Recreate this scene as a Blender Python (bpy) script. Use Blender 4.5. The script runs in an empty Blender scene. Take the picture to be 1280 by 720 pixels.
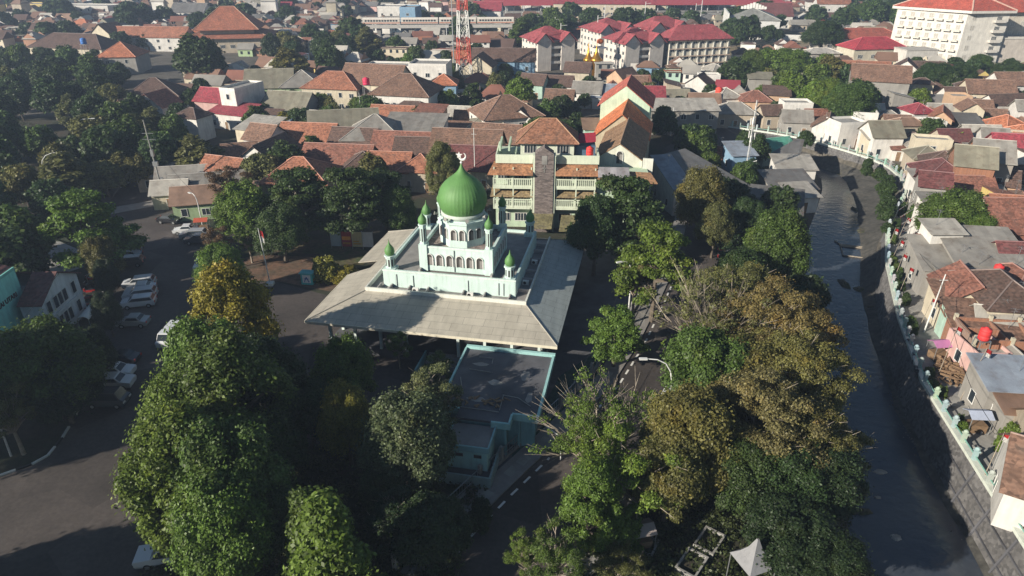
import bpy, math, random
import numpy as np
from mathutils import Vector, Matrix

R = random.Random(11)
SC = bpy.context.scene
COL = SC.collection
rad = math.radians
# ------------------------------------------------------------------ camera model used for surveying the photograph
TILT = rad(27.0); CAMH = 43.5; FPX = 853.33
def G(u, v, z=0.0):
    """ground survey: world x,y of the point seen at photo pixel (1280x720) u,v and lying at height z"""
    dx = (u-640)/FPX; dy = (360-v)/FPX
    d = (dx, math.cos(TILT)+dy*math.sin(TILT), -math.sin(TILT)+dy*math.cos(TILT))
    t = (z-CAMH)/d[2]
    return d[0]*t, d[1]*t
def proj(x, y, z=0.0):
    h = z-CAMH
    dep = y*math.cos(TILT)-h*math.sin(TILT)
    if dep <= 1: return None
    up = y*math.sin(TILT)+h*math.cos(TILT)
    return 640+FPX*x/dep, 360-FPX*up/dep

# ------------------------------------------------------------------ node helpers and materials
def newmat(name):
    m = bpy.data.materials.new(name); m.use_nodes = True
    nt = m.node_tree; b = nt.nodes['Principled BSDF']
    return m, nt, b
def N(nt, t, **kw):
    n = nt.nodes.new(t)
    for k, v in kw.items():
        if k.startswith('i_'):
            n.inputs[k[2:].replace('_', ' ')].default_value = v
        else: setattr(n, k, v)
    return n
def noise_ramp(nt, scale, lo, hi, coord='Object', detail=4, rough=.6, pos=(.3, .7), dist=0.0):
    tc = N(nt, 'ShaderNodeTexCoord')
    n = N(nt, 'ShaderNodeTexNoise'); n.inputs['Scale'].default_value = scale; n.inputs['Detail'].default_value = detail
    n.inputs['Roughness'].default_value = rough; n.inputs['Distortion'].default_value = dist
    nt.links.new(tc.outputs[coord], n.inputs['Vector'])
    r = N(nt, 'ShaderNodeMapRange'); r.inputs[1].default_value = pos[0]; r.inputs[2].default_value = pos[1]
    r.inputs[3].default_value = lo; r.inputs[4].default_value = hi
    nt.links.new(n.outputs['Fac'], r.inputs[0])
    return r.outputs[0], n
def mulcol(nt, colsock, facsock):
    m = N(nt, 'ShaderNodeVectorMath', operation='SCALE')
    nt.links.new(colsock, m.inputs[0]); nt.links.new(facsock, m.inputs['Scale'])
    return m.outputs[0]
def mulval(nt, a, b):
    m = N(nt, 'ShaderNodeMath', operation='MULTIPLY'); nt.links.new(a, m.inputs[0]); nt.links.new(b, m.inputs[1]); return m.outputs[0]
def rgb(nt, c):
    n = N(nt, 'ShaderNodeRGB'); n.outputs[0].default_value = (*c, 1); return n.outputs[0]
def mixc(nt, f, a, b):
    m = N(nt, 'ShaderNodeMix', data_type='RGBA'); nt.links.new(f, m.inputs[0])
    nt.links.new(a, m.inputs[6]); nt.links.new(b, m.inputs[7]); return m.outputs[2]
def bump(nt, b, h, strength=.3, dist=.05):
    n = N(nt, 'ShaderNodeBump'); n.inputs['Strength'].default_value = strength; n.inputs['Distance'].default_value = dist
    nt.links.new(h, n.inputs['Height']); nt.links.new(n.outputs[0], b.inputs['Normal'])

M = {}
def plain(name, c, rough=.7, metal=0, var=.18, scale=1.2, emit=None):
    m, nt, b = newmat(name)
    f, _ = noise_ramp(nt, scale, 1-var, 1+var)
    nt.links.new(mulcol(nt, rgb(nt, c), f), b.inputs['Base Color'])
    b.inputs['Roughness'].default_value = rough; b.inputs['Metallic'].default_value = metal
    M[name] = m; return m
def objcol(nt):
    oi = N(nt, 'ShaderNodeObjectInfo'); return oi.outputs['Color'], oi.outputs['Random']

# painted wall, colour taken from the object, weathered with rain streaks
m, nt, b = newmat('wall_paint'); oc, rn = objcol(nt)
f1, _ = noise_ramp(nt, .55, .82, 1.08)
tc = N(nt, 'ShaderNodeTexCoord'); mp = N(nt, 'ShaderNodeMapping'); mp.inputs['Scale'].default_value = (1.6, 1.6, .22)
nt.links.new(tc.outputs['Object'], mp.inputs[0]); n2 = N(nt, 'ShaderNodeTexNoise'); n2.inputs['Scale'].default_value = 1.5; n2.inputs['Detail'].default_value = 5
nt.links.new(mp.outputs[0], n2.inputs['Vector']); r2 = N(nt, 'ShaderNodeMapRange'); r2.inputs[1].default_value = .35; r2.inputs[2].default_value = .62; r2.inputs[3].default_value = .86; r2.inputs[4].default_value = 1.0
nt.links.new(n2.outputs['Fac'], r2.inputs[0])
nt.links.new(mulcol(nt, oc, mulval(nt, f1, r2.outputs[0])), b.inputs['Base Color']); b.inputs['Roughness'].default_value = .85
M['wall'] = m
# clean paint
m, nt, b = newmat('clean_paint'); oc, rn = objcol(nt); f1, _ = noise_ramp(nt, .7, .9, 1.05, detail=7)
tc = N(nt, 'ShaderNodeTexCoord'); mp = N(nt, 'ShaderNodeMapping'); mp.inputs['Scale'].default_value = (2.6, 2.6, .3); nt.links.new(tc.outputs['Object'], mp.inputs[0]); n2 = N(nt, 'ShaderNodeTexNoise'); n2.inputs['Scale'].default_value = 1.3; n2.inputs['Detail'].default_value = 6; nt.links.new(mp.outputs[0], n2.inputs['Vector'])
r2 = N(nt, 'ShaderNodeMapRange'); r2.inputs[1].default_value = .32; r2.inputs[2].default_value = .5; r2.inputs[3].default_value = .86; r2.inputs[4].default_value = 1.0; nt.links.new(n2.outputs['Fac'], r2.inputs[0])
nt.links.new(mulcol(nt, oc, mulval(nt, f1, r2.outputs[0])), b.inputs['Base Color']); b.inputs['Roughness'].default_value = .65; M['paint'] = m
# clay tile roof: mottled tiles
m, nt, b = newmat('clay_tile'); oc, rn = objcol(nt)
tc = N(nt, 'ShaderNodeTexCoord'); vo = N(nt, 'ShaderNodeTexVoronoi'); vo.inputs['Scale'].default_value = 3.6
nt.links.new(tc.outputs['Object'], vo.inputs['Vector'])
sep = N(nt, 'ShaderNodeSeparateColor'); nt.links.new(vo.outputs['Color'], sep.inputs[0])
r1 = N(nt, 'ShaderNodeMapRange'); r1.inputs[3].default_value = .62; r1.inputs[4].default_value = 1.42; nt.links.new(sep.outputs[0], r1.inputs[0])
f2, _ = noise_ramp(nt, .45, .72, 1.22, detail=6)
c1 = mulcol(nt, oc, mulval(nt, r1.outputs[0], f2))
fz, _ = noise_ramp(nt, .9, 0, .55, pos=(.48, .75))
nt.links.new(mixc(nt, fz, c1, rgb(nt, (.085, .075, .066))), b.inputs['Base Color']); b.inputs['Roughness'].default_value = .9
wv = N(nt, 'ShaderNodeTexWave'); wv.inputs['Scale'].default_value = 1.1; wv.bands_direction = 'Z'; nt.links.new(tc.outputs['Object'], wv.inputs['Vector'])
bump(nt, b, wv.outputs['Fac'], .5, .06); M['tile'] = m
# corrugated sheet or asbestos roof
m, nt, b = newmat('corrugated_sheet'); oc, rn = objcol(nt)
tc = N(nt, 'ShaderNodeTexCoord')
f2, _ = noise_ramp(nt, .5, .72, 1.15, detail=6)
mp = N(nt, 'ShaderNodeMapping'); mp.inputs['Scale'].default_value = (1, 0, 0); nt.links.new(tc.outputs['Object'], mp.inputs[0])
wn = N(nt, 'ShaderNodeTexWhiteNoise'); wn.noise_dimensions = '1D'
fl = N(nt, 'ShaderNodeSeparateXYZ'); nt.links.new(tc.outputs['Object'], fl.inputs[0]); rr = N(nt, 'ShaderNodeMath', operation='FLOOR'); nt.links.new(fl.outputs[0], rr.inputs[0]); nt.links.new(rr.outputs[0], wn.inputs['W'])
r3 = N(nt, 'ShaderNodeMapRange'); r3.inputs[3].default_value = .86; r3.inputs[4].default_value = 1.1; nt.links.new(wn.outputs['Value'], r3.inputs[0])
fz, _ = noise_ramp(nt, .8, 0, .5, pos=(.52, .72), detail=8)
nt.links.new(mixc(nt, fz, mulcol(nt, oc, mulval(nt, f2, r3.outputs[0])), rgb(nt, (.12, .075, .05))), b.inputs['Base Color']); b.inputs['Roughness'].default_value = .62
wv = N(nt, 'ShaderNodeTexWave'); wv.inputs['Scale'].default_value = 2.2; wv.bands_direction = 'X'; nt.links.new(tc.outputs['Object'], wv.inputs['Vector'])
bump(nt, b, wv.outputs['Fac'], .4, .04); M['sheet'] = m
# leaves: per-object tint, per-leaf variation, a little light passing through
def leafmat(name):
    m = bpy.data.materials.new(name); m.use_nodes = True; nt = m.node_tree; nt.nodes.clear()
    out = N(nt, 'ShaderNodeOutputMaterial'); oi = N(nt, 'ShaderNodeObjectInfo'); ge = N(nt, 'ShaderNodeNewGeometry')
    r = N(nt, 'ShaderNodeMapRange'); r.inputs[3].default_value = .55; r.inputs[4].default_value = 1.5; nt.links.new(ge.outputs['Random Per Island'], r.inputs[0])
    f, _ = noise_ramp(nt, .35, .8, 1.3, detail=2)
    c = mulcol(nt, oi.outputs['Color'], mulval(nt, r.outputs[0], f))
    # some sprays turn yellower
    fy, _ = noise_ramp(nt, .22, 0, .6, pos=(.55, .75), detail=3)
    yl = N(nt, 'ShaderNodeVectorMath', operation='MULTIPLY'); nt.links.new(c, yl.inputs[0]); yl.inputs[1].default_value = (1.75, 1.25, .7)
    c2 = mixc(nt, fy, c, yl.outputs[0])
    d = N(nt, 'ShaderNodeBsdfPrincipled'); d.inputs['Roughness'].default_value = .5; d.inputs['Specular IOR Level'].default_value = .35; nt.links.new(c2, d.inputs['Base Color'])
    t = N(nt, 'ShaderNodeBsdfTranslucent'); nt.links.new(c2, t.inputs['Color'])
    mx = N(nt, 'ShaderNodeMixShader'); mx.inputs[0].default_value = .3
    nt.links.new(d.outputs[0], mx.inputs[1]); nt.links.new(t.outputs[0], mx.inputs[2]); nt.links.new(mx.outputs[0], out.inputs[0])
    M[name] = m; return m
leafmat('leaf')
plain('bark', (.13, .105, .08), .9, var=.35, scale=3)
plain('pale_bark', (.33, .28, .22), .9, var=.3, scale=3)
plain('steel', (.45, .46, .47), .4, .7)
plain('white_steel', (.72, .72, .7), .5)
plain('concrete', (.30, .29, .27), .9, var=.3, scale=.6)
plain('dark_concrete', (.10, .10, .11), .9, var=.35, scale=.35)
plain('white', (.78, .77, .73), .6, var=.06)
plain('black', (.02, .02, .022), .5)
plain('rubber', (.018, .018, .018), .8)
plain('red_flag', (.55, .03, .03), .7)
plain('red_paint', (.5, .05, .03), .5)
plain('blue_paint', (.04, .13, .38), .5)
plain('orange_paint', (.7, .16, .04), .5)
plain('gold', (.75, .38, .05), .3, .8)
plain('wood', (.22, .14, .08), .8, var=.3, scale=2)
plain('plaza_tile', (.26, .245, .23), .8, var=.2, scale=.8)
plain('louvre', (.06, .055, .05), .7)
m, nt, b = newmat('window_glass'); b.inputs['Base Color'].default_value = (.03, .04, .05, 1); b.inputs['Roughness'].default_value = .12; M['glass'] = m
m, nt, b = newmat('lamp_glass'); b.inputs['Base Color'].default_value = (.7, .7, .68, 1); b.inputs['Roughness'].default_value = .2; M['lampglass'] = m
# car paint from the object
m, nt, b = newmat('car_paint'); oc, rn = objcol(nt); nt.links.new(oc, b.inputs['Base Color']); b.inputs['Roughness'].default_value = .25; b.inputs['Coat Weight'].default_value = .6; M['car'] = m
# asphalt: patches, stains and worn tracks
m, nt, b = newmat('asphalt')
f1, _ = noise_ramp(nt, .12, .66, 1.4, detail=8, rough=.7); f2, _ = noise_ramp(nt, 2.5, .8, 1.2, detail=6)
tc = N(nt, 'ShaderNodeTexCoord'); vo = N(nt, 'ShaderNodeTexVoronoi'); vo.inputs['Scale'].default_value = .16; nt.links.new(tc.outputs['Object'], vo.inputs['Vector']); sp_ = N(nt, 'ShaderNodeSeparateColor'); nt.links.new(vo.outputs['Color'], sp_.inputs[0])
r3 = N(nt, 'ShaderNodeMapRange'); r3.inputs[1].default_value = .3; r3.inputs[2].default_value = .75; r3.inputs[3].default_value = .82; r3.inputs[4].default_value = 1.12; nt.links.new(sp_.outputs[0], r3.inputs[0])
nt.links.new(mulcol(nt, rgb(nt, (.074, .062, .056)), mulval(nt, mulval(nt, f1, f2), r3.outputs[0])), b.inputs['Base Color']); b.inputs['Roughness'].default_value = .85; M['asphalt'] = m
m, nt, b = newmat('seamed_roof'); oc, rn = objcol(nt); tc = N(nt, 'ShaderNodeTexCoord')
f1, _ = noise_ramp(nt, .35, .84, 1.06, detail=7); mp = N(nt, 'ShaderNodeMapping'); mp.inputs['Scale'].default_value = (1.3, .16, 1); nt.links.new(tc.outputs['Object'], mp.inputs[0]); n2 = N(nt, 'ShaderNodeTexNoise'); n2.inputs['Scale'].default_value = 1.2; n2.inputs['Detail'].default_value = 6; nt.links.new(mp.outputs[0], n2.inputs['Vector'])
r2 = N(nt, 'ShaderNodeMapRange'); r2.inputs[1].default_value = .3; r2.inputs[2].default_value = .6; r2.inputs[3].default_value = .84; r2.inputs[4].default_value = 1.0; nt.links.new(n2.outputs['Fac'], r2.inputs[0])
br = N(nt, 'ShaderNodeTexBrick'); br.inputs['Scale'].default_value = 1; br.inputs['Color1'].default_value = (1, 1, 1, 1); br.inputs['Color2'].default_value = (.93, .93, .93, 1); br.inputs['Mortar'].default_value = (.62, .62, .62, 1); br.inputs['Mortar Size'].default_value = .03; br.inputs['Brick Width'].default_value = 2.4; br.inputs['Row Height'].default_value = 1.2; nt.links.new(tc.outputs['Object'], br.inputs['Vector'])
mm = N(nt, 'ShaderNodeVectorMath', operation='MULTIPLY'); nt.links.new(mulcol(nt, oc, mulval(nt, f1, r2.outputs[0])), mm.inputs[0]); nt.links.new(br.outputs[0], mm.inputs[1]); nt.links.new(mm.outputs[0], b.inputs['Base Color']); b.inputs['Roughness'].default_value = .6; M['seamed'] = m
# soil and thin grass
def ground(name, a, c, scale, pos=(.4, .6)):
    m, nt, b = newmat(name)
    f, _ = noise_ramp(nt, scale, 0, 1, pos=pos, detail=8, rough=.7); f2, _ = noise_ramp(nt, 1.7, .6, 1.4, detail=6)
    nt.links.new(mulcol(nt, mixc(nt, f, rgb(nt, a), rgb(nt, c)), f2), b.inputs['Base Color']); b.inputs['Roughness'].default_value = .95; M[name] = m
ground('soil', (.055, .042, .03), (.022, .034, .013), .15)
ground('kampung_ground', (.13, .115, .095), (.08, .072, .055), .2)
ground('lawn', (.05, .075, .02), (.13, .085, .05), .25)
ground('park_soil', (.17, .095, .06), (.09, .07, .045), .3)
ground('bank', (.09, .075, .055), (.035, .05, .02), .3)
ground('riverbed', (.05, .048, .042), (.09, .085, .075), .4)
ground('dry_field', (.30, .22, .15), (.16, .15, .07), .08)
ground('court', (.025, .07, .055), (.03, .085, .07), .1)
# river water: murky, rippled
m, nt, b = newmat('water')
f, _ = noise_ramp(nt, .12, 0, 1, pos=(.35, .65), detail=4)
nt.links.new(mixc(nt, f, rgb(nt, (.038, .050, .072)), rgb(nt, (.072, .080, .092))), b.inputs['Base Color'])
b.inputs['Roughness'].default_value = .16; b.inputs['Specular IOR Level'].default_value = .5
tc = N(nt, 'ShaderNodeTexCoord'); mp = N(nt, 'ShaderNodeMapping'); mp.inputs['Scale'].default_value = (.8, 1.1, 1); nt.links.new(tc.outputs['Object'], mp.inputs[0])
nz = N(nt, 'ShaderNodeTexNoise'); nz.inputs['Scale'].default_value = 1.1; nz.inputs['Detail'].default_value = 5; nt.links.new(mp.outputs[0], nz.inputs['Vector']); bump(nt, b, nz.outputs['Fac'], .3, .25); M['water'] = m
# stacked andesite slabs
m, nt, b = newmat('slate_stone'); tc = N(nt, 'ShaderNodeTexCoord'); mp = N(nt, 'ShaderNodeMapping'); mp.inputs['Scale'].default_value = (1.2, 1.2, 4); nt.links.new(tc.outputs['Object'], mp.inputs[0])
vo = N(nt, 'ShaderNodeTexVoronoi'); vo.inputs['Scale'].default_value = 1.6; nt.links.new(mp.outputs[0], vo.inputs['Vector'])
sep = N(nt, 'ShaderNodeSeparateColor'); nt.links.new(vo.outputs['Color'], sep.inputs[0]); r1 = N(nt, 'ShaderNodeMapRange'); r1.inputs[3].default_value = .55; r1.inputs[4].default_value = 1.5; nt.links.new(sep.outputs[0], r1.inputs[0])
nt.links.new(mulcol(nt, rgb(nt, (.17, .14, .13)), r1.outputs[0]), b.inputs['Base Color']); b.inputs['Roughness'].default_value = .9; M['slate'] = m
# brick
m, nt, b = newmat('raw_brick'); tc = N(nt, 'ShaderNodeTexCoord'); br = N(nt, 'ShaderNodeTexBrick'); br.inputs['Scale'].default_value = 3
br.inputs['Color1'].default_value = (.36, .16, .09, 1); br.inputs['Color2'].default_value = (.27, .12, .07, 1); br.inputs['Mortar'].default_value = (.3, .27, .24, 1); nt.links.new(tc.outputs['Object'], br.inputs['Vector'])
nt.links.new(br.outputs[0], b.inputs['Base Color']); b.inputs['Roughness'].default_value = .9; M['brick'] = m
# river-stone masonry for the embankment
m, nt, b = newmat('masonry'); tc = N(nt, 'ShaderNodeTexCoord'); vo = N(nt, 'ShaderNodeTexVoronoi'); vo.inputs['Scale'].default_value = 3.2; nt.links.new(tc.outputs['Object'], vo.inputs['Vector'])
sep = N(nt, 'ShaderNodeSeparateColor'); nt.links.new(vo.outputs['Color'], sep.inputs[0]); r1 = N(nt, 'ShaderNodeMapRange'); r1.inputs[3].default_value = .6; r1.inputs[4].default_value = 1.3; nt.links.new(sep.outputs[0], r1.inputs[0])
f, _ = noise_ramp(nt, .25, .6, 1.15); nt.links.new(mulcol(nt, rgb(nt, (.165, .158, .155)), mulval(nt, r1.outputs[0], f)), b.inputs['Base Color']); b.inputs['Roughness'].default_value = .9; M['masonry'] = m

# ------------------------------------------------------------------ mesh builder
class MB:
    def __init__(s): s.v = []; s.f = []; s.m = []; s.cur = 0; s.smooth = False
    def face(s, idx): s.f.append(idx); s.m.append(s.cur)
    def poly(s, pts):
        k = len(s.v); s.v += [tuple(p) for p in pts]; s.face(tuple(range(k, k+len(pts))))
    def box(s, c, d, yaw=0):
        x, y, z = c; a, b2, h = d[0]/2, d[1]/2, d[2]/2
        cs, sn = math.cos(yaw), math.sin(yaw); k = len(s.v)
        for dz in (-h, h):
            for dx, dy in ((-a, -b2), (a, -b2), (a, b2), (-a, b2)):
                s.v.append((x+dx*cs-dy*sn, y+dx*sn+dy*cs, z+dz))
        for q in ((3, 2, 1, 0), (4, 5, 6, 7), (0, 1, 5, 4), (1, 2, 6, 5), (2, 3, 7, 6), (3, 0, 4, 7)):
            s.face(tuple(k+i for i in q))
        return s
    def bb(s, x0, x1, y0, y1, z0, z1): return s.box(((x0+x1)/2, (y0+y1)/2, (z0+z1)/2), (x1-x0, y1-y0, z1-z0))
    def prism(s, pts, z0, z1):
        n = len(pts); k = len(s.v)
        s.v += [(p[0], p[1], z0) for p in pts] + [(p[0], p[1], z1) for p in pts]
        s.face(tuple(range(k+n-1, k-1, -1))); s.face(tuple(range(k+n, k+2*n)))
        for i in range(n):
            j = (i+1) % n; s.face((k+i, k+j, k+n+j, k+n+i))
        return s
    def slab(s, pts, t):
        """thick sheet below a 3d polygon"""
        n = len(pts); k = len(s.v)
        s.v += [tuple(p) for p in pts] + [(p[0], p[1], p[2]-t) for p in pts]
        s.face(tuple(range(k, k+n))); s.face(tuple(range(k+2*n-1, k+n-1, -1)))
        for i in range(n):
            j = (i+1) % n; s.face((k+j, k+i, k+n+i, k+n+j))
        return s
    def tube(s, p, q, r0, r1=None, n=6, caps=True):
        r1 = r0 if r1 is None else r1
        p = Vector(p); q = Vector(q); d = (q-p)
        if d.length < 1e-6: return s
        d.normalize(); a = d.orthogonal().normalized(); b2 = d.cross(a); k = len(s.v)
        for c, r in ((p, r0), (q, r1)):
            for i in range(n):
                t = 2*math.pi*i/n; s.v.append(tuple(c+a*(r*math.cos(t))+b2*(r*math.sin(t))))
        for i in range(n):
            j = (i+1) % n; s.face((k+i, k+j, k+n+j, k+n+i))
        if caps: s.face(tuple(range(k+n-1, k-1, -1))); s.face(tuple(range(k+n, k+2*n)))
        return s
    def path(s, pts, r, n=6):
        for i in range(len(pts)-1):
            a = r[i] if isinstance(r, (list, tuple)) else r; b2 = r[i+1] if isinstance(r, (list, tuple)) else r
            s.tube(pts[i], pts[i+1], a, b2, n)
        return s
    def lathe(s, prof, n=16, c=(0, 0), a0=0.0, cap=True):
        k = len(s.v)
        for r, z in prof:
            for i in range(n):
                t = a0+2*math.pi*i/n; s.v.append((c[0]+r*math.cos(t), c[1]+r*math.sin(t), z))
        for j in range(len(prof)-1):
            for i in range(n):
                i2 = (i+1) % n; s.face((k+j*n+i, k+j*n+i2, k+(j+1)*n+i2, k+(j+1)*n+i))
        if cap:
            s.face(tuple(range(k+n-1, k-1, -1))); e = k+(len(prof)-1)*n; s.face(tuple(range(e, e+n)))
        return s
    def mesh(s, name, mats):
        me = bpy.data.meshes.new(name); me.from_pydata(s.v, [], s.f)
        if not isinstance(mats, (list, tuple)): mats = [mats]
        for m_ in mats: me.materials.append(M[m_] if isinstance(m_, str) else m_)
        if len(mats) > 1: me.polygons.foreach_set('material_index', s.m)
        if s.smooth: me.polygons.foreach_set('use_smooth', [True]*len(me.polygons))
        me.update(); return me
    def build(s, name, mats, parent=None, loc=(0, 0, 0), rz=0, color=None):
        return link(name, s.mesh(name, mats), parent, loc, rz, color)
def link(name, data, parent=None, loc=(0, 0, 0), rz=0, color=None):
    o = bpy.data.objects.new(name, data); COL.objects.link(o)
    if parent is not None: o.parent = parent
    o.location = loc; o.rotation_euler = (0, 0, rz)
    if color: o.color = (*color, 1)
    return o
ALL = []      # every thing: (object, base label or None)
def thing(name, label, cat, loc=(0, 0, 0), rz=0, group=None, scale=None):
    o = bpy.data.objects.new(name, None); COL.objects.link(o); o.location = loc if len(loc) == 3 else (*loc, 0); o.rotation_euler = (0, 0, rz)
    if scale: o.scale = scale
    if label: o['label'] = label
    o['category'] = cat
    if group: o['group'] = group
    ALL.append(o); return o
def tag(o, label, cat, group=None):
    if label: o['label'] = label
    o['category'] = cat
    if group: o['group'] = group
    ALL.append(o); return o
def struct(o, kind='structure'): o['kind'] = kind; return o
def copy_tree(o, parent=None):
    c = o.copy(); COL.objects.link(c); c.parent = parent
    for ch in o.children: copy_tree(ch, c)
    return c
def shade_smooth(me): me.polygons.foreach_set('use_smooth', [True]*len(me.polygons))

# ------------------------------------------------------------------ labels that tell look-alikes apart
MARKS = []     # (phrase, u, v)
PENDING = []   # (object, text before the place, x, y, z)
ORD = ['first', 'second', 'third', 'fourth', 'fifth', 'sixth', 'seventh', 'eighth', 'ninth', 'tenth', 'eleventh', 'twelfth', 'thirteenth', 'fourteenth',
       'fifteenth', 'sixteenth', 'seventeenth', 'eighteenth', 'nineteenth', 'twentieth'] + ['%dth' % i for i in range(21, 120)]
def pend(o, text, x, y, z=0): PENDING.append((o, text, x, y, z))
def settle_labels():
    from collections import defaultdict
    buckets = defaultdict(list)
    for o, text, x, y, z in PENDING:
        p = proj(x, y, z) or (640, 900)
        best = min(MARKS, key=lambda m_: math.hypot((p[0]-m_[1]), 1.5*(p[1]-m_[2])))
        dx, dy = p[0]-best[1], p[1]-best[2]
        rel = 'beside' if abs(dx) > abs(dy)*1.6 else ('beyond' if dy < 0 else 'in front of')
        buckets[(text, rel, best[0])].append((math.hypot(dx, dy), dx, o))
    for (text, rel, mk), L in buckets.items():
        if len(L) == 1: L[0][2]['label'] = '%s %s %s' % (text, rel, mk); continue
        L.sort(key=lambda t: t[0])
        for i, (d, dx, o) in enumerate(L): o['label'] = '%s, %s out %s %s' % (text, ORD[i], rel, mk)
# ------------------------------------------------------------------ world, light, camera
SUN_DIR = Vector((-.84*math.cos(rad(23)), -.5426*math.cos(rad(23)), math.sin(rad(23))))
w = bpy.data.worlds.new('World'); SC.world = w; w.use_nodes = True
nt = w.node_tree; bg = nt.nodes['Background']; sky = nt.nodes.new('ShaderNodeTexSky'); sky.sky_type = 'NISHITA'; sky.sun_disc = False
sky.sun_elevation = rad(23); sky.sun_rotation = math.atan2(SUN_DIR.x, SUN_DIR.y); sky.altitude = 100; sky.air_density = 1.3; sky.dust_density = .1; sky.ozone_density = 2.5
nt.links.new(sky.outputs[0], bg.inputs[0]); bg.inputs[1].default_value = .05
sl = bpy.data.lights.new('sun', 'SUN'); sl.energy = 5.0; sl.angle = rad(.55); sl.color = (1, .92, .79)
so = bpy.data.objects.new('sun', sl); COL.objects.link(so); so.rotation_euler = (-SUN_DIR).to_track_quat('-Z', 'Y').to_euler(); so.location = (-100, -80, 90)
cd = bpy.data.cameras.new('camera'); cd.sensor_width = 36; cd.lens = 24; cd.clip_end = 6000; cd.clip_start = .5
co = bpy.data.objects.new('camera', cd); COL.objects.link(co); co.location = (0, 0, CAMH); co.rotation_euler = (math.pi/2-TILT, 0, 0); SC.camera = co
SC.view_settings.view_transform = 'Standard'; SC.view_settings.look = 'None'; SC.view_settings.gamma = 1; SC.view_settings.exposure = 0.0
cy = SC.cycles; cy.max_bounces = 4; cy.diffuse_bounces = 1; cy.glossy_bounces = 2; cy.transmission_bounces = 2; cy.volume_bounces = 0; cy.transparent_max_bounces = 4
cy.use_denoising = True; cy.use_adaptive_sampling = True; cy.adaptive_threshold = .02; cy.caustics_reflective = False; cy.caustics_refractive = False

# ------------------------------------------------------------------ river course (stations by y)
def interp(tab, y):
    if y <= tab[0][0]: return tab[0][1]+(y-tab[0][0])*(tab[1][1]-tab[0][1])/(tab[1][0]-tab[0][0])
    for (a, p), (b2, q) in zip(tab, tab[1:]):
        if y <= b2: return p+(q-p)*(y-a)/(b2-a)
    return tab[-1][1]
XR = [(20, 37.8), (39, 40.9), (46, 42.1), (62, 44.9), (76, 49.4), (93, 56.1), (106, 62.5), (115, 68.5), (122, 73.5), (127, 76.5), (134, 79), (141, 80.1), (147, 79.3), (153, 76.9), (159, 73.9), (165, 70.4), (170, 65), (176, 57), (184, 46)]
XB = [(20, 35.9), (39, 39.0), (46, 40.2), (62, 43.0), (76, 47.0), (93, 53.0), (102, 57.0), (112, 61.5), (124, 66.5), (135, 70.5), (145, 73.5), (151, 74), (156, 71), (165, 64), (175, 52), (184, 42)]
XL = [(20, 26.5), (40, 29.5), (60, 34.8), (80, 41), (102, 48.6), (115, 54), (128, 61), (140, 67), (149, 70.2), (154, 68), (158, 62), (165, 53), (175, 41), (184, 32)]
rows = [-700, -60, 0, 20] + list(np.arange(24, 184.1, 3.0)) + [190, 240, 330, 600, 1200, 3200]
me_mb = MB(); cols = None; grid = []
for y in rows:
    yy = min(max(y, 20), 184) if y <= 184 else 184
    xr, xl = interp(XR, yy), interp(XL, yy); xb = interp(XB, yy)
    deep = 0 <= y <= 184
    wr = R.uniform(0, .9) if deep else 0
    ln = [(-3000, 0), (-400, 0), (xl-9-0*wr, 0), (xl-5.5, -.4 if deep else 0), (xl-1.5, -3.2 if deep else 0), (xl, -4.3 if deep else 0), ((xl+xb)/2, -4.9 if deep else 0), (xb-.6, -4.6 if deep else 0),
          (xb+.3+wr*.5, -3.9 if deep else 0), (xr-.9, -3.2-(.4 if xr-xb < 3 else -.9) if deep else 0), (xr+.25, -.02), (xr+30, 0), (400, 0), (3000, 0)]
    if y > 184: ln = [(a, 0) for a, _ in ln]
    grid.append([(a, y, z) for a, z in ln])
nc = len(grid[0])
for r_ in grid: me_mb.v += r_
for j in range(len(rows)-1):
    for i in range(nc-1):
        k = j*nc+i; me_mb.cur = 0 if i < 2 else (1 if i < 4 else (2 if i < 9 else 3))
        if rows[j] >= 184: me_mb.cur = 3
        me_mb.face((k, k+1, k+nc+1, k+nc))
struct(me_mb.build('ground', ['soil', 'bank', 'riverbed', 'kampung_ground']))
wm = MB(); ys = list(np.arange(0, 185, 4.0)); k0 = 0
for y in ys:
    yy = max(y, 20); wm.v += [(interp(XL, yy)-1.2, y, -4.0), (interp(XB, yy)+1.0, y, -4.0)]
for j in range(len(ys)-1): wm.face((2*j, 2*j+1, 2*j+3, 2*j+2))
struct(wm.build('river_water', 'water'))

def sheet(name, px, z, mat, world=False, kind='structure'):
    pts = px if world else [G(u, v) for u, v in px]
    mb = MB(); mb.poly([(x, y, z) for x, y in pts]); me = mb.mesh(name, mat)
    if me.polygons[0].normal.z < 0: me.flip_normals()
    o = link(name, me); return struct(o, kind)
# asphalt of the boulevard, the parking lot and the mosque forecourt
sheet('parking_road', [(-120, 740), (-120, 640), (0, 597), (60, 572), (95, 520), (112, 470), (122, 410), (128, 345), (150, 300), (120, 268), (60, 262), (60, 226), (200, 222), (222, 250), (256, 290), (275, 320), (262, 352), (345, 352), (420, 372), (560, 420), (560, 500), (380, 560), (260, 760)], .004, 'asphalt')
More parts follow.
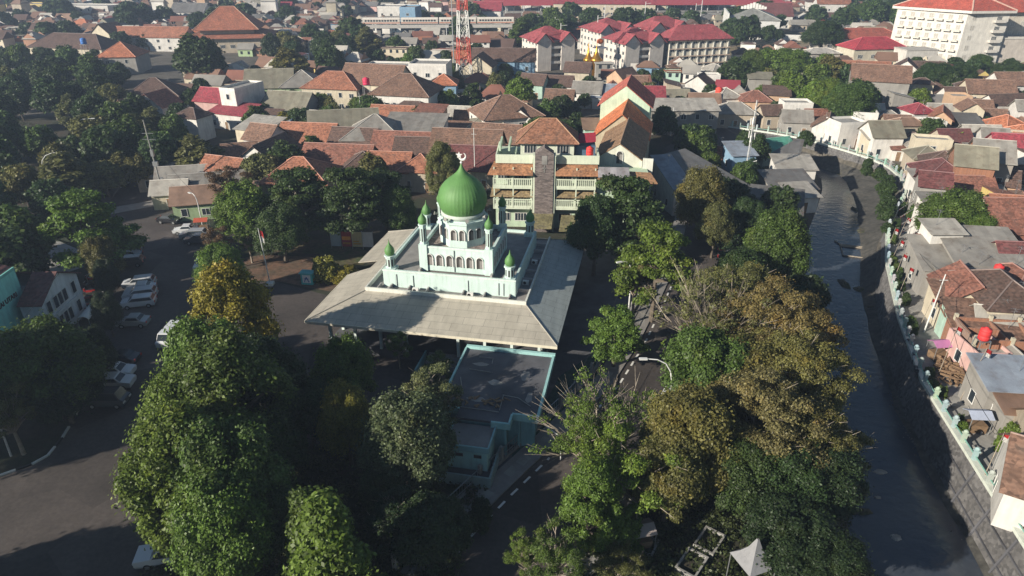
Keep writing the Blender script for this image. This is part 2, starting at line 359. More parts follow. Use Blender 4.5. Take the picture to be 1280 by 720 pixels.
# main street to the east of the mosque
RC = [(588, 760), (634, 695), (680, 643), (728, 592), (775, 541), (813, 493), (842, 440), (862, 390), (880, 340), (888, 300), (893, 255), (890, 222), (884, 200), (880, 185)]
RW = [(G(u, v)) for u, v in RC]
def ribbon(pts, off0, off1):
    L, Q = [], []
    for i, p in enumerate(pts):
        a = Vector(pts[max(i-1, 0)]); b2 = Vector(pts[min(i+1, len(pts)-1)]); t = (b2-a).normalized(); n = Vector((t.y, -t.x))
        L.append(tuple(Vector(p)+n*off0)); Q.append(tuple(Vector(p)+n*off1))
    return L, Q
def ribbon_mesh(name, pts, off0, off1, z, mat, h=0, kind='structure', parent=None):
    L, Q = ribbon(pts, off0, off1); mb = MB()
    for i in range(len(L)-1):
        q = [(*L[i], z), (*Q[i], z), (*Q[i+1], z), (*L[i+1], z)]
        if h: mb.slab(q, h)
        else: mb.poly(q)
    o = mb.build(name, mat)
    if not h:
        me = o.data
        if me.polygons[0].normal.z < 0: me.flip_normals()
    return struct(o, kind) if kind else o
ribbon_mesh('street', RW, -4.2, 4.6, .008, 'asphalt')
ribbon_mesh('pavement', RW, -6.4, -4.25, .14, 'plaza_tile', .136)
ribbon_mesh('far_pavement', RW, 4.65, 6.4, .14, 'concrete', .136)
# painted kerb dashes and lane dashes
def dashes(name, pts, off, wid, ln, gap, z, mat, start=0):
    L, Q = ribbon(pts, off-wid/2, off+wid/2); C = [Vector(((a[0]+b2[0])/2, (a[1]+b2[1])/2)) for a, b2 in zip(L, Q)]
    mb = MB(); s = start; tot = 0
    for a, b2 in zip(C, C[1:]):
        d = b2-a; n = Vector((d.y, -d.x)).normalized()*wid/2; seg = d.length; dn = d.normalized()
        while s < tot+seg:
            p = a+dn*max(s-tot, 0); q = a+dn*min(s-tot+ln, seg)
            mb.poly([(*(p-n), z), (*(p+n), z), (*(q+n), z), (*(q-n), z)]); s += ln+gap
        tot += seg
    return mb.build(name, mat)
struct(dashes('street_edge_marking', RW[:9], -3.6, .22, 1.0, .9, .012, 'white'))
struct(dashes('pavement_pattern', RW[:9], -5.3, .9, 1.3, .6, .144, 'concrete'))
sheet('street_crossing', [(862, 195), (930, 178), (955, 165), (945, 150), (900, 150), (860, 170), (830, 185), (845, 200)], .012, 'asphalt')
# striped kerb at the boulevard's edge
KP = [G(-40, 612), G(0, 595), G(40, 581), G(60, 570), G(78, 548), G(95, 520), G(108, 470), G(118, 430), G(126, 380), G(132, 345)]
kb = MB()
tot = 0
for a, b2 in zip(KP, KP[1:]):
    a, b2 = Vector(a), Vector(b2); L = (b2-a).length; n = max(1, int(L/1.2))
    for i in range(n):
        p = a+(b2-a)*((i+.5)/n); kb.cur = i % 2; kb.box((p.x, p.y, .075), (L/n*.97, .22, .15), math.atan2((b2-a).y, (b2-a).x))
ko = kb.build('striped_kerb', ['white', 'black']); struct(ko)
# paving west of the boulevard, plazas, court, lawns
sheet('concrete_plaza', [(20, 330), (52, 300), (75, 302), (130, 325), (80, 342), (22, 345)], .004, 'concrete')
sheet('sunlit_strip', [(125, 262), (195, 250), (196, 257), (128, 270)], .02, 'plaza_tile')  # pale sheet standing in for a strip of sunlight on the asphalt
sheet('park_path', [(262, 348), (262, 330), (330, 318), (400, 322), (440, 345), (430, 368), (350, 352)], .01, 'park_soil')
sheet('park_lawn', [(300, 318), (330, 300), (420, 300), (470, 318), (440, 342), (400, 318), (330, 314)], .016, 'lawn')
sheet('green_court', [(700, 470), (745, 440), (752, 470), (690, 545), (640, 590), (640, 545), (672, 520)], .01, 'court')
sheet('mosque_yard', [(690, 440), (735, 300), (800, 300), (830, 380), (765, 462), (700, 530), (600, 640), (575, 620), (640, 520)], .004, 'dark_concrete')
sheet('dry_field', [(900, 62), (1000, 40), (1060, 42), (1000, 60), (960, 70), (915, 70)], .006, 'dry_field')
sheet('rail_field', [(820, 38), (960, 32), (1000, 42), (900, 58), (840, 50)], .008, 'lawn')
sheet('kampung_street', [(1125, 720), (1170, 560), (1150, 470), (1118, 330), (1122, 285), (1140, 255), (1135, 235), (1180, 260), (1145, 330), (1185, 450), (1200, 560), (1290, 720)], .004, 'concrete') if False else None
EW = [(x, y) for y, x in XR if y >= 39]
EWs = [Vector((x, y)) for x, y in EW]
ribbon_mesh('riverside_lane', [tuple(p) for p in EWs[:15]], .5, 4.2, .012, 'concrete')
# haze
hz = MB(); hz.bb(-1500, 1500, -120, 2200, -6, 62); ho = hz.build('haze', 'white'); struct(ho, 'stuff')
mh = bpy.data.materials.new('haze'); mh.use_nodes = True; ntm = mh.node_tree; ntm.nodes.clear(); out = ntm.nodes.new('ShaderNodeOutputMaterial'); pv = ntm.nodes.new('ShaderNodeVolumePrincipled')
pv.inputs['Color'].default_value = (.60, .74, 1.0, 1); pv.inputs['Density'].default_value = .0005; pv.inputs['Anisotropy'].default_value = .2; ntm.links.new(pv.outputs[0], out.inputs['Volume']); ho.data.materials.clear(); ho.data.materials.append(mh)
# ------------------------------------------------------------------ trees: leaf clouds built in real metres, shared by copies
def leaf_cloud(seed, clumps, per, leaf, flat=.0, droop=0):
    """clumps: list of (x,y,z,r). Each leaf is one rhombus near the surface of its clump."""
    rs = np.random.RandomState(seed); P = []
    for (x, y, z, r) in clumps:
        n = max(6, int(per*r*r)); d = rs.normal(size=(n, 3)); d /= np.linalg.norm(d, axis=1)[:, None]
        d[:, 2] = np.where((d[:, 2] < -.25) & (rs.rand(n) < .75), -d[:, 2], d[:, 2])
        rr = r*((.5+.55*rs.rand(n)**.6)*(1+.45*(rs.rand(n) < .12)))[:, None]; p = d*rr; p[:, 2] *= (1-flat); p += np.array([x, y, z])
        nn = d*.8+rs.normal(size=(n, 3))*.55+np.array([0, 0, .5]); P.append(np.hstack([p, nn]))
    P = np.vstack(P); n = len(P); c = P[:, :3]; nn = P[:, 3:]; nn /= np.linalg.norm(nn, axis=1)[:, None]
    t = rs.normal(size=(n, 3)); t -= (t*nn).sum(1)[:, None]*nn; t /= np.linalg.norm(t, axis=1)[:, None]; b = np.cross(nn, t)
    s = leaf*(.6+.8*rs.rand(n))[:, None]
    v = np.stack([c-t*s, c+b*s*.62, c+t*s, c-b*s*.62], 1).reshape(-1, 3)
    return v
def quads_mesh(name, v, mat):
    n = len(v)//4; me = bpy.data.meshes.new(name); me.vertices.add(len(v)); me.vertices.foreach_set('co', v.astype(np.float32).ravel())
    me.loops.add(4*n); me.loops.foreach_set('vertex_index', np.arange(4*n, dtype=np.int32)); me.polygons.add(n)
    me.polygons.foreach_set('loop_start', np.arange(0, 4*n, 4, dtype=np.int32)); me.polygons.foreach_set('loop_total', np.full(n, 4, dtype=np.int32))
    me.materials.append(M[mat]); me.update(calc_edges=True); return me
def clump_shape(kind, rs, h, r):
    """returns clumps (x,y,z,cr) for a tree of height h, crown radius r"""
    C = []
    if kind == 'round':
        for i in range(74):
            a = rs.rand()*6.283; u_ = rs.rand()**.5; el = rs.rand()
            rr = r*.78*math.sqrt(max(0, 1-(el*.95)**2))*(.75+.25*u_); C.append((rr*math.cos(a), rr*math.sin(a), h-r*1.25+el*r*1.05+rs.normal()*.35, r*(.12+.13*rs.rand())))
        for i in range(16):
            a = rs.rand()*6.283; rr = r*.55*rs.rand(); C.append((rr*math.cos(a), rr*math.sin(a), h-r*1.3+rs.rand()*r*.7, r*.3))
    elif kind == 'tall':
        for i in range(90):
            t = rs.rand(); a = rs.rand()*6.283; rr = r*(.25+.75*math.sin(math.pi*min(1, .18+t*.86)))*(.45+.5*rs.rand()**.5); C.append((rr*math.cos(a), rr*math.sin(a), h*.22+t*h*.76, r*(.14+.12*rs.rand())))
    elif kind == 'cone':
        for i in range(70):
            t = rs.rand()**1.15; a = rs.rand()*6.283; rr = r*(1-t)**.75*(.6+.4*rs.rand()); C.append((rr*math.cos(a), rr*math.sin(a), h*.15+t*h*.83, r*(.17+.1*rs.rand())))
    elif kind == 'layer':
        for L in range(6):
            t = L/5; rl = r*(1-.65*t)
            for i in range(int(15*(1-.55*t))):
                a = rs.rand()*6.283; rr = rl*(.3+.7*rs.rand()**.6); C.append((rr*math.cos(a), rr*math.sin(a), h*(.36+.58*t)+rr*.06+rs.normal()*.15, r*(.13+.1*rs.rand())))
    elif kind == 'umbrella':
        for i in range(84):
            a = rs.rand()*6.283; q = rs.rand()**.5; rr = r*.98*q; C.append((rr*math.cos(a), rr*math.sin(a), h*.88-q*q*h*.26+rs.normal()*.7, r*(.09+.12*rs.rand())))
        for i in range(14):
            a = rs.rand()*6.283; rr = r*(.5+.4*rs.rand()); C.append((rr*math.cos(a), rr*math.sin(a), h*.6+rs.rand()*h*.12, r*.13))
    elif kind == 'airy':
        for i in range(44):
            a = rs.rand()*6.283; q = rs.rand()**.6; el = rs.rand(); rr = r*q*(1-.25*el); C.append((rr*math.cos(a), rr*math.sin(a), h*.5+el*h*.45-q*h*.08, r*(.1+.13*rs.rand())))
    return C
TREES = {}
def make_variant(key, kind, seed, h, r, per, leaf, flat=0, bark='bark', limbs=14, res=6):
    rs = np.random.RandomState(seed); C = clump_shape(kind, rs, h, r)
    crown = quads_mesh('crown', leaf_cloud(seed+1, C, per, leaf, flat), 'leaf')
    mb = MB(); fork = h*(.34 if kind not in ('tall', 'cone') else .2); tr = .03*h
    pts = [(0, 0, -.3), (rs.normal()*.1, rs.normal()*.1, fork*.5), (rs.normal()*.2, rs.normal()*.2, fork)]
    mb.path(pts, [tr*1.25, tr, tr*.85], res); top = Vector(pts[-1])
    if kind in ('tall', 'cone', 'layer'): mb.path([top, (0, 0, h*.65), (0, 0, h*.92)], [tr*.8, tr*.45, tr*.1], res); 
    for (x, y, z, cr) in sorted(C, key=lambda c: c[2])[::max(1, len(C)//limbs)]:
        s0 = Vector((0, 0, min(z*.75, h*.8))) if kind in ('tall', 'cone', 'layer') else top
        e = Vector((x, y, z)); mid = s0.lerp(e, .5)+Vector((rs.normal()*.3, rs.normal()*.3, -.1*(e-s0).length if kind == 'layer' else .12*(e-s0).length*rs.rand()))
        mb.path([s0, mid, e], [tr*.5, tr*.3, tr*.08], max(3, res-2))
        if kind in ('airy', 'umbrella'):
            for q in range(3):
                e2 = e+Vector((rs.normal()*r*.16, rs.normal()*r*.16, rs.rand()*r*.15)); mb.path([mid.lerp(e, .4+.15*q), e2], [tr*.14, tr*.04], 3)
    TREES[key] = (crown, mb.mesh('trunk', bark), h, r)
make_variant('round_a', 'round', 3, 12, 6, 760, .155)
make_variant('round_b', 'round', 5, 12, 6, 760, .15)
make_variant('tall_a', 'tall', 7, 15, 5, 820, .15)
make_variant('tall_b', 'tall', 9, 15, 5, 820, .15)
make_variant('cone_a', 'cone', 11, 12, 3.6, 900, .17)
make_variant('layer_a', 'layer', 13, 12, 6, 480, .19, .5)
make_variant('layer_b', 'layer', 15, 12, 6, 480, .19, .5)
make_variant('umbrella_a', 'umbrella', 17, 12, 7, 420, .12, .5, 'pale_bark', 30)
make_variant('umbrella_b', 'umbrella', 19, 12, 7, 420, .12, .5, 'pale_bark', 30)
make_variant('airy_a', 'airy', 21, 11, 5.5, 520, .115, .4, 'pale_bark', 40)
make_variant('airy_b', 'airy', 23, 11, 5.5, 520, .115, .4, 'pale_bark', 40)
for i in range(4): make_variant('mid_%d' % i, 'round', 31+i, 10, 5, 150, .36, 0, 'bark', 7, 5)
make_variant('mid_tall', 'tall', 41, 13, 4, 190, .33, 0, 'bark', 6, 5)
def bare_variant(key, seed, h, r):
    rs = np.random.RandomState(seed); mb = MB(); tips = []
    mb.path([(0, 0, -.3), (.1, 0, h*.12), (0, .1, h*.22)], [.34, .28, .25], 7); fork = Vector((0, .1, h*.22))
    for i in range(26):
        a = i*2.4+rs.rand()*.5; q = (.25+.75*rs.rand()**.6); e = Vector((r*q*math.cos(a), r*q*math.sin(a), h*(1-.5*q*q)*(.82+.18*rs.rand()))); m1 = fork.lerp(e, .4)+Vector((rs.normal()*.25, rs.normal()*.25, .05*h)); m2 = fork.lerp(e, .72)+Vector((rs.normal()*.25, rs.normal()*.25, 0))
        mb.path([fork, m1, m2, e], [.13, .09, .055, .02], 4)
        for j in range(8):
            s0 = m1.lerp(e, rs.rand()*.85); d = (e-fork).normalized()+Vector((rs.normal()*.45, rs.normal()*.45, rs.rand()*.4)); e2 = s0+d*(r*.16+r*.2*rs.rand()); mb.path([s0, e2], [.035, .014], 3)
            for k in range(2): e3 = e2+d*(.3+.5*rs.rand())+Vector((rs.normal()*.3, rs.normal()*.3, rs.normal()*.2)); mb.path([s0.lerp(e2, .6), e3], [.018, .01], 3)
            if rs.rand() < .62: tips.append((e2.x, e2.y, e2.z, .3+.35*rs.rand()))
    TREES[key] = (quads_mesh('crown', leaf_cloud(seed+1, tips, 190, .11, .4), 'leaf'), mb.mesh('trunk', 'pale_bark'), h, r)
bare_variant('bare_a', 61, 10, 5.5); bare_variant('bare_b', 63, 10, 5.5)
make_variant('bush_a', 'round', 43, 2.2, 1.5, 1500, .1, 0, 'bark', 6, 4)
make_variant('fill_a', 'round', 57, 10, 5, 60, .5, 0, 'bark', 5, 4)
for i in range(3): make_variant('far_%d' % i, 'round', 51+i, 9, 5, 40, .7, 0, 'bark', 3, 4)
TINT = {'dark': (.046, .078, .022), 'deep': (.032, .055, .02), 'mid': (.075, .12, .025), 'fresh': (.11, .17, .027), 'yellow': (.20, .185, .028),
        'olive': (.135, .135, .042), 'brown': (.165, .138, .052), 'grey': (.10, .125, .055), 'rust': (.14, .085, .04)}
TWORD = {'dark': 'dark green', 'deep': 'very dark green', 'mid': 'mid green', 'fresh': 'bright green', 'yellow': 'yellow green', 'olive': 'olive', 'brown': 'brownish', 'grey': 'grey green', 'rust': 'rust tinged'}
FORM = {'round': 'round crowned', 'tall': 'tall dense', 'cone': 'conical', 'layer': 'tiered', 'umbrella': 'spreading feathery', 'airy': 'thin twiggy', 'bare': 'bare branched', 'mid': 'bushy', 'far': 'small', 'bush': 'low leafy'}
TPOS = []
QUEUE = []
def tree(key, x, y, h, tint, label=None, r=None, z=0, name='tree', cat='tree', now=False):
    if not label and cat == 'tree' and not now:
        QUEUE.append((key, x, y, h, tint, r or h*.5)); TPOS.append((x, y, r or h*.5)); return None
    crown, trunk, hv, rv = TREES[key]; sz = h/hv; s = (r/rv) if r else sz
    t = thing(name, label, cat, (x, y, z), R.uniform(0, 6.28), group={'tree': 'trees of the town', 'bush': 'garden bushes', 'shrub': 'potted shrubs by the river wall'}.get(cat), scale=(s, s, sz))
    c = TINT[tint]; j = R.uniform(.88, 1.14); k = R.uniform(.92, 1.08)
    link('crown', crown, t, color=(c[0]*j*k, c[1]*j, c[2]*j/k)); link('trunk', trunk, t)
    if not label:
        form = FORM[key.split('_')[0]]; pend(t, '%s %s %s' % (TWORD[tint], form, 'shrub' if name == 'shrub' else 'tree'), x, y, h*.6)
    TPOS.append((x, y, s*rv)); return t
def tree_px(key, u, v, h, tint, label=None, r=None, zf=.62, **kw):
    x, y = G(u, v, h*zf); return tree(key, x, y, h, tint, label, r, **kw)
# ------------------------------------------------------------------ the mosque; local frame: x along its front, y into depth
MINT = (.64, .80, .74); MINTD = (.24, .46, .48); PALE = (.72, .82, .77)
MY = rad(-11); MO = (-23.7, 67.3)
mq = thing('mosque', 'large mosque with a green onion dome over stepped mint terraces and a wide hipped roof', 'mosque', (*MO, 0), MY)
W, D = 29.0, 29.6
mb = MB(); mb.bb(1.6, W-1.6, 2.0, 28.4, 0, 1.2); mb.bb(13.5, 18.2, -1.0, 2.0, 0, .3)
mb.build('plinth', 'dark_concrete', mq)
mb = MB()
mb.bb(4.2, 24.8, 5.6, 5.9, 1.2, 5.6); mb.bb(4.2, 24.8, 25.7, 26, 1.2, 5.6); mb.bb(4.2, 4.5, 5.9, 25.7, 1.2, 5.6); mb.bb(24.5, 24.8, 5.9, 25.7, 1.2, 5.6)
mb.build('hall_wall', 'paint', mq, color=MINT)
for i in range(9):
    x = 2.2+i*3.08
    for y in (1.9, 28.3):
        if i in (4,) and y < 3: continue
        p = MB(); p.bb(x-.16, x+.16, y-.16, y+.16, 1.2, 4.75); p.build('column', 'paint', mq, color=PALE)
for i in range(1, 8):
    y = 1.9+i*3.3
    for x in (2.2, 26.8):
        p = MB(); p.bb(x-.16, x+.16, y-.16, y+.16, 1.2, 4.75); p.build('column', 'paint', mq, color=PALE)
# balustrade under the eaves
p = MB(); p.bb(18.6, 27, 1.6, 1.72, 2.15, 2.3)
for i in range(34): p.bb(18.7+i*.25, 18.78+i*.25, 1.62, 1.7, 1.2, 2.15)
p.build('balustrade', 'paint', mq, color=PALE)
# front stairs of timber-coloured treads
st = MB()
for i in range(12): st.bb(14.0, 18.0, -1.9+i*.34, -1.58+i*.34, 0, .12+i*.1)
st.build('stairs', 'plaza_tile', mq)
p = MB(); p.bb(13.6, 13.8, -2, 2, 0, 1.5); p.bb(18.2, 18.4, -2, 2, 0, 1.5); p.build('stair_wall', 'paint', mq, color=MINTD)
# hipped skirt roof: four slopes round a flat middle, with a notch on the west side
ZE, ZI = 4.8, 6.05; xi0, xi1, yi0, yi1 = 5.0, 24.4, 6.8, 26.4
CREAM = (.52, .475, .39)
def rz_at(dist): return ZE+(ZI-ZE)*min(1, dist/5.0)
ra = MB()
ra.slab([(0, .4, ZE), (W, .4, ZE), (xi1, yi0, ZI), (xi0, yi0, ZI)], .12)
ra.build('roof_slope', 'seamed', mq, color=CREAM)
ra = MB(); ra.slab([(W, .4, ZE), (W+.3, D, ZE), (xi1, yi1, ZI), (xi1, yi0, ZI)], .12); ra.build('roof_slope', 'seamed', mq, color=(.42, .46, .44))  # same cream roof; this slope's dim bluish light is put into its colour
ra = MB(); ra.slab([(W+.3, D, ZE), (0, D-2, ZE), (xi0, yi1, ZI), (xi1, yi1, ZI)], .12); ra.build('roof_slope', 'seamed', mq, color=CREAM)
ra = MB(); ra.slab([(0, .4, ZE), (xi0, yi0, ZI), (xi0, 14.0, ZI), (2.6, 14.0, rz_at(2.6)), (1.2, 13.4, rz_at(1.2)), (0, 12.8, ZE)], .12)
ra.slab([(-.2, 16.6, ZE), (2.8, 16.2, rz_at(2.8)), (xi0, 16.2, ZI), (xi0, yi1, ZI), (0, D-2, ZE)], .12); ra.slab([(2.6, 14.0, rz_at(2.6)), (xi0, 14, ZI), (xi0, 16.2, ZI), (2.8, 16.2, rz_at(2.8))], .12)
ra.build('roof_slope', 'seamed', mq, color=CREAM)
hp = MB()
for a, c in (((0, .4, ZE), (xi0, yi0, ZI)), ((W, .4, ZE), (xi1, yi0, ZI)), ((W+.3, D, ZE), (xi1, yi1, ZI)), ((0, D-2, ZE), (xi0, yi1, ZI))): hp.tube((a[0], a[1], a[2]+.04), (c[0], c[1], c[2]+.04), .07)
hp.build('hip_cap', 'paint', mq, color=(.4, .38, .33))
ev = MB(); ev.bb(0, W, .30, .395, ZE-.30, ZE+.02); ev.bb(-.1, -.01, .4, 12.7, ZE-.30, ZE+.02)
ev.build('eave_board', 'paint', mq, color=(.72, .66, .52))
sf = MB()
for i in range(74): sf.bb(.25+i*.39, .33+i*.39, .45, 1.7, ZE-.34, ZE-.16)
sf.build('rafter_tail', 'wood', mq)
# gutter terrace with white parapet and cross walls
g = MB(); g.bb(xi0, xi1, yi0, yi1, ZI-.35, ZI-.15); g.build('gutter_terrace', 'plaza_tile', mq)
g = MB(); g.bb(xi0-.1, xi1+.1, yi0-.16, yi0+.06, ZI-.2, ZI+.42); g.bb(xi1-.08, xi1+.12, yi0+.06, yi1, ZI-.2, ZI+.42); g.bb(xi0-.12, xi0+.06, yi0+.06, 14, ZI-.2, ZI+.42); g.bb(xi0-.12, xi0+.06, 16.2, yi1, ZI-.2, ZI+.42)
g.build('parapet', 'paint', mq, color=(.74, .74, .66))
g = MB()
for x in (6.2, 7.6, 9.9, 12.2, 16.6, 19.2, 22.2): g.bb(x, x+.14, yi0+.06, 8.5, ZI-.15, ZI+.3)
for y in (10, 13, 15.4, 19, 21.8, 24): g.bb(22.9, xi1-.1, y, y+.14, ZI-.15, ZI+.3)
g.build('cross_wall', 'paint', mq, color=(.45, .41, .40))
for x, y in ((10.9, 7.7), (17.6, 7.8), (23.5, 12.2), (23.6, 18.3)):
    g = MB(); g.box((x, y, ZI+.1), (.75, .38, .55)); g.cur = 1; g.tube((x-.12, y-.2, ZI+.12), (x-.12, y-.215, ZI+.12), .2, .2, 10); g.build('air_conditioner', ['white', 'black'], mq)
# tiers
T1 = (6.6, 22.9, 8.5, 24.0, 5.9, 8.15); T2 = (11.1, 19.9, 9.6, 17.9, 8.0, 11.15)
def tier(T, par, floor_mat, name):
    x0, x1, y0, y1, z0, z1 = T; t = .25; m_ = MB()
    m_.bb(x0, x1, y0, y0+t, z0, z1); m_.bb(x0, x1, y1-t, y1, z0, z1); m_.bb(x0, x0+t, y0+t, y1-t, z0, z1); m_.bb(x1-t, x1, y0+t, y1-t, z0, z1)
    o = m_.build(name, 'paint', mq, color=MINT)
    f_ = MB(); f_.bb(x0+t, x1-t, y0+t, y1-t, z0, z1-par); f_.build('terrace_floor', floor_mat, mq, color=(.3, .24, .21)); return o
tier(T1, .35, 'plaza_tile', 'lower_tier'); t2o = tier(T2, .5, 'tile', 'upper_tier')
g = MB(); g.bb(T1[0]-.06, T1[1]+.06, T1[2]-.08, T1[2]-.002, T1[5]-.18, T1[5]+.04); g.bb(T2[0]-.06, T2[1]+.06, T2[2]-.08, T2[2]-.002, T2[5]-.2, T2[5]+.05); g.bb(T2[1]+.002, T2[1]+.08, T2[2], T2[3], T2[5]-.2, T2[5]+.05)
g.build('cornice', 'paint', mq, color=PALE)
g = MB()
for x in (8.3, 10.4, 17.2, 20.9, 21.5): g.tube((x, T1[2]-.06, ZI), (x, T1[2]-.06, T1[5]-.5), .045)
for x in (11.5, 15.3, 19.3, 19.6): g.tube((x, T2[2]-.07, 8.1), (x, T2[2]-.07, T2[5]-.3), .05)
g.build('downpipe', 'steel', mq)
# terrace dividing walls as seen between tiers
g = MB(); g.bb(11.0, 11.25, 8.75, 9.55, 7.8, 8.4); g.bb(19.8, 20.05, 8.75, 9.55, 7.8, 8.4); g.build('low_wall', 'paint', mq, color=(.4, .37, .35))
def arch(w, h, dpt=.07, n=8):
    """arched niche: dark louvre back with a mint surround, facing -y, base at origin"""
    a = MB(); pts = [(-w/2, 0), (w/2, 0), (w/2, h-w/2)]+[(w/2*math.cos(t*math.pi/n), h-w/2+w/2*1.15*math.sin(t*math.pi/n)) for t in range(1, n)]+[(-w/2, h-w/2)]
    k = len(a.v); m_ = len(pts); a.v += [(x, -dpt, z) for x, z in pts]; a.face(tuple(range(k, k+m_)))
    a.v += [(x, -dpt, z) for x, z in pts]; a.v += [(x, .02, z) for x, z in pts]
    for i in range(m_): j = (i+1) % m_; a.face((k+m_+j, k+m_+i, k+2*m_+i, k+2*m_+j))
    a.cur = 1
    f = .11
    for (x0, x1) in ((-w/2-f, -w/2), (w/2, w/2+f)): a.bb(x0, x1, -dpt-.07, 0, 0, h-w/2)
    q = [((w/2+f/2)*math.cos(t*math.pi/n), -dpt/2-.05, h-w/2+(w/2+f/2)*1.15*math.sin(t*math.pi/n)) for t in range(0, n+1)]
    a.path(q, f*.55, 4); a.cur = 2; a.bb(0, w/2-.03, -dpt-.012, -dpt-.004, .05, h-w*.42)
    me = a.mesh('window', ['louvre', 'white', 'plaza_tile']); return me
am = arch(.72, 1.35); am2 = arch(.6, 1.25)
for i in range(6): link('window', am, mq, (12.25+i*1.23, T2[2]-.01, 8.75))
for i in range(6): link('window', am, mq, (T2[1]+.01, 10.6+i*1.22, 8.75), rad(90))
for i in range(4): link('window', am, mq, (T2[0]-.01, 10.8+i*1.6, 8.75), rad(-90))
# octagonal drum with paired windows, ring and dome
CX, CY = 15.45, 13.6; a8 = rad(22.5)
d = MB(); d.lathe([(2.85, 10.4), (2.85, 13.5), (3.08, 13.56), (3.08, 13.8), (2.86, 13.85), (2.86, 14.0)], 8, (CX, CY), a8); d.build('drum', 'paint', mq, color=MINT)
for k in range(8):
    an = k*math.pi/4; ap = 2.85*math.cos(math.pi/8)+.012
    for s in (-.52, .52):
        nx, ny = math.cos(an), math.sin(an); link('drum_window', am2, mq, (CX+nx*ap-ny*s, CY+ny*ap+nx*s, 11.6), an+math.pi/2)
r_ = MB(); r_.smooth = True; r_.lathe([(2.62, 14.0), (2.64, 14.5), (2.4, 14.52)], 32, (CX, CY)); r_.build('dome_ring', 'paint', mq, color=(.55, .62, .55))
for k in range(8):
    an = a8+k*math.pi/4; s_ = MB(); s_.tube((CX+3.0*math.cos(an), CY+3.0*math.sin(an), 13.8), (CX+3.0*math.cos(an), CY+3.0*math.sin(an), 14.3), .06); s_.cur = 1
    s_.tube((CX+2.95*math.cos(an), CY+2.95*math.sin(an), 14.2), (CX+3.45*math.cos(an), CY+3.45*math.sin(an), 14.35), .05, .24, 8); s_.build('loudspeaker', ['steel', 'concrete'], mq)
prof = [(2.45, 15.3), (2.8, 15.75), (3.05, 16.4), (3.17, 17.1), (3.15, 17.8), (3.0, 18.5), (2.72, 19.2), (2.3, 19.85), (1.8, 20.4), (1.3, 20.85), (.85, 21.25), (.5, 21.7), (.25, 22.2), (.1, 22.7)]
m, nt, b = newmat('dome_paint'); f1, _ = noise_ramp(nt, .6, .8, 1.12, detail=8); nt.links.new(mulcol(nt, rgb(nt, (.11, .255, .075)), f1), b.inputs['Base Color']); b.inputs['Roughness'].default_value = .6; M['dome'] = m
def dome(c, s, z, parent, prof0=prof, nseg=48, ribs=24, name='dome'):
    db = MB(); db.smooth = True; k = len(db.v); zz = prof0[0][1]; n = nseg
    for r0, z0 in prof0:
        for i in range(n):
            t = 2*math.pi*i/n; rr = r0*s*(1-.012*abs(math.cos(t*ribs/2))**6) if ribs else r0*s
            db.v.append((c[0]+rr*math.cos(t), c[1]+rr*math.sin(t), z+(z0-zz)*s))
    for j in range(len(prof0)-1):
        for i in range(n): i2 = (i+1) % n; db.face((j*n+i, j*n+i2, (j+1)*n+i2, (j+1)*n+i))
    return db.build(name, 'dome', parent)
# finer profile by Catmull-Rom
def smooth_prof(P, n=3):
    out = []
    for i in range(len(P)-1):
        p0 = P[max(i-1, 0)]; p1 = P[i]; p2 = P[i+1]; p3 = P[min(i+2, len(P)-1)]
        for k in range(n):
            t = k/n; out.append(tuple(.5*((2*p1[q])+(-p0[q]+p2[q])*t+(2*p0[q]-5*p1[q]+4*p2[q]-p3[q])*t*t+(-p0[q]+3*p1[q]-3*p2[q]+p3[q])*t**3) for q in (0, 1)))
    out.append(P[-1]); return out
prof = [(r0*.93, 15.3+(z0-15.3)*.79) for r0, z0 in prof]
dm = dome((CX, CY), 1.0, 14.35, mq, smooth_prof(prof), 120, 40)
fn = MB(); fn.tube((CX, CY, 19.9), (CX, CY, 20.7), .08, .05, 8); fn.lathe([(.02, 20.2), (.15, 20.32), (.15, 20.4), (.02, 20.52)], 10, (CX, CY))
cz = 21.12; R0 = .42
cres = []
for i in range(19):
    t = rad(-90-140+i*280/18) + rad(0); cres.append(t)
for i in range(18):
    t0 = rad(-225+i*15+0)+rad(20); t1 = t0+rad(15); w0 = .17*math.sin(math.pi*(i+.05)/18)+.03; w1 = .17*math.sin(math.pi*(i+.95)/18)+.03
    fn.tube((CX+.15+R0*math.cos(t0), CY, cz+R0*math.sin(t0)), (CX+.15+R0*math.cos(t1), CY, cz+R0*math.sin(t1)), w0*.75, w1*.75, 6)
star = []
for i in range(10):
    t = rad(90+36*i); rr = .42 if i % 2 == 0 else .175; star.append((CX-.22+rr*math.cos(t), cz+.12+rr*math.sin(t)))
k = len(fn.v)
fn.v += [(x, CY-.06, z) for x, z in star]+[(x, CY+.06, z) for x, z in star]
fn.face(tuple(range(k, k+10))); fn.face(tuple(range(k+19, k+9, -1)))
for i in range(10): j = (i+1) % 10; fn.face((k+j, k+i, k+10+i, k+10+j))
fn.build('star_and_crescent', 'white', mq)
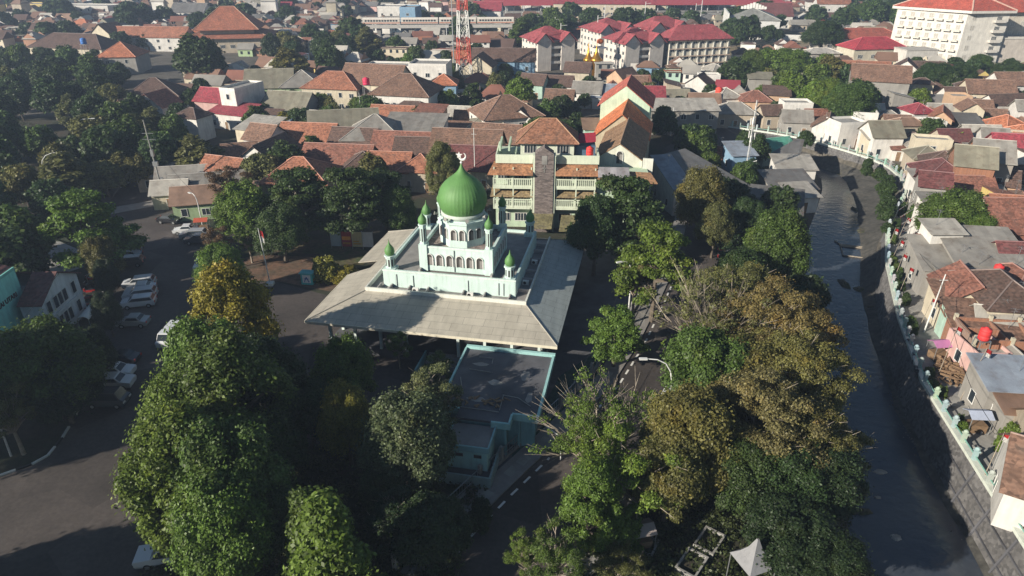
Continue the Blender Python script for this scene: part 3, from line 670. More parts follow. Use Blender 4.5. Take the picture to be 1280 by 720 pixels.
# small minarets on the tier corners
sp = [(.40, 0), (.56, .18), (.62, .5), (.56, .8), (.38, 1.1), (.2, 1.32), (.08, 1.6), (.03, 1.95)]
sp = smooth_prof([(r0*.95, z0) for r0, z0 in sp])
def slim(x, y, z, H_, rr=.42):
    t = MB(); t.bb(x-rr*1.2, x+rr*1.2, y-rr*1.2, y+rr*1.2, z-3.0, z+.35); t.lathe([(rr, z+.35), (rr, z+H_), (rr*1.25, z+H_+.05), (rr*1.25, z+H_+.25)], 8, (x, y), a8); t.cur = 1
    for k in range(8): an = k*math.pi/4; t.box((x+rr*.92*math.cos(an), y+rr*.92*math.sin(an), z+.35+H_*.45), (.06, rr*.3, H_*.62), an)
    o = t.build('minaret', ['paint', 'louvre'], mq, color=MINT); dome((x, y), .86, z+H_+.24, o, sp, 20, 0, 'cupola')
def stout(x, y, z, H_, rr=.62):
    t = MB(); t.bb(x-rr*1.15, x+rr*1.15, y-rr*1.15, y+rr*1.15, z-2.5, z+.05); t.lathe([(rr*.9, z+.05), (rr*.9, z+H_), (rr*1.12, z+H_+.02), (rr*1.12, z+H_+.22)], 8, (x, y), a8); t.cur = 1
    for k in range(8): an = k*math.pi/4; t.box((x+rr*.84*math.cos(an), y+rr*.84*math.sin(an), z+H_*.52), (.06, rr*.3, H_*.62), an)
    o = t.build('minaret', ['paint', 'louvre'], mq, color=MINT); dome((x, y), 1.02, z+H_+.2, o, sp, 20, 0, 'cupola')
slim(11.5, 9.9, 11.0, 2.6); slim(19.5, 9.9, 11.0, 2.6); slim(11.5, 17.5, 11.0, 2.6); slim(19.5, 17.5, 11.0, 2.6)
stout(7.4, 9.2, 8.15, 1.45); stout(22.1, 9.2, 8.15, 1.35); stout(7.6, 23.2, 8.15, 1.45); stout(22.1, 23.2, 8.15, 1.45)
# dark flat annex in front with mint edges
g = MB(); g.bb(19.3, 28.6, -10.9, -.5, 3.7, 3.95); g.bb(21.2, 26.2, -12.3, -10.9, 3.7, 3.95); g.build('annex_roof', 'dark_concrete', mq)
g = MB(); g.bb(19.2, 28.9, -.5, -.15, 3.55, 4.3); g.bb(28.6, 28.85, -10.9, -.5, 3.4, 4.15); g.bb(26.3, 28.85, -11.1, -10.9, 3.4, 4.15); g.bb(26.2, 26.4, -12.4, -11.1, 3.4, 4.15); g.bb(24.6, 26.4, -12.6, -12.4, 3.4, 4.1); g.bb(19.1, 19.3, -10.9, -.5, 3.45, 4.15); g.bb(19.1, 21.2, -11.1, -10.9, 3.4, 4.1)
g.build('annex_parapet', 'paint', mq, color=(.36, .62, .60))
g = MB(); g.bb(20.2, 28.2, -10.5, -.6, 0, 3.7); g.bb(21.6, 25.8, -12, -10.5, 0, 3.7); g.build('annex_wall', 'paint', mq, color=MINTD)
g = MB()
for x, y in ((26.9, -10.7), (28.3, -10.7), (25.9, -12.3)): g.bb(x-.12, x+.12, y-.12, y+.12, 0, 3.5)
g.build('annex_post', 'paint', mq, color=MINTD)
wn = MB(); wn.bb(-.5, .5, -.03, 0, 0, 1.1); wn.cur = 1; wn.bb(-.56, .56, -.05, -.03, -.06, 0); wn.bb(-.04, .04, -.05, -.03, 0, 1.1); wm_ = wn.mesh('window', ['glass', 'white'])
for y in (-2.5, -5, -7.5): link('annex_window', wm_, mq, (28.21, y, 1.5), rad(90))
# water-worn lower block with small vents, and its terrace
g = MB(); g.bb(21.2, 24.9, -15.6, -12.5, 0, 3.3); g.build('porch_wall', 'paint', mq, color=(.45, .72, .68))
g = MB(); g.bb(21.1, 25.0, -15.7, -12.4, 3.3, 3.42); g.build('porch_roof', 'plaza_tile', mq)
g = MB(); g.bb(21.0, 25.1, -15.85, -15.7, 3.1, 3.7); g.bb(25.0, 25.15, -15.7, -12.6, 3.1, 3.7); g.bb(20.95, 21.1, -15.7, -12.6, 3.1, 3.6); g.build('porch_parapet', 'paint', mq, color=(.30, .52, .53))
for x in (22.0, 23.7):
    g = MB(); g.bb(x, x+.7, -15.63, -15.6, 2.3, 2.65); g.build('vent', 'louvre', mq)
g = MB(); g.bb(20.8, 25.2, -16.7, -15.6, 0, .9); g.build('porch_terrace', 'dark_concrete', mq)
g = MB(); g.bb(20.7, 25.5, -16.85, -16.7, 0, 1.25); g.bb(25.3, 25.5, -16.7, -12.6, 0, 1.25); g.build('porch_rail', 'paint', mq, color=(.33, .45, .45))
# pipes and oddments lying on the annex roof
for pts in ([(21, -2, 4.0), (22.5, -2, 4.0), (22.6, -3, 4.0)], [(20.5, -4.4, 4.0), (23, -4.6, 4.0)], [(24.8, -8.2, 4.02), (26.4, -8.4, 4.02), (27.8, -9.5, 4.02)], [(24.9, -8.2, 4.0), (25, -10.6, 4.0)], [(20, -6, 4.0), (21, -9, 4.0)], [(21.3, -10.8, 4), (25, -10.9, 4)]):
    g = MB(); g.path([Vector(p_)+Vector((0, 0, .02)) for p_ in pts], .045, 5); g.build('pipe', 'concrete', mq)
def mloc(x, y, z=0):
    c, s = math.cos(MY), math.sin(MY); return (MO[0]+x*c-y*s, MO[1]+x*s+y*c, z)
for k_, (x, y, rx, ry) in enumerate(((21.5, -3.2, .9, .35), (23.6, -6.2, .7, .5), (26.4, -4.4, .5, .9), (22.4, -9.2, 1.1, .4), (27.4, -8.0, .35, .8))):
    g = MB(); g.poly([(x+rx*math.cos(i*.524)*R.uniform(.75, 1.2), y+ry*math.sin(i*.524)*R.uniform(.75, 1.2), 3.956) for i in range(12)]); g.build('roof_patch', 'concrete' if k_ % 2 else 'plaza_tile', mq)
hb = MB(); 
for i in range(26):
    x = R.uniform(20.2, 25.5); y = R.uniform(-10.6, -8.8); hb.box((x, y, 4.04+R.uniform(0, .06)), (R.uniform(.2, .9), R.uniform(.05, .25), .08), R.uniform(0, 3))
struct(hb.build('roof_debris', 'wood', None, MO+(0,), MY), 'stuff')
# ------------------------------------------------------------------ green building with a stone front
gb = thing('school_building', 'three storey pale green building with a slate stone front tower and tiled canopies', 'building', (-3.2, 107, 0), rad(-3))
PG = (.55, .68, .50); PG2 = (.70, .76, .60)
def add(parent, name, mat, color, *boxes, **kw):
    g = MB()
    for b_ in boxes: g.bb(*b_)
    return g.build(name, mat, parent, color=color, **kw)
add(gb, 'wall', 'wall', PG, (.4, 17, 1.6, 11, 0, 11.3)); add(gb, 'wall', 'wall', PG, (17, 25.5, 1.2, 11, 0, 9.5))
TX0, TX1 = 6.9, 9.9
g = MB(); g.prism([(0, 0), (1, 0), (1, 1), (0, 1)], 0, 0) if False else None
pent = [(TX0, 0), (TX1, 0), (TX1, 13.3), ((TX0+TX1)/2, 14.3), (TX0, 13.3)]
k = len(g.v); g.v += [(x, -.55, z) for x, z in pent]+[(x, 1.6, z) for x, z in pent]; g.face((0, 1, 2, 3, 4)); g.face((9, 8, 7, 6, 5))
for i in range(5): j = (i+1) % 5; g.face((j, i, 5+i, 5+j))
g.build('stone_tower', 'slate', gb)
add(gb, 'tower_edge', 'paint', PG2, (TX0-.3, TX0, -.4, 1.5, 0, 13.0), (TX1, TX1+.3, -.4, 1.5, 0, 13.0))
g = MB(); g.bb(8.0, 8.85, -.6, -.552, 11.6, 13.0); g.bb(8.35, 8.5, -.62, -.6, 10.3, 11.5); g.bb(8.1, 8.75, -.62, -.6, 10.9, 11.05); g.build('tower_plaque', ['concrete'], gb)
# balconies
def balus(x0, x1, y, z, h, parent, name='balcony'):
    g = MB(); g.bb(x0, x1, y, y+1.8, z-.25, z); g.bb(x0, x1, y-.02, y+.1, z, z+.35); g.bb(x0, x1, y-.02, y+.12, z+h-.15, z+h)
    n = int((x1-x0)/.32)
    for i in range(n): g.bb(x0+.1+i*.32, x0+.26+i*.32, y, y+.08, z+.35, z+h-.15)
    for i in range(3): x = x0+(x1-x0)*i/2; g.bb(x-.14 if i else x, x+.14 if i < 2 else x, y-.05, y+.16, z, z+h+.1)
    return g.build(name, 'paint', parent, color=PG2)
for x0, x1 in ((0.1, 6.5), (10.3, 16.8)):
    balus(x0, x1, -.2, 4.1, 1.5, gb); balus(x0, x1, -.2, 7.6, 1.5, gb)
    for zc in (4.1, 7.6):
        g = MB(); 
        for x in (x0+.1, (x0+x1)/2, x1-.25): g.bb(x, x+.18, -.1, .1, zc+1.5, zc+3.3)
        g.build('balcony_post', 'paint', gb, color=PG2)
TERR = (.36, .17, .085); OLIVE = (.26, .19, .10)
for x0, x1, dl in ((-.7, 6.6, 1), (10.2, 17.0, 0)):
    g = MB(); g.slab([(x0, -1.1, 10.0), (x1, -1.1, 10.0), (x1, 1.5, 11.4), (x0+.9*dl, 1.5, 11.4)], .12); g.build('tiled_canopy', 'tile', gb, color=TERR)
    g = MB(); g.slab([(x0+.3*dl, -.2, 6.0), (x1, -.2, 6.0), (x1, 1.58, 7.3), (x0+.6*dl, 1.58, 7.3)], .1); g.build('tiled_canopy', 'tile', gb, color=OLIVE)
g = MB(); g.slab([(16.9, -1.3, 9.3), (26.5, -1.3, 9.0), (25.6, 1.2, 10.0), (16.9, 1.2, 10.4)], .12); g.build('tiled_canopy', 'tile', gb, color=(.34, .19, .10))
g = MB(); g.slab([(17.0, -1.6, 10.0), (22.0, -1.6, 10.0), (22.0, .9, 10.9), (17.0, .9, 10.9)], .08); g.build('metal_awning', 'sheet', gb, color=(.36, .34, .35))
for x0, x1, z in ((5.8, 9.8, 3.4), (11, 16, 3.0)):
    g = MB(); g.slab([(x0, -3.2, z-1.7), (x1, -3.2, z-1.7), (x1+.3, -.3, z), (x0+.4, -.3, z)], .1); g.build('entrance_canopy', 'tile', gb, color=(.17, .15, .075))
add(gb, 'roof_terrace_wall', 'paint', PG2, (.5, 6.5, .9, 1.1, 11.3, 12.7), (.5, .7, 1.1, 9, 11.3, 12.7)); add(gb, 'roof_terrace_wall', 'paint', PG2, (10.3, 17.2, .9, 1.1, 11.3, 12.7), (17, 17.2, 1.1, 6, 11.3, 12.7))
add(gb, 'penthouse_wall', 'paint', (.66, .70, .56), (4.4, 13.2, 4.0, 10.0, 11.3, 14.0))
def hip(x0, x1, y0, y1, z0, rise, oh=.5, t=.12):
    x0 -= oh; x1 += oh; y0 -= oh; y1 += oh; w_, d_ = x1-x0, y1-y0; m_ = min(w_, d_)/2; h = MB(); zr = z0+rise
    if w_ >= d_: a, c = (x0+m_, (y0+y1)/2, zr), (x1-m_, (y0+y1)/2, zr)
    else: a, c = ((x0+x1)/2, y0+m_, zr), ((x0+x1)/2, y1-m_, zr)
    p = [(x0, y0, z0), (x1, y0, z0), (x1, y1, z0), (x0, y1, z0)]
    if w_ >= d_: fs = [[p[0], p[1], c, a], [p[1], p[2], c], [p[2], p[3], a, c], [p[3], p[0], a]]
    else: fs = [[p[0], p[1], a], [p[1], p[2], c, a], [p[2], p[3], c], [p[3], p[0], a, c]]
    for f_ in fs:
        h.poly(f_)
    h.bb(x0, x1, y0, y1, z0-t, z0-.003)
    caps = [(p[0], a), (p[1], c if w_ >= d_ else a), (p[2], c), (p[3], a if w_ >= d_ else c)]
    if abs(w_-d_) > .2: caps.append((a, c))
    return h, caps
def caps_mb(caps, r=.09, up=.03):
    c = MB()
    for a, b_ in caps: c.tube((a[0], a[1], a[2]+up), (b_[0], b_[1], b_[2]+up), r, r, 5)
    return c
h, cp = hip(4.4, 13.2, 4.0, 10.0, 14.0, 3.2, .8); ro = h.build('penthouse_roof', 'tile', gb, color=(.27, .125, .075)); caps_mb(cp).build('ridge_cap', 'paint', ro, color=(.45, .27, .16))
def winmesh(w_, h_, nb=2, frame='white', glass='glass', t=.05):
    a = MB(); a.bb(-w_/2, w_/2, -.03, 0, 0, h_); a.cur = 1
    a.bb(-w_/2-.07, w_/2+.07, -t-.02, -.03, -.08, 0); a.bb(-w_/2-.07, w_/2+.07, -t-.02, -.03, h_, h_+.07); a.bb(-w_/2-.07, -w_/2, -t-.02, -.03, 0, h_); a.bb(w_/2, w_/2+.07, -t-.02, -.03, 0, h_)
    for i in range(1, nb): x = -w_/2+w_*i/nb; a.bb(x-.03, x+.03, -t-.02, -.03, 0, h_)
    return a.mesh('window', [glass, frame])
W12 = winmesh(1.2, 1.1, 2); W18 = winmesh(1.9, 1.3, 4); W08 = winmesh(.7, .9, 1); W10 = winmesh(.9, 1.3, 1); DOOR = None
dd = MB(); dd.bb(-.45, .45, -.04, 0, 0, 2.05); dd.cur = 1; dd.bb(-.53, -.45, -.06, 0, 0, 2.12); dd.bb(.45, .53, -.06, 0, 0, 2.12); dd.bb(-.45, .45, -.06, 0, 2.05, 2.12); DOOR = dd.mesh('door', ['wood', 'white'])
for x in (6.0, 11.4): link('penthouse_window', W18, gb, (x, 3.99, 12.2))
for z in (1.2, 4.9, 8.4):
    for x in (1.8, 4.6, 12, 15): link('window', W18, gb, (x, 1.59, z))
for x in (18.8, 22, 24.3): link('window', W12, gb, (x, 1.19, 6.8))
add(gb, 'stair_rail', 'paint', PG, (.9, 1.2, 3, 9, 12.7, 13.6), (2.4, 2.7, 3, 9, 12.7, 13.6))
g = MB(); g.slab([(13.6, 5.2, 13.6), (16.8, 5.2, 13.9), (16.9, 8.5, 14.6), (14.2, 8.5, 14.4)], .06); g.build('red_awning', 'paint', gb, color=(.36, .03, .05))
g = MB(); g.bb(13.5, 16.8, 5, 8, 11.3, 13.2); g.build('rooftop_shed', 'paint', gb, color=(.08, .14, .22))
# white gabled wing behind with brown roof
wg = thing('gabled_wing', 'white gabled wing with an arched pink louvre below a brown tiled roof', 'building', (14.15, 112.9, 0), rad(-13))
def gable_shell(parent, w_, dpt, ze, rise, wallc, roofc, roofmat='tile', oh=.4, t=.14, axis='y', cap=None, wallmat='wall', over=.4, gablename='wall'):
    """ridge along y from 0..dpt, walls to ze with gable triangles"""
    g = MB()
    for (a, c, z0, z1) in ((0, 0, 0, 0),): pass
    P_ = [(0, 0), (w_, 0), (w_, ze), (w_/2, ze+rise), (0, ze)]
    k = 0; g.v += [(x, 0, z) for x, z in P_]+[(x, dpt, z) for x, z in P_]; g.face((0, 1, 2, 3, 4)); g.face((9, 8, 7, 6, 5)); g.face((1, 6, 7, 2)); g.face((5, 0, 4, 9)); g.face((5, 6, 1, 0))
    g.build(gablename, wallmat, parent, color=wallc)
    s = rise/(w_/2); r_ = MB(); z0 = .06
    r_.slab([(-oh, -over, ze-oh*s+z0+t), (w_/2, -over, ze+rise+z0+t), (w_/2, dpt+over, ze+rise+z0+t), (-oh, dpt+over, ze-oh*s+z0+t)], t)
    r_.slab([(w_/2, -over, ze+rise+z0+t), (w_+oh, -over, ze-oh*s+z0+t), (w_+oh, dpt+over, ze-oh*s+z0+t), (w_/2, dpt+over, ze+rise+z0+t)], t)
    ro = r_.build('roof', roofmat, parent, color=roofc)
    c = MB(); c.tube((w_/2, -over, ze+rise+z0+t+.03), (w_/2, dpt+over, ze+rise+z0+t+.03), .1, .1, 5); c.build('ridge_cap', 'paint', ro, color=cap or tuple(min(.8, q*1.5+.05) for q in roofc))
    return ro
gable_shell(wg, 7.8, 19, 10.6, 2.6, (.70, .70, .58), (.27, .16, .09), over=.1, oh=.3)
g = MB(); lv = arch(1.0, 2.0); link('arched_louvre', lv, wg, (4.0, -.01, 10.0))
add(wg, 'side_parapet', 'paint', (.7, .7, .62), (7.9, 9.6, -.4, 0, 0, 11.2))
oh_ = thing('orange_roofed_hall', 'big hall with a bright orange tiled roof next to the pale green gable', 'hall', (15.8, 131.2, 0), rad(-13))
gable_shell(oh_, 10.4, 14, 9.6, 4.4, (.5, .42, .3), (.62, .185, .07), over=.3)
gh = thing('green_gabled_hall', 'tall hall with a blank pale mint gable rising over the orange roof', 'hall', (18.6, 145.2, 0), rad(-13))
gable_shell(gh, 10.2, 13, 12.8, 3.9, (.60, .74, .56), (.5, .13, .09), over=.05, oh=.7)
# water tanks
def tank(x, y, z, col, label, h=1.5, r=.65, stand=0):
    t = thing('water_tank', label, 'water tank', (x, y, z-stand), 0, 'rooftop water tanks')
    g = MB(); g.smooth = True; g.lathe([(r*.9, stand), (r, stand+.1), (r, stand+h*.33), (r*.95, stand+h*.36), (r, stand+h*.4), (r, stand+h*.7), (r*.95, stand+h*.73), (r, stand+h*.77), (r*.92, stand+h*.92), (r*.35, stand+h), (r*.3, stand+h+.1)], 16); g.build('body', 'paint', t, color=col)
    if stand:
        s = MB()
        for a in (-1, 1):
            for c in (-1, 1): s.tube((a*r, c*r, 0), (a*r*.9, c*r*.9, stand), .06)
        s.bb(-r, r, -r, r, stand-.1, stand); s.build('stand', 'steel', t)
def at_z(u, v, z): x, y = G(u, v, z); return x, y
TANKS = [(737, 194, 12.2, (.75, .05, .04), 'red water tank on the terrace of the stone fronted green building', 0), (1053, 94, 5.5, (.75, .06, .04), 'red orange water tank above the long brown roofs near the trees', 3), (1246, 343, 5.0, (.75, .05, .05), 'red water tank on a small roof between grey sheds', 1), (1229, 424, 5.0, (.75, .05, .05), 'red water tank beside the unfinished brick frame', 1), (1263, 276, 5, (.7, .05, .08), 'crimson water tank in the shade behind the round kampung tree', 1), (105, 55, 12, (.05, .2, .6), 'blue water tank on a tall concrete stand among the western trees', 8), (458, 106, 8, (.7, .03, .1), 'pink red water tank beside the long brown hipped roofs', 3), (1100, 115, 4, (.7, .1, .05), 'small red tank near the grey three storey house', 1), (898, 118, 5, (.75, .08, .05), 'red tank tower standing among the market roofs', 3)]
for u, v, z, c, l, s in TANKS:
    x, y = G(u, v, z); tank(x, y, z, c, l, 1.4 if y < 160 else 1.9, .58 if y < 160 else .95, s)

# ------------------------------------------------------------------ turquoise gabled hall and white wing at the west edge
th = thing('turquoise_hall', 'turquoise hall with dark lettering high on its wall and a maroon roof', 'hall', (-58.0, 58.0, 0), rad(2.5))
TU = (.30, .76, .68)
g = MB(); g.bb(-15, 0, -2, 14.6, 0, 8.9); g.build('wall', 'wall', th, color=TU)
g = MB(); g.bb(-.18, .02, -2.1, 14.7, 8.9, 9.25); g.bb(-.2, -.02, 14.6, 14.72, 0, 8.9); g.build('wall_edge', 'paint', th, color=(.2, .55, .48))
g = MB(); g.slab([(-.2, -2.4, 9.0), (-.2, 15.0, 9.0), (-7.5, 15.0, 11.8), (-7.5, -2.4, 11.8)], .14); g.slab([(-7.5, -2.4, 11.8), (-7.5, 15, 11.8), (-15.4, 15, 8.9), (-15.4, -2.4, 8.9)], .14)
g.build('roof', 'tile', th, color=(.12, .05, .045))
fc = bpy.data.curves.new('sign_letters', 'FONT'); fc.body = 'BALAI UTARI'; fc.size = .78; fc.extrude = .03; fc.offset = .02; fc.align_x = 'CENTER'
fo = bpy.data.objects.new('tmp', fc); COL.objects.link(fo); dgx = bpy.context.evaluated_depsgraph_get(); fm = bpy.data.meshes.new_from_object(fo.evaluated_get(dgx)); bpy.data.objects.remove(fo)
fm.materials.clear(); fm.materials.append(M['black']); sl_ = link('sign_letters', fm, th, (.04, 11.4, 6.0)); sl_.rotation_euler = (math.pi/2, 0, math.pi/2)
ww = thing('white_wing', 'white wing with tall dark framed windows under a maroon gable beside the turquoise hall', 'building', (-57.9, 70.4, 0), rad(2.5))
g = MB(); P_ = [(0, 0), (8, 0), (8, 5.6), (4, 7.6), (0, 5.6)]
g.v += [(2.6, y, z) for y, z in P_]+[(.1, y, z) for y, z in P_]; g.face((0, 1, 2, 3, 4)); g.face((9, 8, 7, 6, 5)); g.face((0, 5, 6, 1)); g.face((4, 9, 5, 0)); g.face((1, 6, 7, 2)); g.build('wall', 'wall', ww, color=(.8, .82, .84))
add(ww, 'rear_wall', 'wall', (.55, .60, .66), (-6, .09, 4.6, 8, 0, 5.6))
g = MB(); g.slab([(3.0, -.5, 5.5), (3.0, 4, 7.8), (.1, 4, 7.8), (.1, -.5, 5.5)], .14); g.slab([(3.0, 4, 7.8), (3.0, 8.5, 5.5), (-6.2, 8.5, 5.5), (-6.2, 4, 7.8)], .14); g.build('roof', 'tile', ww, color=(.13, .055, .05))
add(ww, 'floor_band', 'paint', (.74, .76, .78), (2.61, 2.72, 0, 8, 2.9, 3.15))
WT = winmesh(.8, 1.5, 1)
for y in (1.2, 2.6, 3.6, 4.6, 6.6):
    for z in (1.0, 3.6): link('window', WT, ww, (2.61, y, z), rad(90))
for (u, v, L_, a_, l) in ((122, 350, 3.4, 12, 'pale curved cover beside the parking lot, further from the road'), (117, 398, 5.2, 8, 'long pale cover with a dark slit beside the parking lot')):
    t = thing('canopy_cover', l, 'cover', (*G(u, v), 0), rad(a_)); g = MB(); n = 8
    for i in range(n):
        t0, t1 = math.pi*i/n, math.pi*(i+1)/n; g.slab([(-.7*math.cos(t1), -L_/2, 1.2+.5*math.sin(t1)), (-.7*math.cos(t0), -L_/2, 1.2+.5*math.sin(t0)), (-.7*math.cos(t0), L_/2, 1.2+.5*math.sin(t0)), (-.7*math.cos(t1), L_/2, 1.2+.5*math.sin(t1))], .05)
    g.build('cover', 'white', t); g = MB(); [g.tube((x, y, 0), (x, y, 1.2), .05) for x in (-.65, .65) for y in (-L_/2+.1, L_/2-.1)]; g.build('leg', 'steel', t)
# ------------------------------------------------------------------ flats with pink red roofs
PINK = (.33, .07, .08)
def flats(label, x, y, rz, w_, dpt, floors=4, mirror=False, hh=2.65, long_front=False):
    t = thing('apartment_block', label, 'apartment block', (x, y, 0), rz, 'pink roofed apartment blocks'); H_ = floors*hh
    CW = (.76, .70, .58)
    if long_front:
        add(t, 'wall', 'wall', CW, (0, w_, 0, dpt, 0, H_))
        h, cp = hip(0, w_, 0, dpt, H_+.12, 4.6, 1.0); h.build('roof', 'tile', t, color=PINK)
        n = int(w_/3)
        for f_ in range(floors):
            for i in range(n): link('window', W12, t, (1.5+i*3, -.01, f_*hh+1.1))
            for i in range(int(dpt/3.5)): link('window', W12, t, (-.01, 2+i*3.5, f_*hh+1.1), rad(-90))
        g = MB()
        for i in range(n+1): g.bb(i*3-.15 if i else 0, i*3+.15, -.4, -.003, 0, H_)
        g.build('pilaster', 'paint', t, color=(.68, .66, .6))
        for f_ in range(1, floors+1): add(t, 'ledge', 'paint', (.6, .45, .35), (0, w_, -.65, -.41, f_*hh-.5, f_*hh-.2))
        return t
    # two wings with gabled fronts and a stair core between
    ww_ = w_*.36; core = w_-2*ww_
    for k, x0 in enumerate((0, w_-ww_)):
        add(t, 'wing_wall', 'wall', (.74, .67, .60), (x0, x0+ww_, 0, dpt, 0, H_))
        hg = 2.6; g = MB(); g.v += [(x0, 0, H_), (x0+ww_, 0, H_), (x0+ww_/2, 0, H_+hg), (x0, 1.5, H_), (x0+ww_, 1.5, H_), (x0+ww_/2, 1.5, H_+hg)]
        g.face((0, 1, 2)); g.face((5, 4, 3)); g.build('gable', 'paint', t, color=(.8, .76, .7))
        r_ = MB(); zz = H_+.1
        r_.slab([(x0-.9, -.9, zz-.5), (x0+ww_/2, -.9, zz+hg+.2), (x0+ww_/2, dpt*.55, zz+hg+.2), (x0-.9, dpt*.55, zz-.5)], .15); r_.slab([(x0+ww_/2, -.9, zz+hg+.2), (x0+ww_+.9, -.9, zz-.5), (x0+ww_+.9, dpt*.55, zz-.5), (x0+ww_/2, dpt*.55, zz+hg+.2)], .15)
        r_.build('wing_roof', 'tile', t, color=PINK)
    add(t, 'core_wall', 'wall', (.55, .48, .42), (ww_, w_-ww_, 2.0, dpt, 0, H_))
    h, cp = hip(0, w_, 2, dpt, H_+.1, 4.2, .9); h.build('roof', 'tile', t, color=PINK)
    for f_ in range(floors):
        add(t, 'landing', 'paint', (.6, .55, .5), (ww_, w_-ww_, .3, 2, f_*hh+hh-.3, f_*hh+hh-.1)); add(t, 'landing_rail', 'paint', (.7, .66, .6), (ww_, w_-ww_, .25, .35, f_*hh+hh-.1, f_*hh+hh+.7)) if f_ < floors-1 else None
        for i in range(int(dpt/3)): link('window', W12, t, (-.01, 1.6+i*3, f_*hh+1.1), rad(-90)); 
    return t
flats('pink roofed apartment block with yellowish window shades, frontmost of the flats', 41, 258, rad(22), 16, 16)
flats('smaller pink roofed apartment block at the west end of the flats', 9.5, 262, rad(22), 15, 15)
flats('pink roofed apartment block rising just behind the frontmost block', 36, 292, rad(22), 16, 18)
flats('long pink roofed apartment block with rows of pilasters at the east end', 58, 265, rad(14), 25, 11, long_front=True)
flats('pink roofed apartment block half hidden behind the long pilastered block', 58, 300, rad(22), 18, 14)
# ------------------------------------------------------------------ white hotel
ht = thing('hotel', 'big white multi storey hotel with a red hipped roof and balconies', 'hotel', (172.5, 277.0, 0), rad(0))
HW = (.78, .74, .67)
# local frame: corner at origin; west face runs to (-10,12) direction; use a skewed footprint
wdir = Vector((-.64, .77)); fdir = Vector((1, .05)).normalized(); LW, LF = 26.0, 16.5; HH = 18.9
c0 = Vector((0, 0)); cW = c0+wdir*LW; cF = c0+fdir*LF; cB = cW+fdir*LF
g = MB(); g.prism([tuple(c0), tuple(cF), tuple(cB), tuple(cW)], 0, HH); g.build('wall', 'wall', ht, color=HW)
add(ht, 'side_wing', 'wall', (.62, .56, .47), (LF+.5, 60, 14, 32, 0, HH-1)); add(ht, 'podium', 'wall', (.58, .52, .46), (LF+.2, 62, 2, 14, 0, 9.4)); add(ht, 'podium_rail', 'paint', (.62, .58, .52), (LF+.2, 62, 1.8, 2.0, 9.4, 10.3))
mid_ = (c0+cB)/2
g = MB(); ov = 2.0
def outp(p): d_ = (p-mid_).normalized(); return p+d_*ov
q = [outp(p) for p in (c0, cF, cB, cW)]
g.prism([tuple(p) for p in q], HH, HH+.9); g.build('eaves', 'paint', ht, color=(.72, .68, .62))
g = MB(); rdg0 = c0*.5+cF*.5+wdir*7; rdg1 = c0*.5+cF*.5+wdir*(LW-7); z0, z1 = HH+.95, HH+7.0
qq = [(p.x, p.y, z0) for p in q]; A_, B_ = (rdg0.x, rdg0.y, z1), (rdg1.x, rdg1.y, z1)
g.poly([qq[0], qq[1], A_]); g.poly([qq[1], qq[2], B_, A_]); g.poly([qq[2], qq[3], B_]); g.poly([qq[3], qq[0], A_, B_])
ro = g.build('roof', 'tile', ht, color=(.42, .085, .055)); caps_mb([(qq[0], A_), (qq[1], A_), (qq[3], B_), (A_, B_)], .28).build('ridge_cap', 'paint', ro, color=(.6, .4, .32))
h, cp = hip(LF+.5, 60, 14, 32, HH-.6, 7.5, 2.2); ro = h.build('side_roof', 'tile', ht, color=(.42, .085, .055)); caps_mb(cp, .28).build('ridge_cap', 'paint', ro, color=(.6, .4, .32))
m, nt, b = newmat('curtained_glass'); b.inputs['Base Color'].default_value = (.46, .43, .38, 1); b.inputs['Roughness'].default_value = .3; M['curtained'] = m
WH = winmesh(1.5, 1.7, 2, glass='curtained'); aw = math.atan2(-wdir.y, -wdir.x)
for f_ in range(5):
    for i in range(7):
        p = wdir*(2.2+i*3.5); nrm = Vector((-wdir.y, wdir.x)); nrm = nrm if nrm.x < 0 else -nrm
        pp = p+nrm*.02; link('window', WH, ht, (pp.x, pp.y, 2.0+f_*3.6), aw)
    g = MB()
    for i in range(7):
        p = wdir*(2.2+i*3.5)+nrm*.65; g.box((p.x, p.y, 1.6+f_*3.6), (2.6, 1.2, .5), aw)
    if f_: g.build('balcony', 'paint', ht, color=(.7, .66, .58))
    for x in (3.0,): p = fdir*x; link('window', WH, ht, (p.x+.02, p.y-.03, 2.0+f_*3.6), rad(3)); p = fdir*12.8; link('window', W18, ht, (p.x, p.y-.03, 2.0+f_*3.6), rad(3))
    p = fdir*12.8
    if f_: g = MB(); g.box((p.x, p.y-.8, 1.6+f_*3.6), (4.2, 1.5, .9), rad(3)); g.build('balcony', 'paint', ht, color=(.66, .62, .56))
    for i in range(10): 
        if f_ >= 2: link('window', WH, ht, (LF+3+i*4, 13.98, 2.0+f_*3.6))
# ------------------------------------------------------------------ red roofed restaurant row by the hotel, railway, station
def slabhouse(name, label, cat, x, y, rz, w_, dpt, h_, rise, wallc, roofc, kind='gable', roofmat='tile', wins=0, group=None):
    t = thing(name, label, cat, (x, y, 0), rz, group); add(t, 'wall', 'wall', wallc, (-w_/2, w_/2, -dpt/2, dpt/2, 0, h_))
    if kind == 'hip':
        h, cp = hip(-w_/2, w_/2, -dpt/2, dpt/2, h_+.1, rise); ro = h.build('roof', roofmat, t, color=roofc); caps_mb(cp, .12).build('ridge_cap', 'paint', ro, color=tuple(min(.8, c*1.4+.06) for c in roofc))
    elif kind == 'flat': add(t, 'roof', roofmat, roofc, (-w_/2-.15, w_/2+.15, -dpt/2-.15, dpt/2+.15, h_, h_+.3))
    for i in range(wins): link('window', W18, t, (-w_/2+(i+.5)*w_/wins, -dpt/2-.01, h_*.5))
    return t
slabhouse('restaurant', 'cream restaurant with rounded corner windows under a crimson roof below the hotel', 'restaurant', 140, 279, rad(8), 22, 12, 6.5, 3.6, (.62, .56, .44), (.38, .04, .055), 'hip', wins=4)
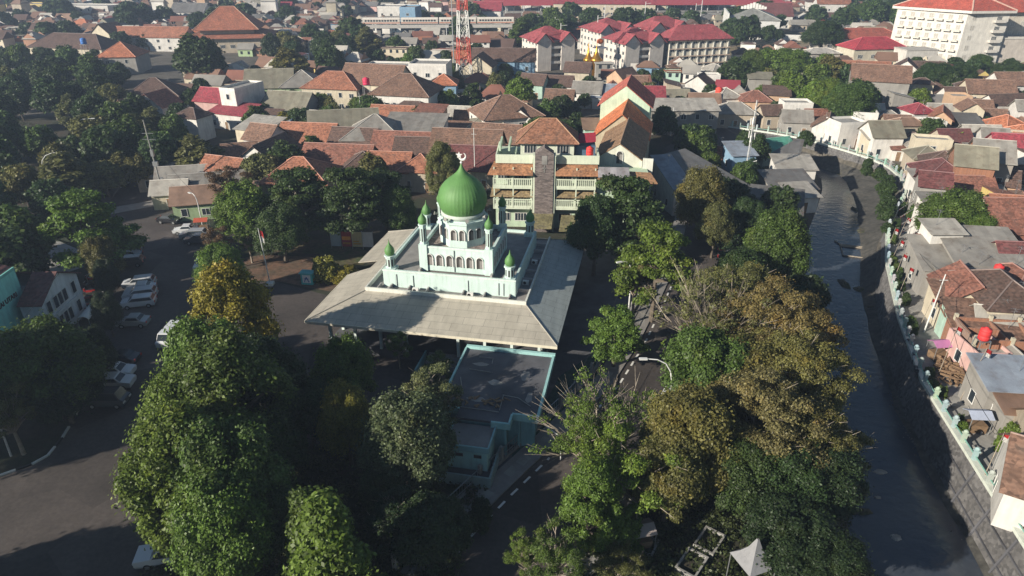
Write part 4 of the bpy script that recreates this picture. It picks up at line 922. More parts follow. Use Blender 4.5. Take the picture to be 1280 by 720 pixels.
slabhouse('restaurant', 'long white terrace building with a red brown roof behind the crimson roof', 'restaurant', 146, 306, rad(4), 34, 12, 7, 3.4, (.6, .55, .48), (.34, .09, .06), 'hip', wins=6)
slabhouse('cafe', 'low cafe with pale scalloped awning at the end of the crimson roofs', 'cafe', 121, 281, rad(5), 13, 7, 4.2, 1.6, (.45, .4, .34), (.5, .47, .42), 'hip', 'sheet', wins=3)
slabhouse('block', 'plain white annex block between the crimson roof and the hotel', 'building', 150, 266, rad(5), 12, 8, 7.5, 1, (.7, .66, .6), (.5, .47, .42), 'flat', 'paint')
t = slabhouse('hall', 'white hall with a crown shaped parapet beside the dry field', 'hall', 122, 372, rad(-12), 24, 30, 8.5, 4.6, (.72, .72, .7), (.30, .30, .27), 'hip', 'sheet', wins=5)
g = MB()
for i in range(9): hh_ = 1.2+1.6*(1-abs(i-4)/4)*1.2; g.bb(-6+i*1.4, -4.8+i*1.4, -1, -.7, 12.5, 12.5+hh_)
g.build('crown_parapet', 'white', t)
g = MB(); g.bb(-13, -12.3, -16, 15, 0, 11.5); g.build('end_wall', 'white', t)
add(t, 'front_wall', 'paint', (.72, .70, .66), (-14, 26, -18, -17.6, 0, 2.6))
# station
stn = thing('railway_station', 'long railway station platform roofs in faded crimson across the back', 'station', (-8, 476, 0), rad(2))
for k, (x0, x1, y0, z) in enumerate(((0, 190, 0, 6.5), (-10, 190, 16, 7.0))):
    g = MB(); g.slab([(x0, y0-5, z), (x1, y0-5, z), (x1, y0, z+1.4), (x0, y0, z+1.4)], .3); g.slab([(x0, y0, z+1.4), (x1, y0, z+1.4), (x1, y0+5, z), (x0, y0+5, z)], .3); g.build('platform_roof', 'paint', stn, color=(.42, .07, .08))
    g = MB(); g.bb(x0, x1, y0-3, y0+3, 0, 1.1); g.build('platform', 'concrete', stn)
    for i in range(18): x = x0+4+i*(x1-x0-8)/17; g = MB(); g.bb(x-.2, x+.2, y0-.2, y0+.2, 1.1, z+1); g.build('roof_post', 'white_steel', stn)
# small platforms and tracks in front
sheet('railway_ballast', [(-90, 424), (200, 420), (200, 470), (-90, 470)], .01, 'dark_concrete', world=True)
via = thing('railway_viaduct', 'raised concrete railway viaduct carrying the pale train', 'viaduct', (-76, 366, 0), rad(3))
g = MB(); g.bb(-14, 95, -4, 4, 4.2, 5.3); g.build('deck', 'concrete', via); g = MB(); g.bb(-14, 95, -4.3, -4.003, 4.3, 5.9); g.build('deck_edge', 'paint', via, color=(.55, .52, .48))
for i in range(7): g = MB(); g.bb(-8+i*16, -6+i*16, -3, 3, 0, 4.2); g.build('pier', 'concrete', via)
def coach(i, label, stripe=(.55, .2, .12)):
    t = thing('train_coach', label, 'train coach', (-74.5+i*19.0*math.cos(rad(3)), 364.4+i*19.0*math.sin(rad(3)), 5.3), rad(3), 'coaches of the train on the viaduct')
    g = MB(); prof_ = [(-1.45, .9), (1.45, .9), (1.45, 3.2), (1.0, 3.75), (-1.0, 3.75), (-1.45, 3.2)]
    g.v += [(0, y, z) for y, z in prof_]+[(18.4, y, z) for y, z in prof_]; g.face((5, 4, 3, 2, 1, 0)); g.face((6, 7, 8, 9, 10, 11))
    for k in range(6): j = (k+1) % 6; g.face((k, j, 6+j, 6+k))
    g.build('body', 'paint', t, color=(.74, .68, .60)); g = MB(); g.bb(.1, 18.3, -1.475, -1.452, 1.15, 1.6); g.build('stripe', 'paint', t, color=stripe)
    for k in range(12): g = MB(); g.bb(1.1+k*1.38, 2.1+k*1.38, -1.475, -1.452, 2.0, 2.8); g.build('window', 'glass', t)
    for x in (3, 15.4): g = MB(); g.bb(x-1.2, x+1.2, -1.1, 1.1, .1, .9); g.build('bogie', 'black', t)
for i, l in enumerate(('westernmost pale train coach with an orange band on the viaduct', 'second pale train coach from the west end of the viaduct', 'third pale train coach from the west, nearer the lattice tower', 'easternmost pale train coach passing behind the lattice tower')): coach(i, l)
for i, (u, v) in enumerate([(667, 45), (693, 60), (754, 50), (748, 55), (767, 40), (804, 44), (810, 46), (867, 36), (874, 36), (559, 60), (700, 70), (745, 70)]):
    x, y = G(u, v); t = MB(); hgt = 10+3*(i % 3); t.tube((0, 0, 0), (0, 0, hgt), .22, .14, 6); t.tube((0, 0, hgt-1), (2.6, 0, hgt-.8), .08); o = t.build('catenary_mast', 'white_steel', None, (x, y, 0)); tag(o, None, 'mast', 'railway masts'); pend(o, 'pale slender railway mast', x, y, hgt)
# ------------------------------------------------------------------ kampung houses
RC_ = {'brown': (.20, .115, .08), 'dark brown': (.115, .07, .055), 'terracotta': (.33, .135, .08), 'orange': (.46, .165, .085), 'red brown': (.235, .10, .07), 'maroon': (.15, .052, .05), 'crimson': (.29, .045, .06),
       'grey': (.30, .28, .25), 'pale grey': (.44, .41, .36), 'dark grey': (.16, .155, .15), 'olive': (.26, .24, .18), 'rusty': (.27, .17, .12), 'salmon': (.42, .18, .15), 'blue grey': (.30, .34, .40), 'green': (.10, .33, .24)}
SHEETS = {'grey', 'pale grey', 'dark grey', 'rusty', 'salmon', 'blue grey', 'olive', 'green'}
WC_ = {'cream': (.66, .58, .44), 'white': (.76, .73, .68), 'pink': (.62, .40, .36), 'peach': (.60, .40, .26), 'mint': (.45, .62, .52), 'grey': (.36, .34, .31), 'brick': (.36, .20, .13), 'beige': (.52, .44, .34), 'yellow': (.65, .50, .18), 'green': (.40, .52, .30), 'blue': (.25, .40, .55)}
OCC = []     # (x, y, r) footprints
HOUSES = []
def house(x, y, w_, dpt, rz, h_, kind, rc, wc, label=None, detail=2, pitch=.62, name='house', cat='house'):
    t = thing(name, label, cat, (x, y, 0), rz, 'houses east of the river' if x > 40 and y < 190 else 'houses of the town'); C_, Wc = RC_[rc], WC_[wc]; j = R.uniform(.88, 1.12); C_ = tuple(c*j for c in C_); rm = 'sheet' if rc in SHEETS else 'tile'; j = R.uniform(.9, 1.05); Wc = tuple(c*j for c in Wc)
    oh = .45; X, Y = w_/2, dpt/2; wmat = 'brick' if wc == 'brick' else 'wall'
    capc = tuple(min(.75, c*1.35+.09) for c in C_)
    if kind == 'hip':
        add(t, 'wall', wmat, Wc, (-X, X, -Y, Y, 0, h_)); rise = min(w_, dpt)/2*pitch*1.1; h, cp = hip(-X, X, -Y, Y, h_+.1, rise, oh); ro = h.build('roof', rm, t, color=C_)
        if detail: caps_mb(cp, .1).build('ridge_cap', 'paint', ro, color=capc)
    elif kind in ('gable', 'cross'):
        rise = Y*pitch*1.15; g = MB(); P_ = [(-Y, 0), (Y, 0), (Y, h_), (0, h_+rise), (-Y, h_)]
        g.v += [(-X, y_, z) for y_, z in P_]+[(X, y_, z) for y_, z in P_]; g.face((4, 3, 2, 1, 0)); g.face((5, 6, 7, 8, 9)); g.face((0, 1, 6, 5)); g.face((1, 2, 7, 6)); g.face((4, 0, 5, 9)); g.build('wall', wmat, t, color=Wc)
        s = rise/Y; th_ = .1; z0 = h_-oh*s+th_+.03; zr = h_+rise+th_+.03; r_ = MB()
        r_.slab([(-X-oh, -Y-oh, z0), (X+oh, -Y-oh, z0), (X+oh, 0, zr), (-X-oh, 0, zr)], th_); r_.slab([(-X-oh, 0, zr), (X+oh, 0, zr), (X+oh, Y+oh, z0), (-X-oh, Y+oh, z0)], th_); ro = r_.build('roof', rm, t, color=C_)
        if detail: caps_mb([((-X-oh, 0, zr), (X+oh, 0, zr))], .1).build('ridge_cap', 'paint', ro, color=capc)
    elif kind == 'shed':
        rise = dpt*.22; g = MB(); P_ = [(-Y, 0), (Y, 0), (Y, h_+rise), (-Y, h_)]
        g.v += [(-X, y_, z) for y_, z in P_]+[(X, y_, z) for y_, z in P_]; g.face((3, 2, 1, 0)); g.face((4, 5, 6, 7)); g.face((0, 1, 5, 4)); g.face((1, 2, 6, 5)); g.face((3, 0, 4, 7)); g.build('wall', wmat, t, color=Wc)
        s = rise/dpt; r_ = MB(); r_.slab([(-X-oh, -Y-oh, h_-oh*s+.12), (X+oh, -Y-oh, h_-oh*s+.12), (X+oh, Y+oh, h_+rise+oh*s+.12), (-X-oh, Y+oh, h_+rise+oh*s+.12)], .08); r_.build('roof', rm, t, color=C_)
    else:
        add(t, 'wall', wmat, Wc, (-X, X, -Y, Y, 0, h_)); r_ = MB(); r_.bb(-X+.15, X-.15, -Y+.15, Y-.15, h_, h_+.05)
        r_.build('roof', 'concrete', t); add(t, 'parapet', 'paint', Wc, (-X, X, -Y, -Y+.15, h_, h_+.6), (-X, X, Y-.15, Y, h_, h_+.6), (-X, -X+.15, -Y+.15, Y-.15, h_, h_+.6), (X-.15, X, -Y+.15, Y-.15, h_, h_+.6))
    if detail:
        fl = max(1, int(h_/2.9)); n = max(1, int(w_/3.0)) if detail > 1 else max(1, int(w_/4.5))
        for f_ in range(fl):
            for i in range(n):
                xx = -X+(i+.5)*w_/n
                if f_ == 0 and i == n//2: link('door', DOOR, t, (xx, -Y-.01, 0))
                else: link('window', W12 if (i+f_) % 2 else W10, t, (xx, -Y-.01, f_*2.9+.9))
            if detail > 1:
                for i in range(max(1, int(dpt/4))): yy = -Y+(i+.5)*dpt/max(1, int(dpt/4)); link('window', W10, t, (-X-.01, yy, f_*2.9+.9), rad(-90))
    if detail > 1 and R.random() < .45:
        ax, ay = R.uniform(-.3, .3)*w_, R.uniform(0, .3)*dpt; zt = h_+R.uniform(2.6, 4.2); g = MB(); g.tube((ax, ay, h_*.6), (ax, ay, zt), .03, .03, 4); g.tube((ax-.5, ay, zt-.1), (ax+.5, ay, zt-.1), .02, .02, 4); g.tube((ax-.35, ay, zt-.4), (ax+.35, ay, zt-.4), .02, .02, 4); g.tube((ax, ay-.5, zt-.2), (ax, ay+.4, zt-.2), .02, .02, 4); g.build('aerial', 'steel', t)
    OCC.append((x, y, (w_+dpt)/4+.3)); HOUSES.append((t, x, y))
    if not label:
        sz = 'small' if w_*dpt < 42 else ('large' if w_*dpt > 95 else 'mid-sized'); kd = {'hip': 'hip roofed', 'gable': 'gabled', 'shed': 'lean-to', 'flat': 'flat roofed', 'cross': 'gabled'}[kind]
        pend(t, '%s %s %s %s house' % (sz, rc, kd, wc) if kind != 'flat' else '%s flat roofed %s house' % (sz, wc), x, y, h_)
    return t
# surveyed houses: u v(roof centre) width depth yaw wall-height kind roof wall label
HL = '''
95 50|34|14|-12|5|hip|dark brown|cream|very long dark hip roof with a cream wall among the western trees
152 60|16|14|6|6|hip|orange|grey|orange faced hip roof next to the very long dark roof
190 40|34|10|-5|6|gable|terracotta|white|low row of terracotta roofs behind the orange faced hip roof
136 36|12|12|70|7|gable|brown|cream|cream gabled house front standing beyond the very long dark roof
236 42|10|8|5|5|gable|orange|beige|small orange roof beside the broad tiered red roof
193 107|17|13|12|5|hip|dark brown|white|steep dark hip roof with a tan west slope above white walls
165 128|8|6|60|4|gable|brown|cream|little cream gabled porch house below the steep dark hip roof
196 123|9|9|75|5|gable|red brown|white|white gable with pale verges beside the steep dark hip roof
275 118|14|8|-18|5|gable|crimson|pink|pinkish house with a crimson roof and twin dormers over the white colonnade
292 136|14|7|-22|4|shed|crimson|white|crimson veranda roof carried by white posts in front of the pink house
302 108|6|12|-20|9|flat|grey|white|white stair block beside the crimson roofs
338 97|16|12|8|6|gable|olive|green|olive gabled house with green walls near the top of the western blocks
378 96|14|12|8|6|hip|grey|green|grey hip roofed green house joined to the olive gabled house
322 125|14|10|10|3|gable|dark grey|white|low dark grey roof in front of the green walled houses
364 125|15|11|-14|4|gable|olive|grey|olive sheet gable with a pale verge in the western blocks
345 151|10|7|5|4|flat|grey|blue|flat roofed bluish wall house beside the bright round bush
420 98|20|12|-10|6|hip|terracotta|cream|terracotta west wing of the long brown hipped roofs
432 110|20|9|-12|4|hip|dark brown|white|low dark brown roof with white eaves under the terracotta wing
470 92|22|13|-14|7|gable|brown|cream|big brown tiled gable in the middle of the long brown roofs
508 103|20|14|-12|7|hip|brown|white|big brown hip roof with white eaves and dark east slope
498 82|24|9|-8|8|flat|pale grey|white|white modern flat roofed building with blue tinted windows
538 79|14|10|-6|10|flat|pale grey|white|taller white cube of the modern flat roofed building
555 98|9|8|0|6|hip|orange|blue|small orange hip roof with a pale blue wall
580 117|8|5|-3|3|shed|pale grey|grey|pale grey shed roof at the foot of the lattice tower
544 123|7|5|-5|3|shed|grey|grey|little grey shed tucked behind the pale shed roof
600 75|11|10|80|7|gable|brown|cream|white trimmed gable front close beside the lattice tower
630 68|26|10|-3|7|gable|dark brown|blue|long dark roofed blue school block beside the lattice tower
575 68|6|6|10|7|gable|orange|cream|small orange roof just behind the lattice tower
430 150|19|12|12|4|gable|olive|grey|grey green wide gable roof of the sheet clad house
470 155|16|13|0|5|hip|grey|grey|grey green hip roof with dormer beside the whitewashed block
519 153|16|9|-8|6|shed|grey|white|whitewashed block with stained walls and shed roof
492 140|13|8|-10|4|gable|terracotta|beige|terracotta roof behind the whitewashed block
515 133|14|8|-8|4|hip|dark brown|beige|dark brown hip roof right behind the stained white block
388 165|15|10|-8|4|gable|terracotta|beige|low terracotta gable beside the grey green wide gable
338 185|13|9|75|5|gable|dark brown|white|white gable front with dark roof beside the shaded avenue
300 186|8|6|20|4|gable|brown|white|small white house under trees beside the shaded avenue
395 175|22|7|-6|3|shed|blue grey|grey|long blue grey lean-to between terracotta roofs
375 208|15|11|-2|4|hip|terracotta|beige|wide terracotta hip roof peeking over the broad dark trees
425 190|17|8|-8|4|gable|red brown|beige|red brown gable beyond the wide terracotta hip roof
488 200|10|8|-6|4|gable|terracotta|beige|terracotta gable with pale hips beyond the broad dark trees
527 200|9|8|-8|4|hip|terracotta|beige|terracotta hip close behind the slender tree by the dome
455 197|9|8|5|4|hip|dark brown|beige|dark shaded hip roof between terracotta gables
585 176|17|12|-8|5|gable|brown|beige|big brown gable roof beyond the dome
545 183|20|9|-6|4|gable|dark brown|beige|long dark brown roof running beyond the dome
600 195|15|10|-8|4|gable|maroon|beige|maroon roof close beyond the crescent finial
622 165|13|9|-14|4|gable|brown|beige|brown tiled slope behind the rooftop stairs of the green building
505 175|15|9|-8|4|gable|red brown|beige|red brown gable with pale verge west of the dome tip
445 170|12|9|-10|4|gable|dark brown|white|dark brown gable with white edges amid the mid blocks
632 130|18|13|20|6|hip|brown|white|brown hip roof of the white gabled villa
655 140|9|8|70|6|gable|dark brown|white|white gable end with a sloping window on the villa
612 147|12|10|-4|4|hip|olive|beige|olive brown hip roof in front of the white gabled villa
588 145|9|7|-4|3|gable|brown|cream|cream house with bent pale roof edge beside the villa
723 83|12|8|-14|6|gable|dark brown|cream|cream house with dark roof just below the flats
700 100|12|8|-10|4|gable|dark brown|white|white house with a dark roof before the cream one
779 91|11|8|40|6|gable|dark brown|peach|peach walled house with dark hip below the frontmost flats
875 98|10|8|60|5|gable|dark brown|white|bright white gable with an arched window in the kampung
893 82|8|8|20|6|hip|pale grey|white|white hip roofed cube house beside the round trees
900 62|8|6|0|5|hip|brown|peach|peach house with brown roof by the dry field
928 63|10|7|-4|4|hip|dark brown|white|white house with dark roof by the dry field
852 131|21|7|0|6|shed|pale grey|grey|long pale grey metal shed behind the dark tree
858 143|8|4|0|5|flat|grey|grey|small concrete box front below the long metal shed
881 144|7|4|0|4|shed|rusty|brick|rusty stall roof next to the small concrete box
815 143|10|5|0|4|shed|maroon|grey|maroon lean-to in front of the long metal shed
814 115|10|9|-5|6|gable|crimson|pink|bright crimson roofed house beyond the mint gable
907 114|10|8|10|5|hip|pale grey|white|pale grey hip roof over white walls near the market
944 118|12|8|-8|5|hip|red brown|peach|peach house with a red brown roof near the market
918 133|15|8|-4|4|hip|grey|beige|wide grey hip roof of the open market stall
880 122|12|7|-6|4|gable|rusty|cream|rusty roof squeezed behind the long metal shed
845 117|10|7|0|4|gable|olive|yellow|yellow gable peeping over the long metal shed
741 155|6|6|0|7|shed|rusty|mint|narrow mint block beside the orange roofed hall
890 188|7|5|-35|2|gable|terracotta|beige|little terracotta roof among banana plants
913 188|4|4|20|2|hip|terracotta|beige|tiny terracotta kiosk beside the blue tarpaulin walls
925 186|6|6|5|4|shed|blue grey|blue|blue walled shack beside the white mobile mast
965 180|10|6|20|3|gable|green|mint|dark green roofed shack behind the white mobile mast
1075 83|18|8|-14|4|gable|terracotta|beige|long terracotta roof above the eastern tree belt
1045 76|16|7|-14|4|gable|red brown|grey|long red brown roof joined to the terracotta one
1062 96|9|6|-10|4|shed|rusty|peach|peach wall house under the long terracotta roof
1100 91|15|10|-20|8|gable|brown|grey|grey three storey house with brown roof on the slope
1133 80|8|7|60|7|gable|dark brown|white|white gabled villa below the white hotel
1155 83|11|7|-8|6|gable|dark brown|white|white villa with a long dark ridge below the white hotel
1207 117|12|8|-5|4|gable|dark brown|white|dark brown gable with white terrace in the upper kampung
1265 98|11|8|0|6|gable|brown|white|white two storey house under the hotel podium
1235 108|12|8|-10|6|gable|brown|cream|cream tiered house front in the upper kampung
1148 132|10|8|5|5|hip|crimson|white|crimson hip roof over a pale garage front
1178 138|11|9|60|5|gable|terracotta|peach|peach gable with terracotta roof beside the crimson hip roof
1160 152|12|6|-6|5|flat|grey|white|white terrace house below the peach gable
1210 148|9|7|-10|4|shed|dark grey|grey|dark flat shed east of the peach gable
1258 148|12|9|15|4|hip|orange|cream|orange red pyramid roof at the east edge
1268 175|15|8|-14|6|gable|crimson|pink|crimson roofed pink house with pillars at the east edge
1225 163|14|8|-5|4|gable|pale grey|grey|pale grey long roof beneath the orange red pyramid
990 146|10|7|-10|4|gable|grey|grey|grey sheet gable by the river wall bend
1010 155|9|8|65|4|gable|brown|white|white gable with brown tiles by the river wall bend
1040 155|10|7|10|6|flat|pale grey|white|white stepped house above the river wall
1062 172|6|5|0|4|shed|pale grey|cream|boxy cream shed leaning over the river wall
1092 160|12|9|0|5|gable|olive|white|olive roofed long white house above the river wall
1120 150|10|8|-10|4|gable|brown|beige|brown gable north of the crimson hip roof
1085 185|11|8|-10|4|hip|olive|beige|olive hip roof behind the balustrade path
1122 190|13|9|-25|5|hip|dark brown|peach|peach house with dark brown roof at the bend of the wall
1190 168|12|8|0|4|gable|maroon|beige|maroon roof below the white terrace house
1163 202|14|12|-12|5|hip|maroon|beige|maroon pyramid roof of the biggest riverside house
1145 218|8|6|-20|7|gable|maroon|grey|small upper storey with maroon roof on the riverside house
1178 222|18|7|-4|4|shed|grey|white|long grey roof with a white colonnade on the lane
1198 190|9|7|55|6|gable|brown|beige|beige two storey house with paired windows
1218 192|11|9|-22|8|gable|olive|brick|tall brick house with an olive roof
1240 185|11|10|-20|8|gable|grey|brick|tall brick house with a grey roof and dark skylight
1213 228|12|8|-4|4|gable|red brown|mint|red brown roof above the turquoise wall
1243 218|13|7|-25|4|gable|dark brown|peach|orange walled house with a dark brown roof
1270 214|12|8|-20|4|gable|dark brown|cream|dark roof at the east edge above the white sheet
1265 230|10|4|0|3|shed|pale grey|white|bright white sheet roof at the east edge
1150 250|8|7|-4|6|shed|grey|white|square grey roofed house at the mouth of the lane
1150 263|8|5|-4|5|shed|pale grey|white|cream lower roof attached to the square grey house
1170 243|8|6|-4|4|gable|brown|beige|brown tiled roof touching the round kampung tree
1143 279|8|4|0|7|shed|pale grey|white|pale ribbed roof on the tall lane house
1138 312|5|7|-4|4|shed|red brown|beige|mottled red brown roof strip on the lane
1225 240|16|6|-6|3|shed|pale grey|cream|pale grey shed row behind the round kampung tree
1262 262|14|12|-3|6|gable|red brown|cream|big red tiled roof on a cream house at the east edge
1262 298|10|6|-4|4|gable|red brown|pink|narrow red brown roof with pink tower beside the sheds
1228 309|15|8|-8|5|shed|grey|grey|upper grey asbestos shed of the three stacked sheds
1210 321|21|7|-10|4|shed|grey|grey|longest grey asbestos shed in the middle of the three
1185 333|14|7|-12|3|shed|grey|grey|lowest grey asbestos shed beside the cream gable
1235 338|8|6|-6|4|shed|grey|grey|small grey roof carrying the red tank
1167 343|6.5|9.5|78|4|gable|red brown|cream|cream gable with mottled red roof beside the lane
1270 318|9|7|-6|4|gable|maroon|cream|maroon roof at the east edge beyond the sheds
1272 340|8|7|0|4|hip|red brown|cream|small red brown roof tucked behind the hip roof at the edge
1255 352|11|9|-8|5|hip|dark brown|cream|dark brown hip roof with cream eaves at the east edge
1215 357|10|7|-6|3|shed|grey|cream|grey sheet roof in front of the stacked sheds
1186 372|12|6|-10|3|shed|brown|cream|speckled brown roof nearest the cream gable
1247 381|13|7|-10|3|shed|brown|beige|speckled brown roof above the small bright bush
1195 397|9|6|-8|3|shed|brown|mint|speckled brown roof beside a mint wall
1262 398|12|5|-14|3|gable|pale grey|grey|cream grey gable roof at the east edge
1248 412|15|4|-10|3|shed|brown|brick|long speckled roof strip above the brick frame
1203 428|6|5|0|3|flat|salmon|pink|salmon flat roof with pink wall by the lane
1256 468|11|4|-6|4|shed|blue grey|grey|bluish metal roof below the brick frame
1255 490|10|5|-8|3|shed|rusty|grey|rusty sheet roof below the bluish metal roof
1270 535|9|7|-25|3|gable|rusty|beige|weathered beige roof at the east edge
1302 578|9|7|-32|4|gable|brown|white|sunlit white wall house by the riverside lane
992 203|9|6|-3|3|shed|pale grey|white|sunlit pale roof over a white wall beside the river
985 225|10|7|5|3|shed|dark grey|grey|dim open shed on the shaded river bank
975 182|10|7|-25|3|shed|dark grey|grey|dark sheet roof above the river on the west bank
1000 238|6|5|10|3|shed|pale grey|white|little white roof with holes low on the river bank
970 250|10|8|-20|3|shed|dark grey|grey|dark roof cluster low on the west bank
880 215|9|16|38|4|shed|dark grey|grey|dark workshop roof with a pale parapet east of the avenue
840 215|4|12|10|5|shed|blue grey|white|blue grey slanting roof beside the green building
213 232|7|5|10|3|gable|pale grey|cream|pale grey gable kiosk at the corner of the shops
235 215|13|6|12|3|gable|grey|cream|pale roofed shop with a parapet under the telecom pole
270 239|17|6|14|3.2|gable|rusty|green|green walled shop row with a faded rusty roof
262 224|16|6|14|3|gable|grey|white|long grey shop roof behind the green walled row
213 212|14|5|12|3|shed|grey|beige|narrow grey roof beyond the corner kiosk
282 205|10|7|-20|4|gable|terracotta|cream|terracotta roof poking over the brown tree
1225 130|9|7|-8|4|gable|brown|cream|brown gable above the dark flat shed
1255 125|10|7|10|4|gable|dark brown|white|dark gable beneath the white two storey house
965 136|9|6|5|4|gable|dark brown|beige|dark brown roof beyond the market
735 108|12|8|-14|5|gable|grey|white|white house under a grey roof by the hazy trees
700 118|11|8|-12|5|gable|brown|cream|cream house with shuttered upper windows
668 98|11|8|-20|5|gable|dark brown|mint|dark roofed pale house west of the kampung
760 112|13|9|-8|4|gable|blue grey|white|blue grey roofed white house
795 100|12|8|5|4|gable|red brown|beige|red brown roof by the kampung pond trees
'''
def push(x, y, r):
    """keep a house clear of the river wall and its lane"""
    for _ in range(60):
        best = None
        for yy in range(24, 184, 2):
            px_ = interp(XR, yy); d = math.hypot(x-px_, y-yy)
            if best is None or d < best[0]: best = (d, px_, yy)
        d, px_, yy = best; a = Vector((interp(XR, yy+1)-interp(XR, yy-1), 2)).normalized(); n = Vector((a.y, -a.x))
        side = (x-px_)*n.x+(y-yy)*n.y
        if side < -6 and u > 1030: x += .25; y += .32; continue
        if side < -6 or side > r+(3.4 if v > 230 else 1.4): break
        if u < 1010 and v > 175: break
        x += n.x*.4; y += n.y*.4
    return x, y
PR = {}
for ln in HL.strip().split('\n'):
    a = ln.split('|'); u, v = map(float, a[0].split()); w_, dpt, yaw, h_ = map(float, a[1:5]); kind, rc, wc, lab = a[5:9]
    rise = {'hip': .66*min(w_, dpt)/2, 'gable': .57*dpt/2, 'shed': .2*dpt, 'flat': 0}[kind]
    kw = kd_ = 1
    if 640 < u < 1060 and v < 165 and w_ < 20: w_ *= .82; dpt *= .9; h_ *= .9
    if u < 1060 and w_ < 30: kw = .82; w_ *= kw; dpt *= .95
    if u > 1060 and v > 125:
        kw, kd_ = (.62 if v > 300 else .55), (.8 if v < 300 else 1.1)
        if abs(yaw) > 50: kw, kd_ = kd_, kw
        w_ *= kw; dpt *= kd_
        if v > 440: w_ *= .88; u += 4
    x, y = G(u, v, h_+rise*.5)
    if u > 940 and 'sunlit white' not in lab: x, y = push(x, y, (min(w_, dpt) if abs(yaw) < 50 else dpt)*.5+.6 if u < 1135 or v > 230 else 3)
    house(x, y, w_, dpt, rad(yaw), h_, kind, rc, wc, lab, 2 if y < 220 else 1)

x, y = G(290, 47, 5); t = thing('pavilion', 'broad two tiered hip roofed pavilion of red tiles rising above the western trees', 'pavilion', (x, y, 0), rad(10))
add(t, 'wall', 'wall', WC_['beige'], (-17, 17, -11, 11, 0, 6)); add(t, 'upper_wall', 'wall', WC_['beige'], (-11, 11, -8, 8, 6, 9.4))
h, cp = hip(-17, 17, -11, 11, 6.05, 4.0, 1.5); ro = h.build('lower_roof', 'tile', t, color=(.36, .13, .075)); caps_mb(cp[:4], .15).build('ridge_cap', 'paint', ro, color=(.5, .3, .2))
h, cp = hip(-11, 11, -8, 8, 9.3, 8.6, 2.6); ro = h.build('upper_roof', 'tile', t, color=(.36, .13, .075)); caps_mb(cp, .15).build('ridge_cap', 'paint', ro, color=(.5, .3, .2)); OCC.append((x, y, 19))
for i in range(8): link('window', W18, t, (-14.5+i*4.1, -11.01, 2))
# ------------------------------------------------------------------ automatic infill: dense kampung between the surveyed houses
def inside(p, poly):
    c = False; n = len(poly); j = n-1
    for i in range(n):
        a, b_ = poly[i], poly[j]
        if (a[1] > p[1]) != (b_[1] > p[1]) and p[0] < (b_[0]-a[0])*(p[1]-a[1])/(b_[1]-a[1])+a[0]: c = not c
        j = i
    return c
FORB = [  # world rectangles kept free of infill (x0,x1,y0,y1)
    (-30, 14, 45, 104), (-6, 30, 98, 160), (2, 95, 250, 318), (118, 240, 262, 322), (100, 150, 340, 395), (-95, 25, 340, 378), (-100, 205, 420, 500), (-17, -1, 285, 302)]
def free(x, y, r):
    for a, b_, c, d in FORB:
        if a-r < x < b_+r and c-r < y < d+r: return False
    yy = min(max(y, 20), 184)
    if y < 190 and interp(XL, yy)-8-r < x < interp(XR, yy)+5.2+r*.8: return False
    for p in RW:
        if y < 200 and math.hypot(x-p[0], y-p[1]) < 9+r: return False
    for ox, oy, orr in OCC:
        if abs(ox-x) < orr+r and abs(oy-y) < orr+r and math.hypot(ox-x, oy-y) < (orr+r)*.9: return False
    return True
KAMP = [(830, 150), (700, 160), (640, 110), (655, 88), (880, 92), (880, 72), (1000, 68), (1140, 90), (1290, 78), (1340, 120), (1500, 480), (1500, 760), (1270, 740), (1190, 560), (1140, 460), (1125, 330), (1130, 245), (1100, 205), (1000, 160), (900, 140)]
KAMP_W = [G(u, v) for u, v in KAMP]
NORTHW = [(210, 170), (240, 100), (330, 85), (560, 70), (655, 62), (650, 95), (660, 130), (610, 190), (560, 205), (470, 215), (330, 215), (280, 190)]
NORTHW_W = [G(u, v) for u, v in NORTHW]
def pick(d): 
    ks, ws = zip(*d); return R.choices(ks, ws)[0]
RCP = [('brown', 6), ('dark brown', 7), ('red brown', 3), ('terracotta', 1.4), ('grey', 4.5), ('pale grey', 3.5), ('rusty', 2), ('maroon', 1), ('crimson', .7), ('olive', 1.5), ('dark grey', 1.5), ('orange', .4)]
WCP = [('cream', 4), ('white', 8), ('beige', 4), ('pink', 1), ('peach', 2), ('mint', 1), ('grey', 2), ('brick', 1.5), ('yellow', .5), ('green', .5), ('blue', .5)]
KP_ = [('gable', 6), ('hip', 3), ('shed', 3), ('flat', 1)]
cands = []
for _ in range(9000):
    x = R.uniform(30, 250); y = R.uniform(38, 330)
    if inside((x, y), KAMP_W): cands.append((x, y, 0))
for _ in range(620):
    x = R.uniform(-130, 20); y = R.uniform(115, 330)
    if inside((x, y), NORTHW_W): cands.append((x, y, 1))
specs = []; TSITES = []
for x, y, zone in cands:
    p = proj(x, y)
    if not p or p[0] > 1320 or p[0] < -40 or p[1] > 735: continue
    w_ = R.uniform(6, 11.5)*(.95 if zone else .64); d_ = R.uniform(5, 8)*(1.0 if zone else .78); r = (w_+d_)/4+.1
    if not free(x, y, r*.95): continue
    if R.random() < (.2 if not zone else .3):
        TSITES.append((x, y)); OCC.append((x, y, 2.2)); continue
    base = -12 if zone else (-8 if y > 120 else -10)
    kind = pick(KP_); h_ = R.choice((2.6, 2.8, 3, 3.2, 3.4, 5.6)) if kind != 'flat' else R.choice((3, 5.8))
    specs.append((x, y, w_, d_, rad(base+R.choice((0, 0, 90))+R.uniform(-9, 9)), h_, kind, pick(RCP), pick(WCP))); OCC.append((x, y, (w_+d_)/4+.3))
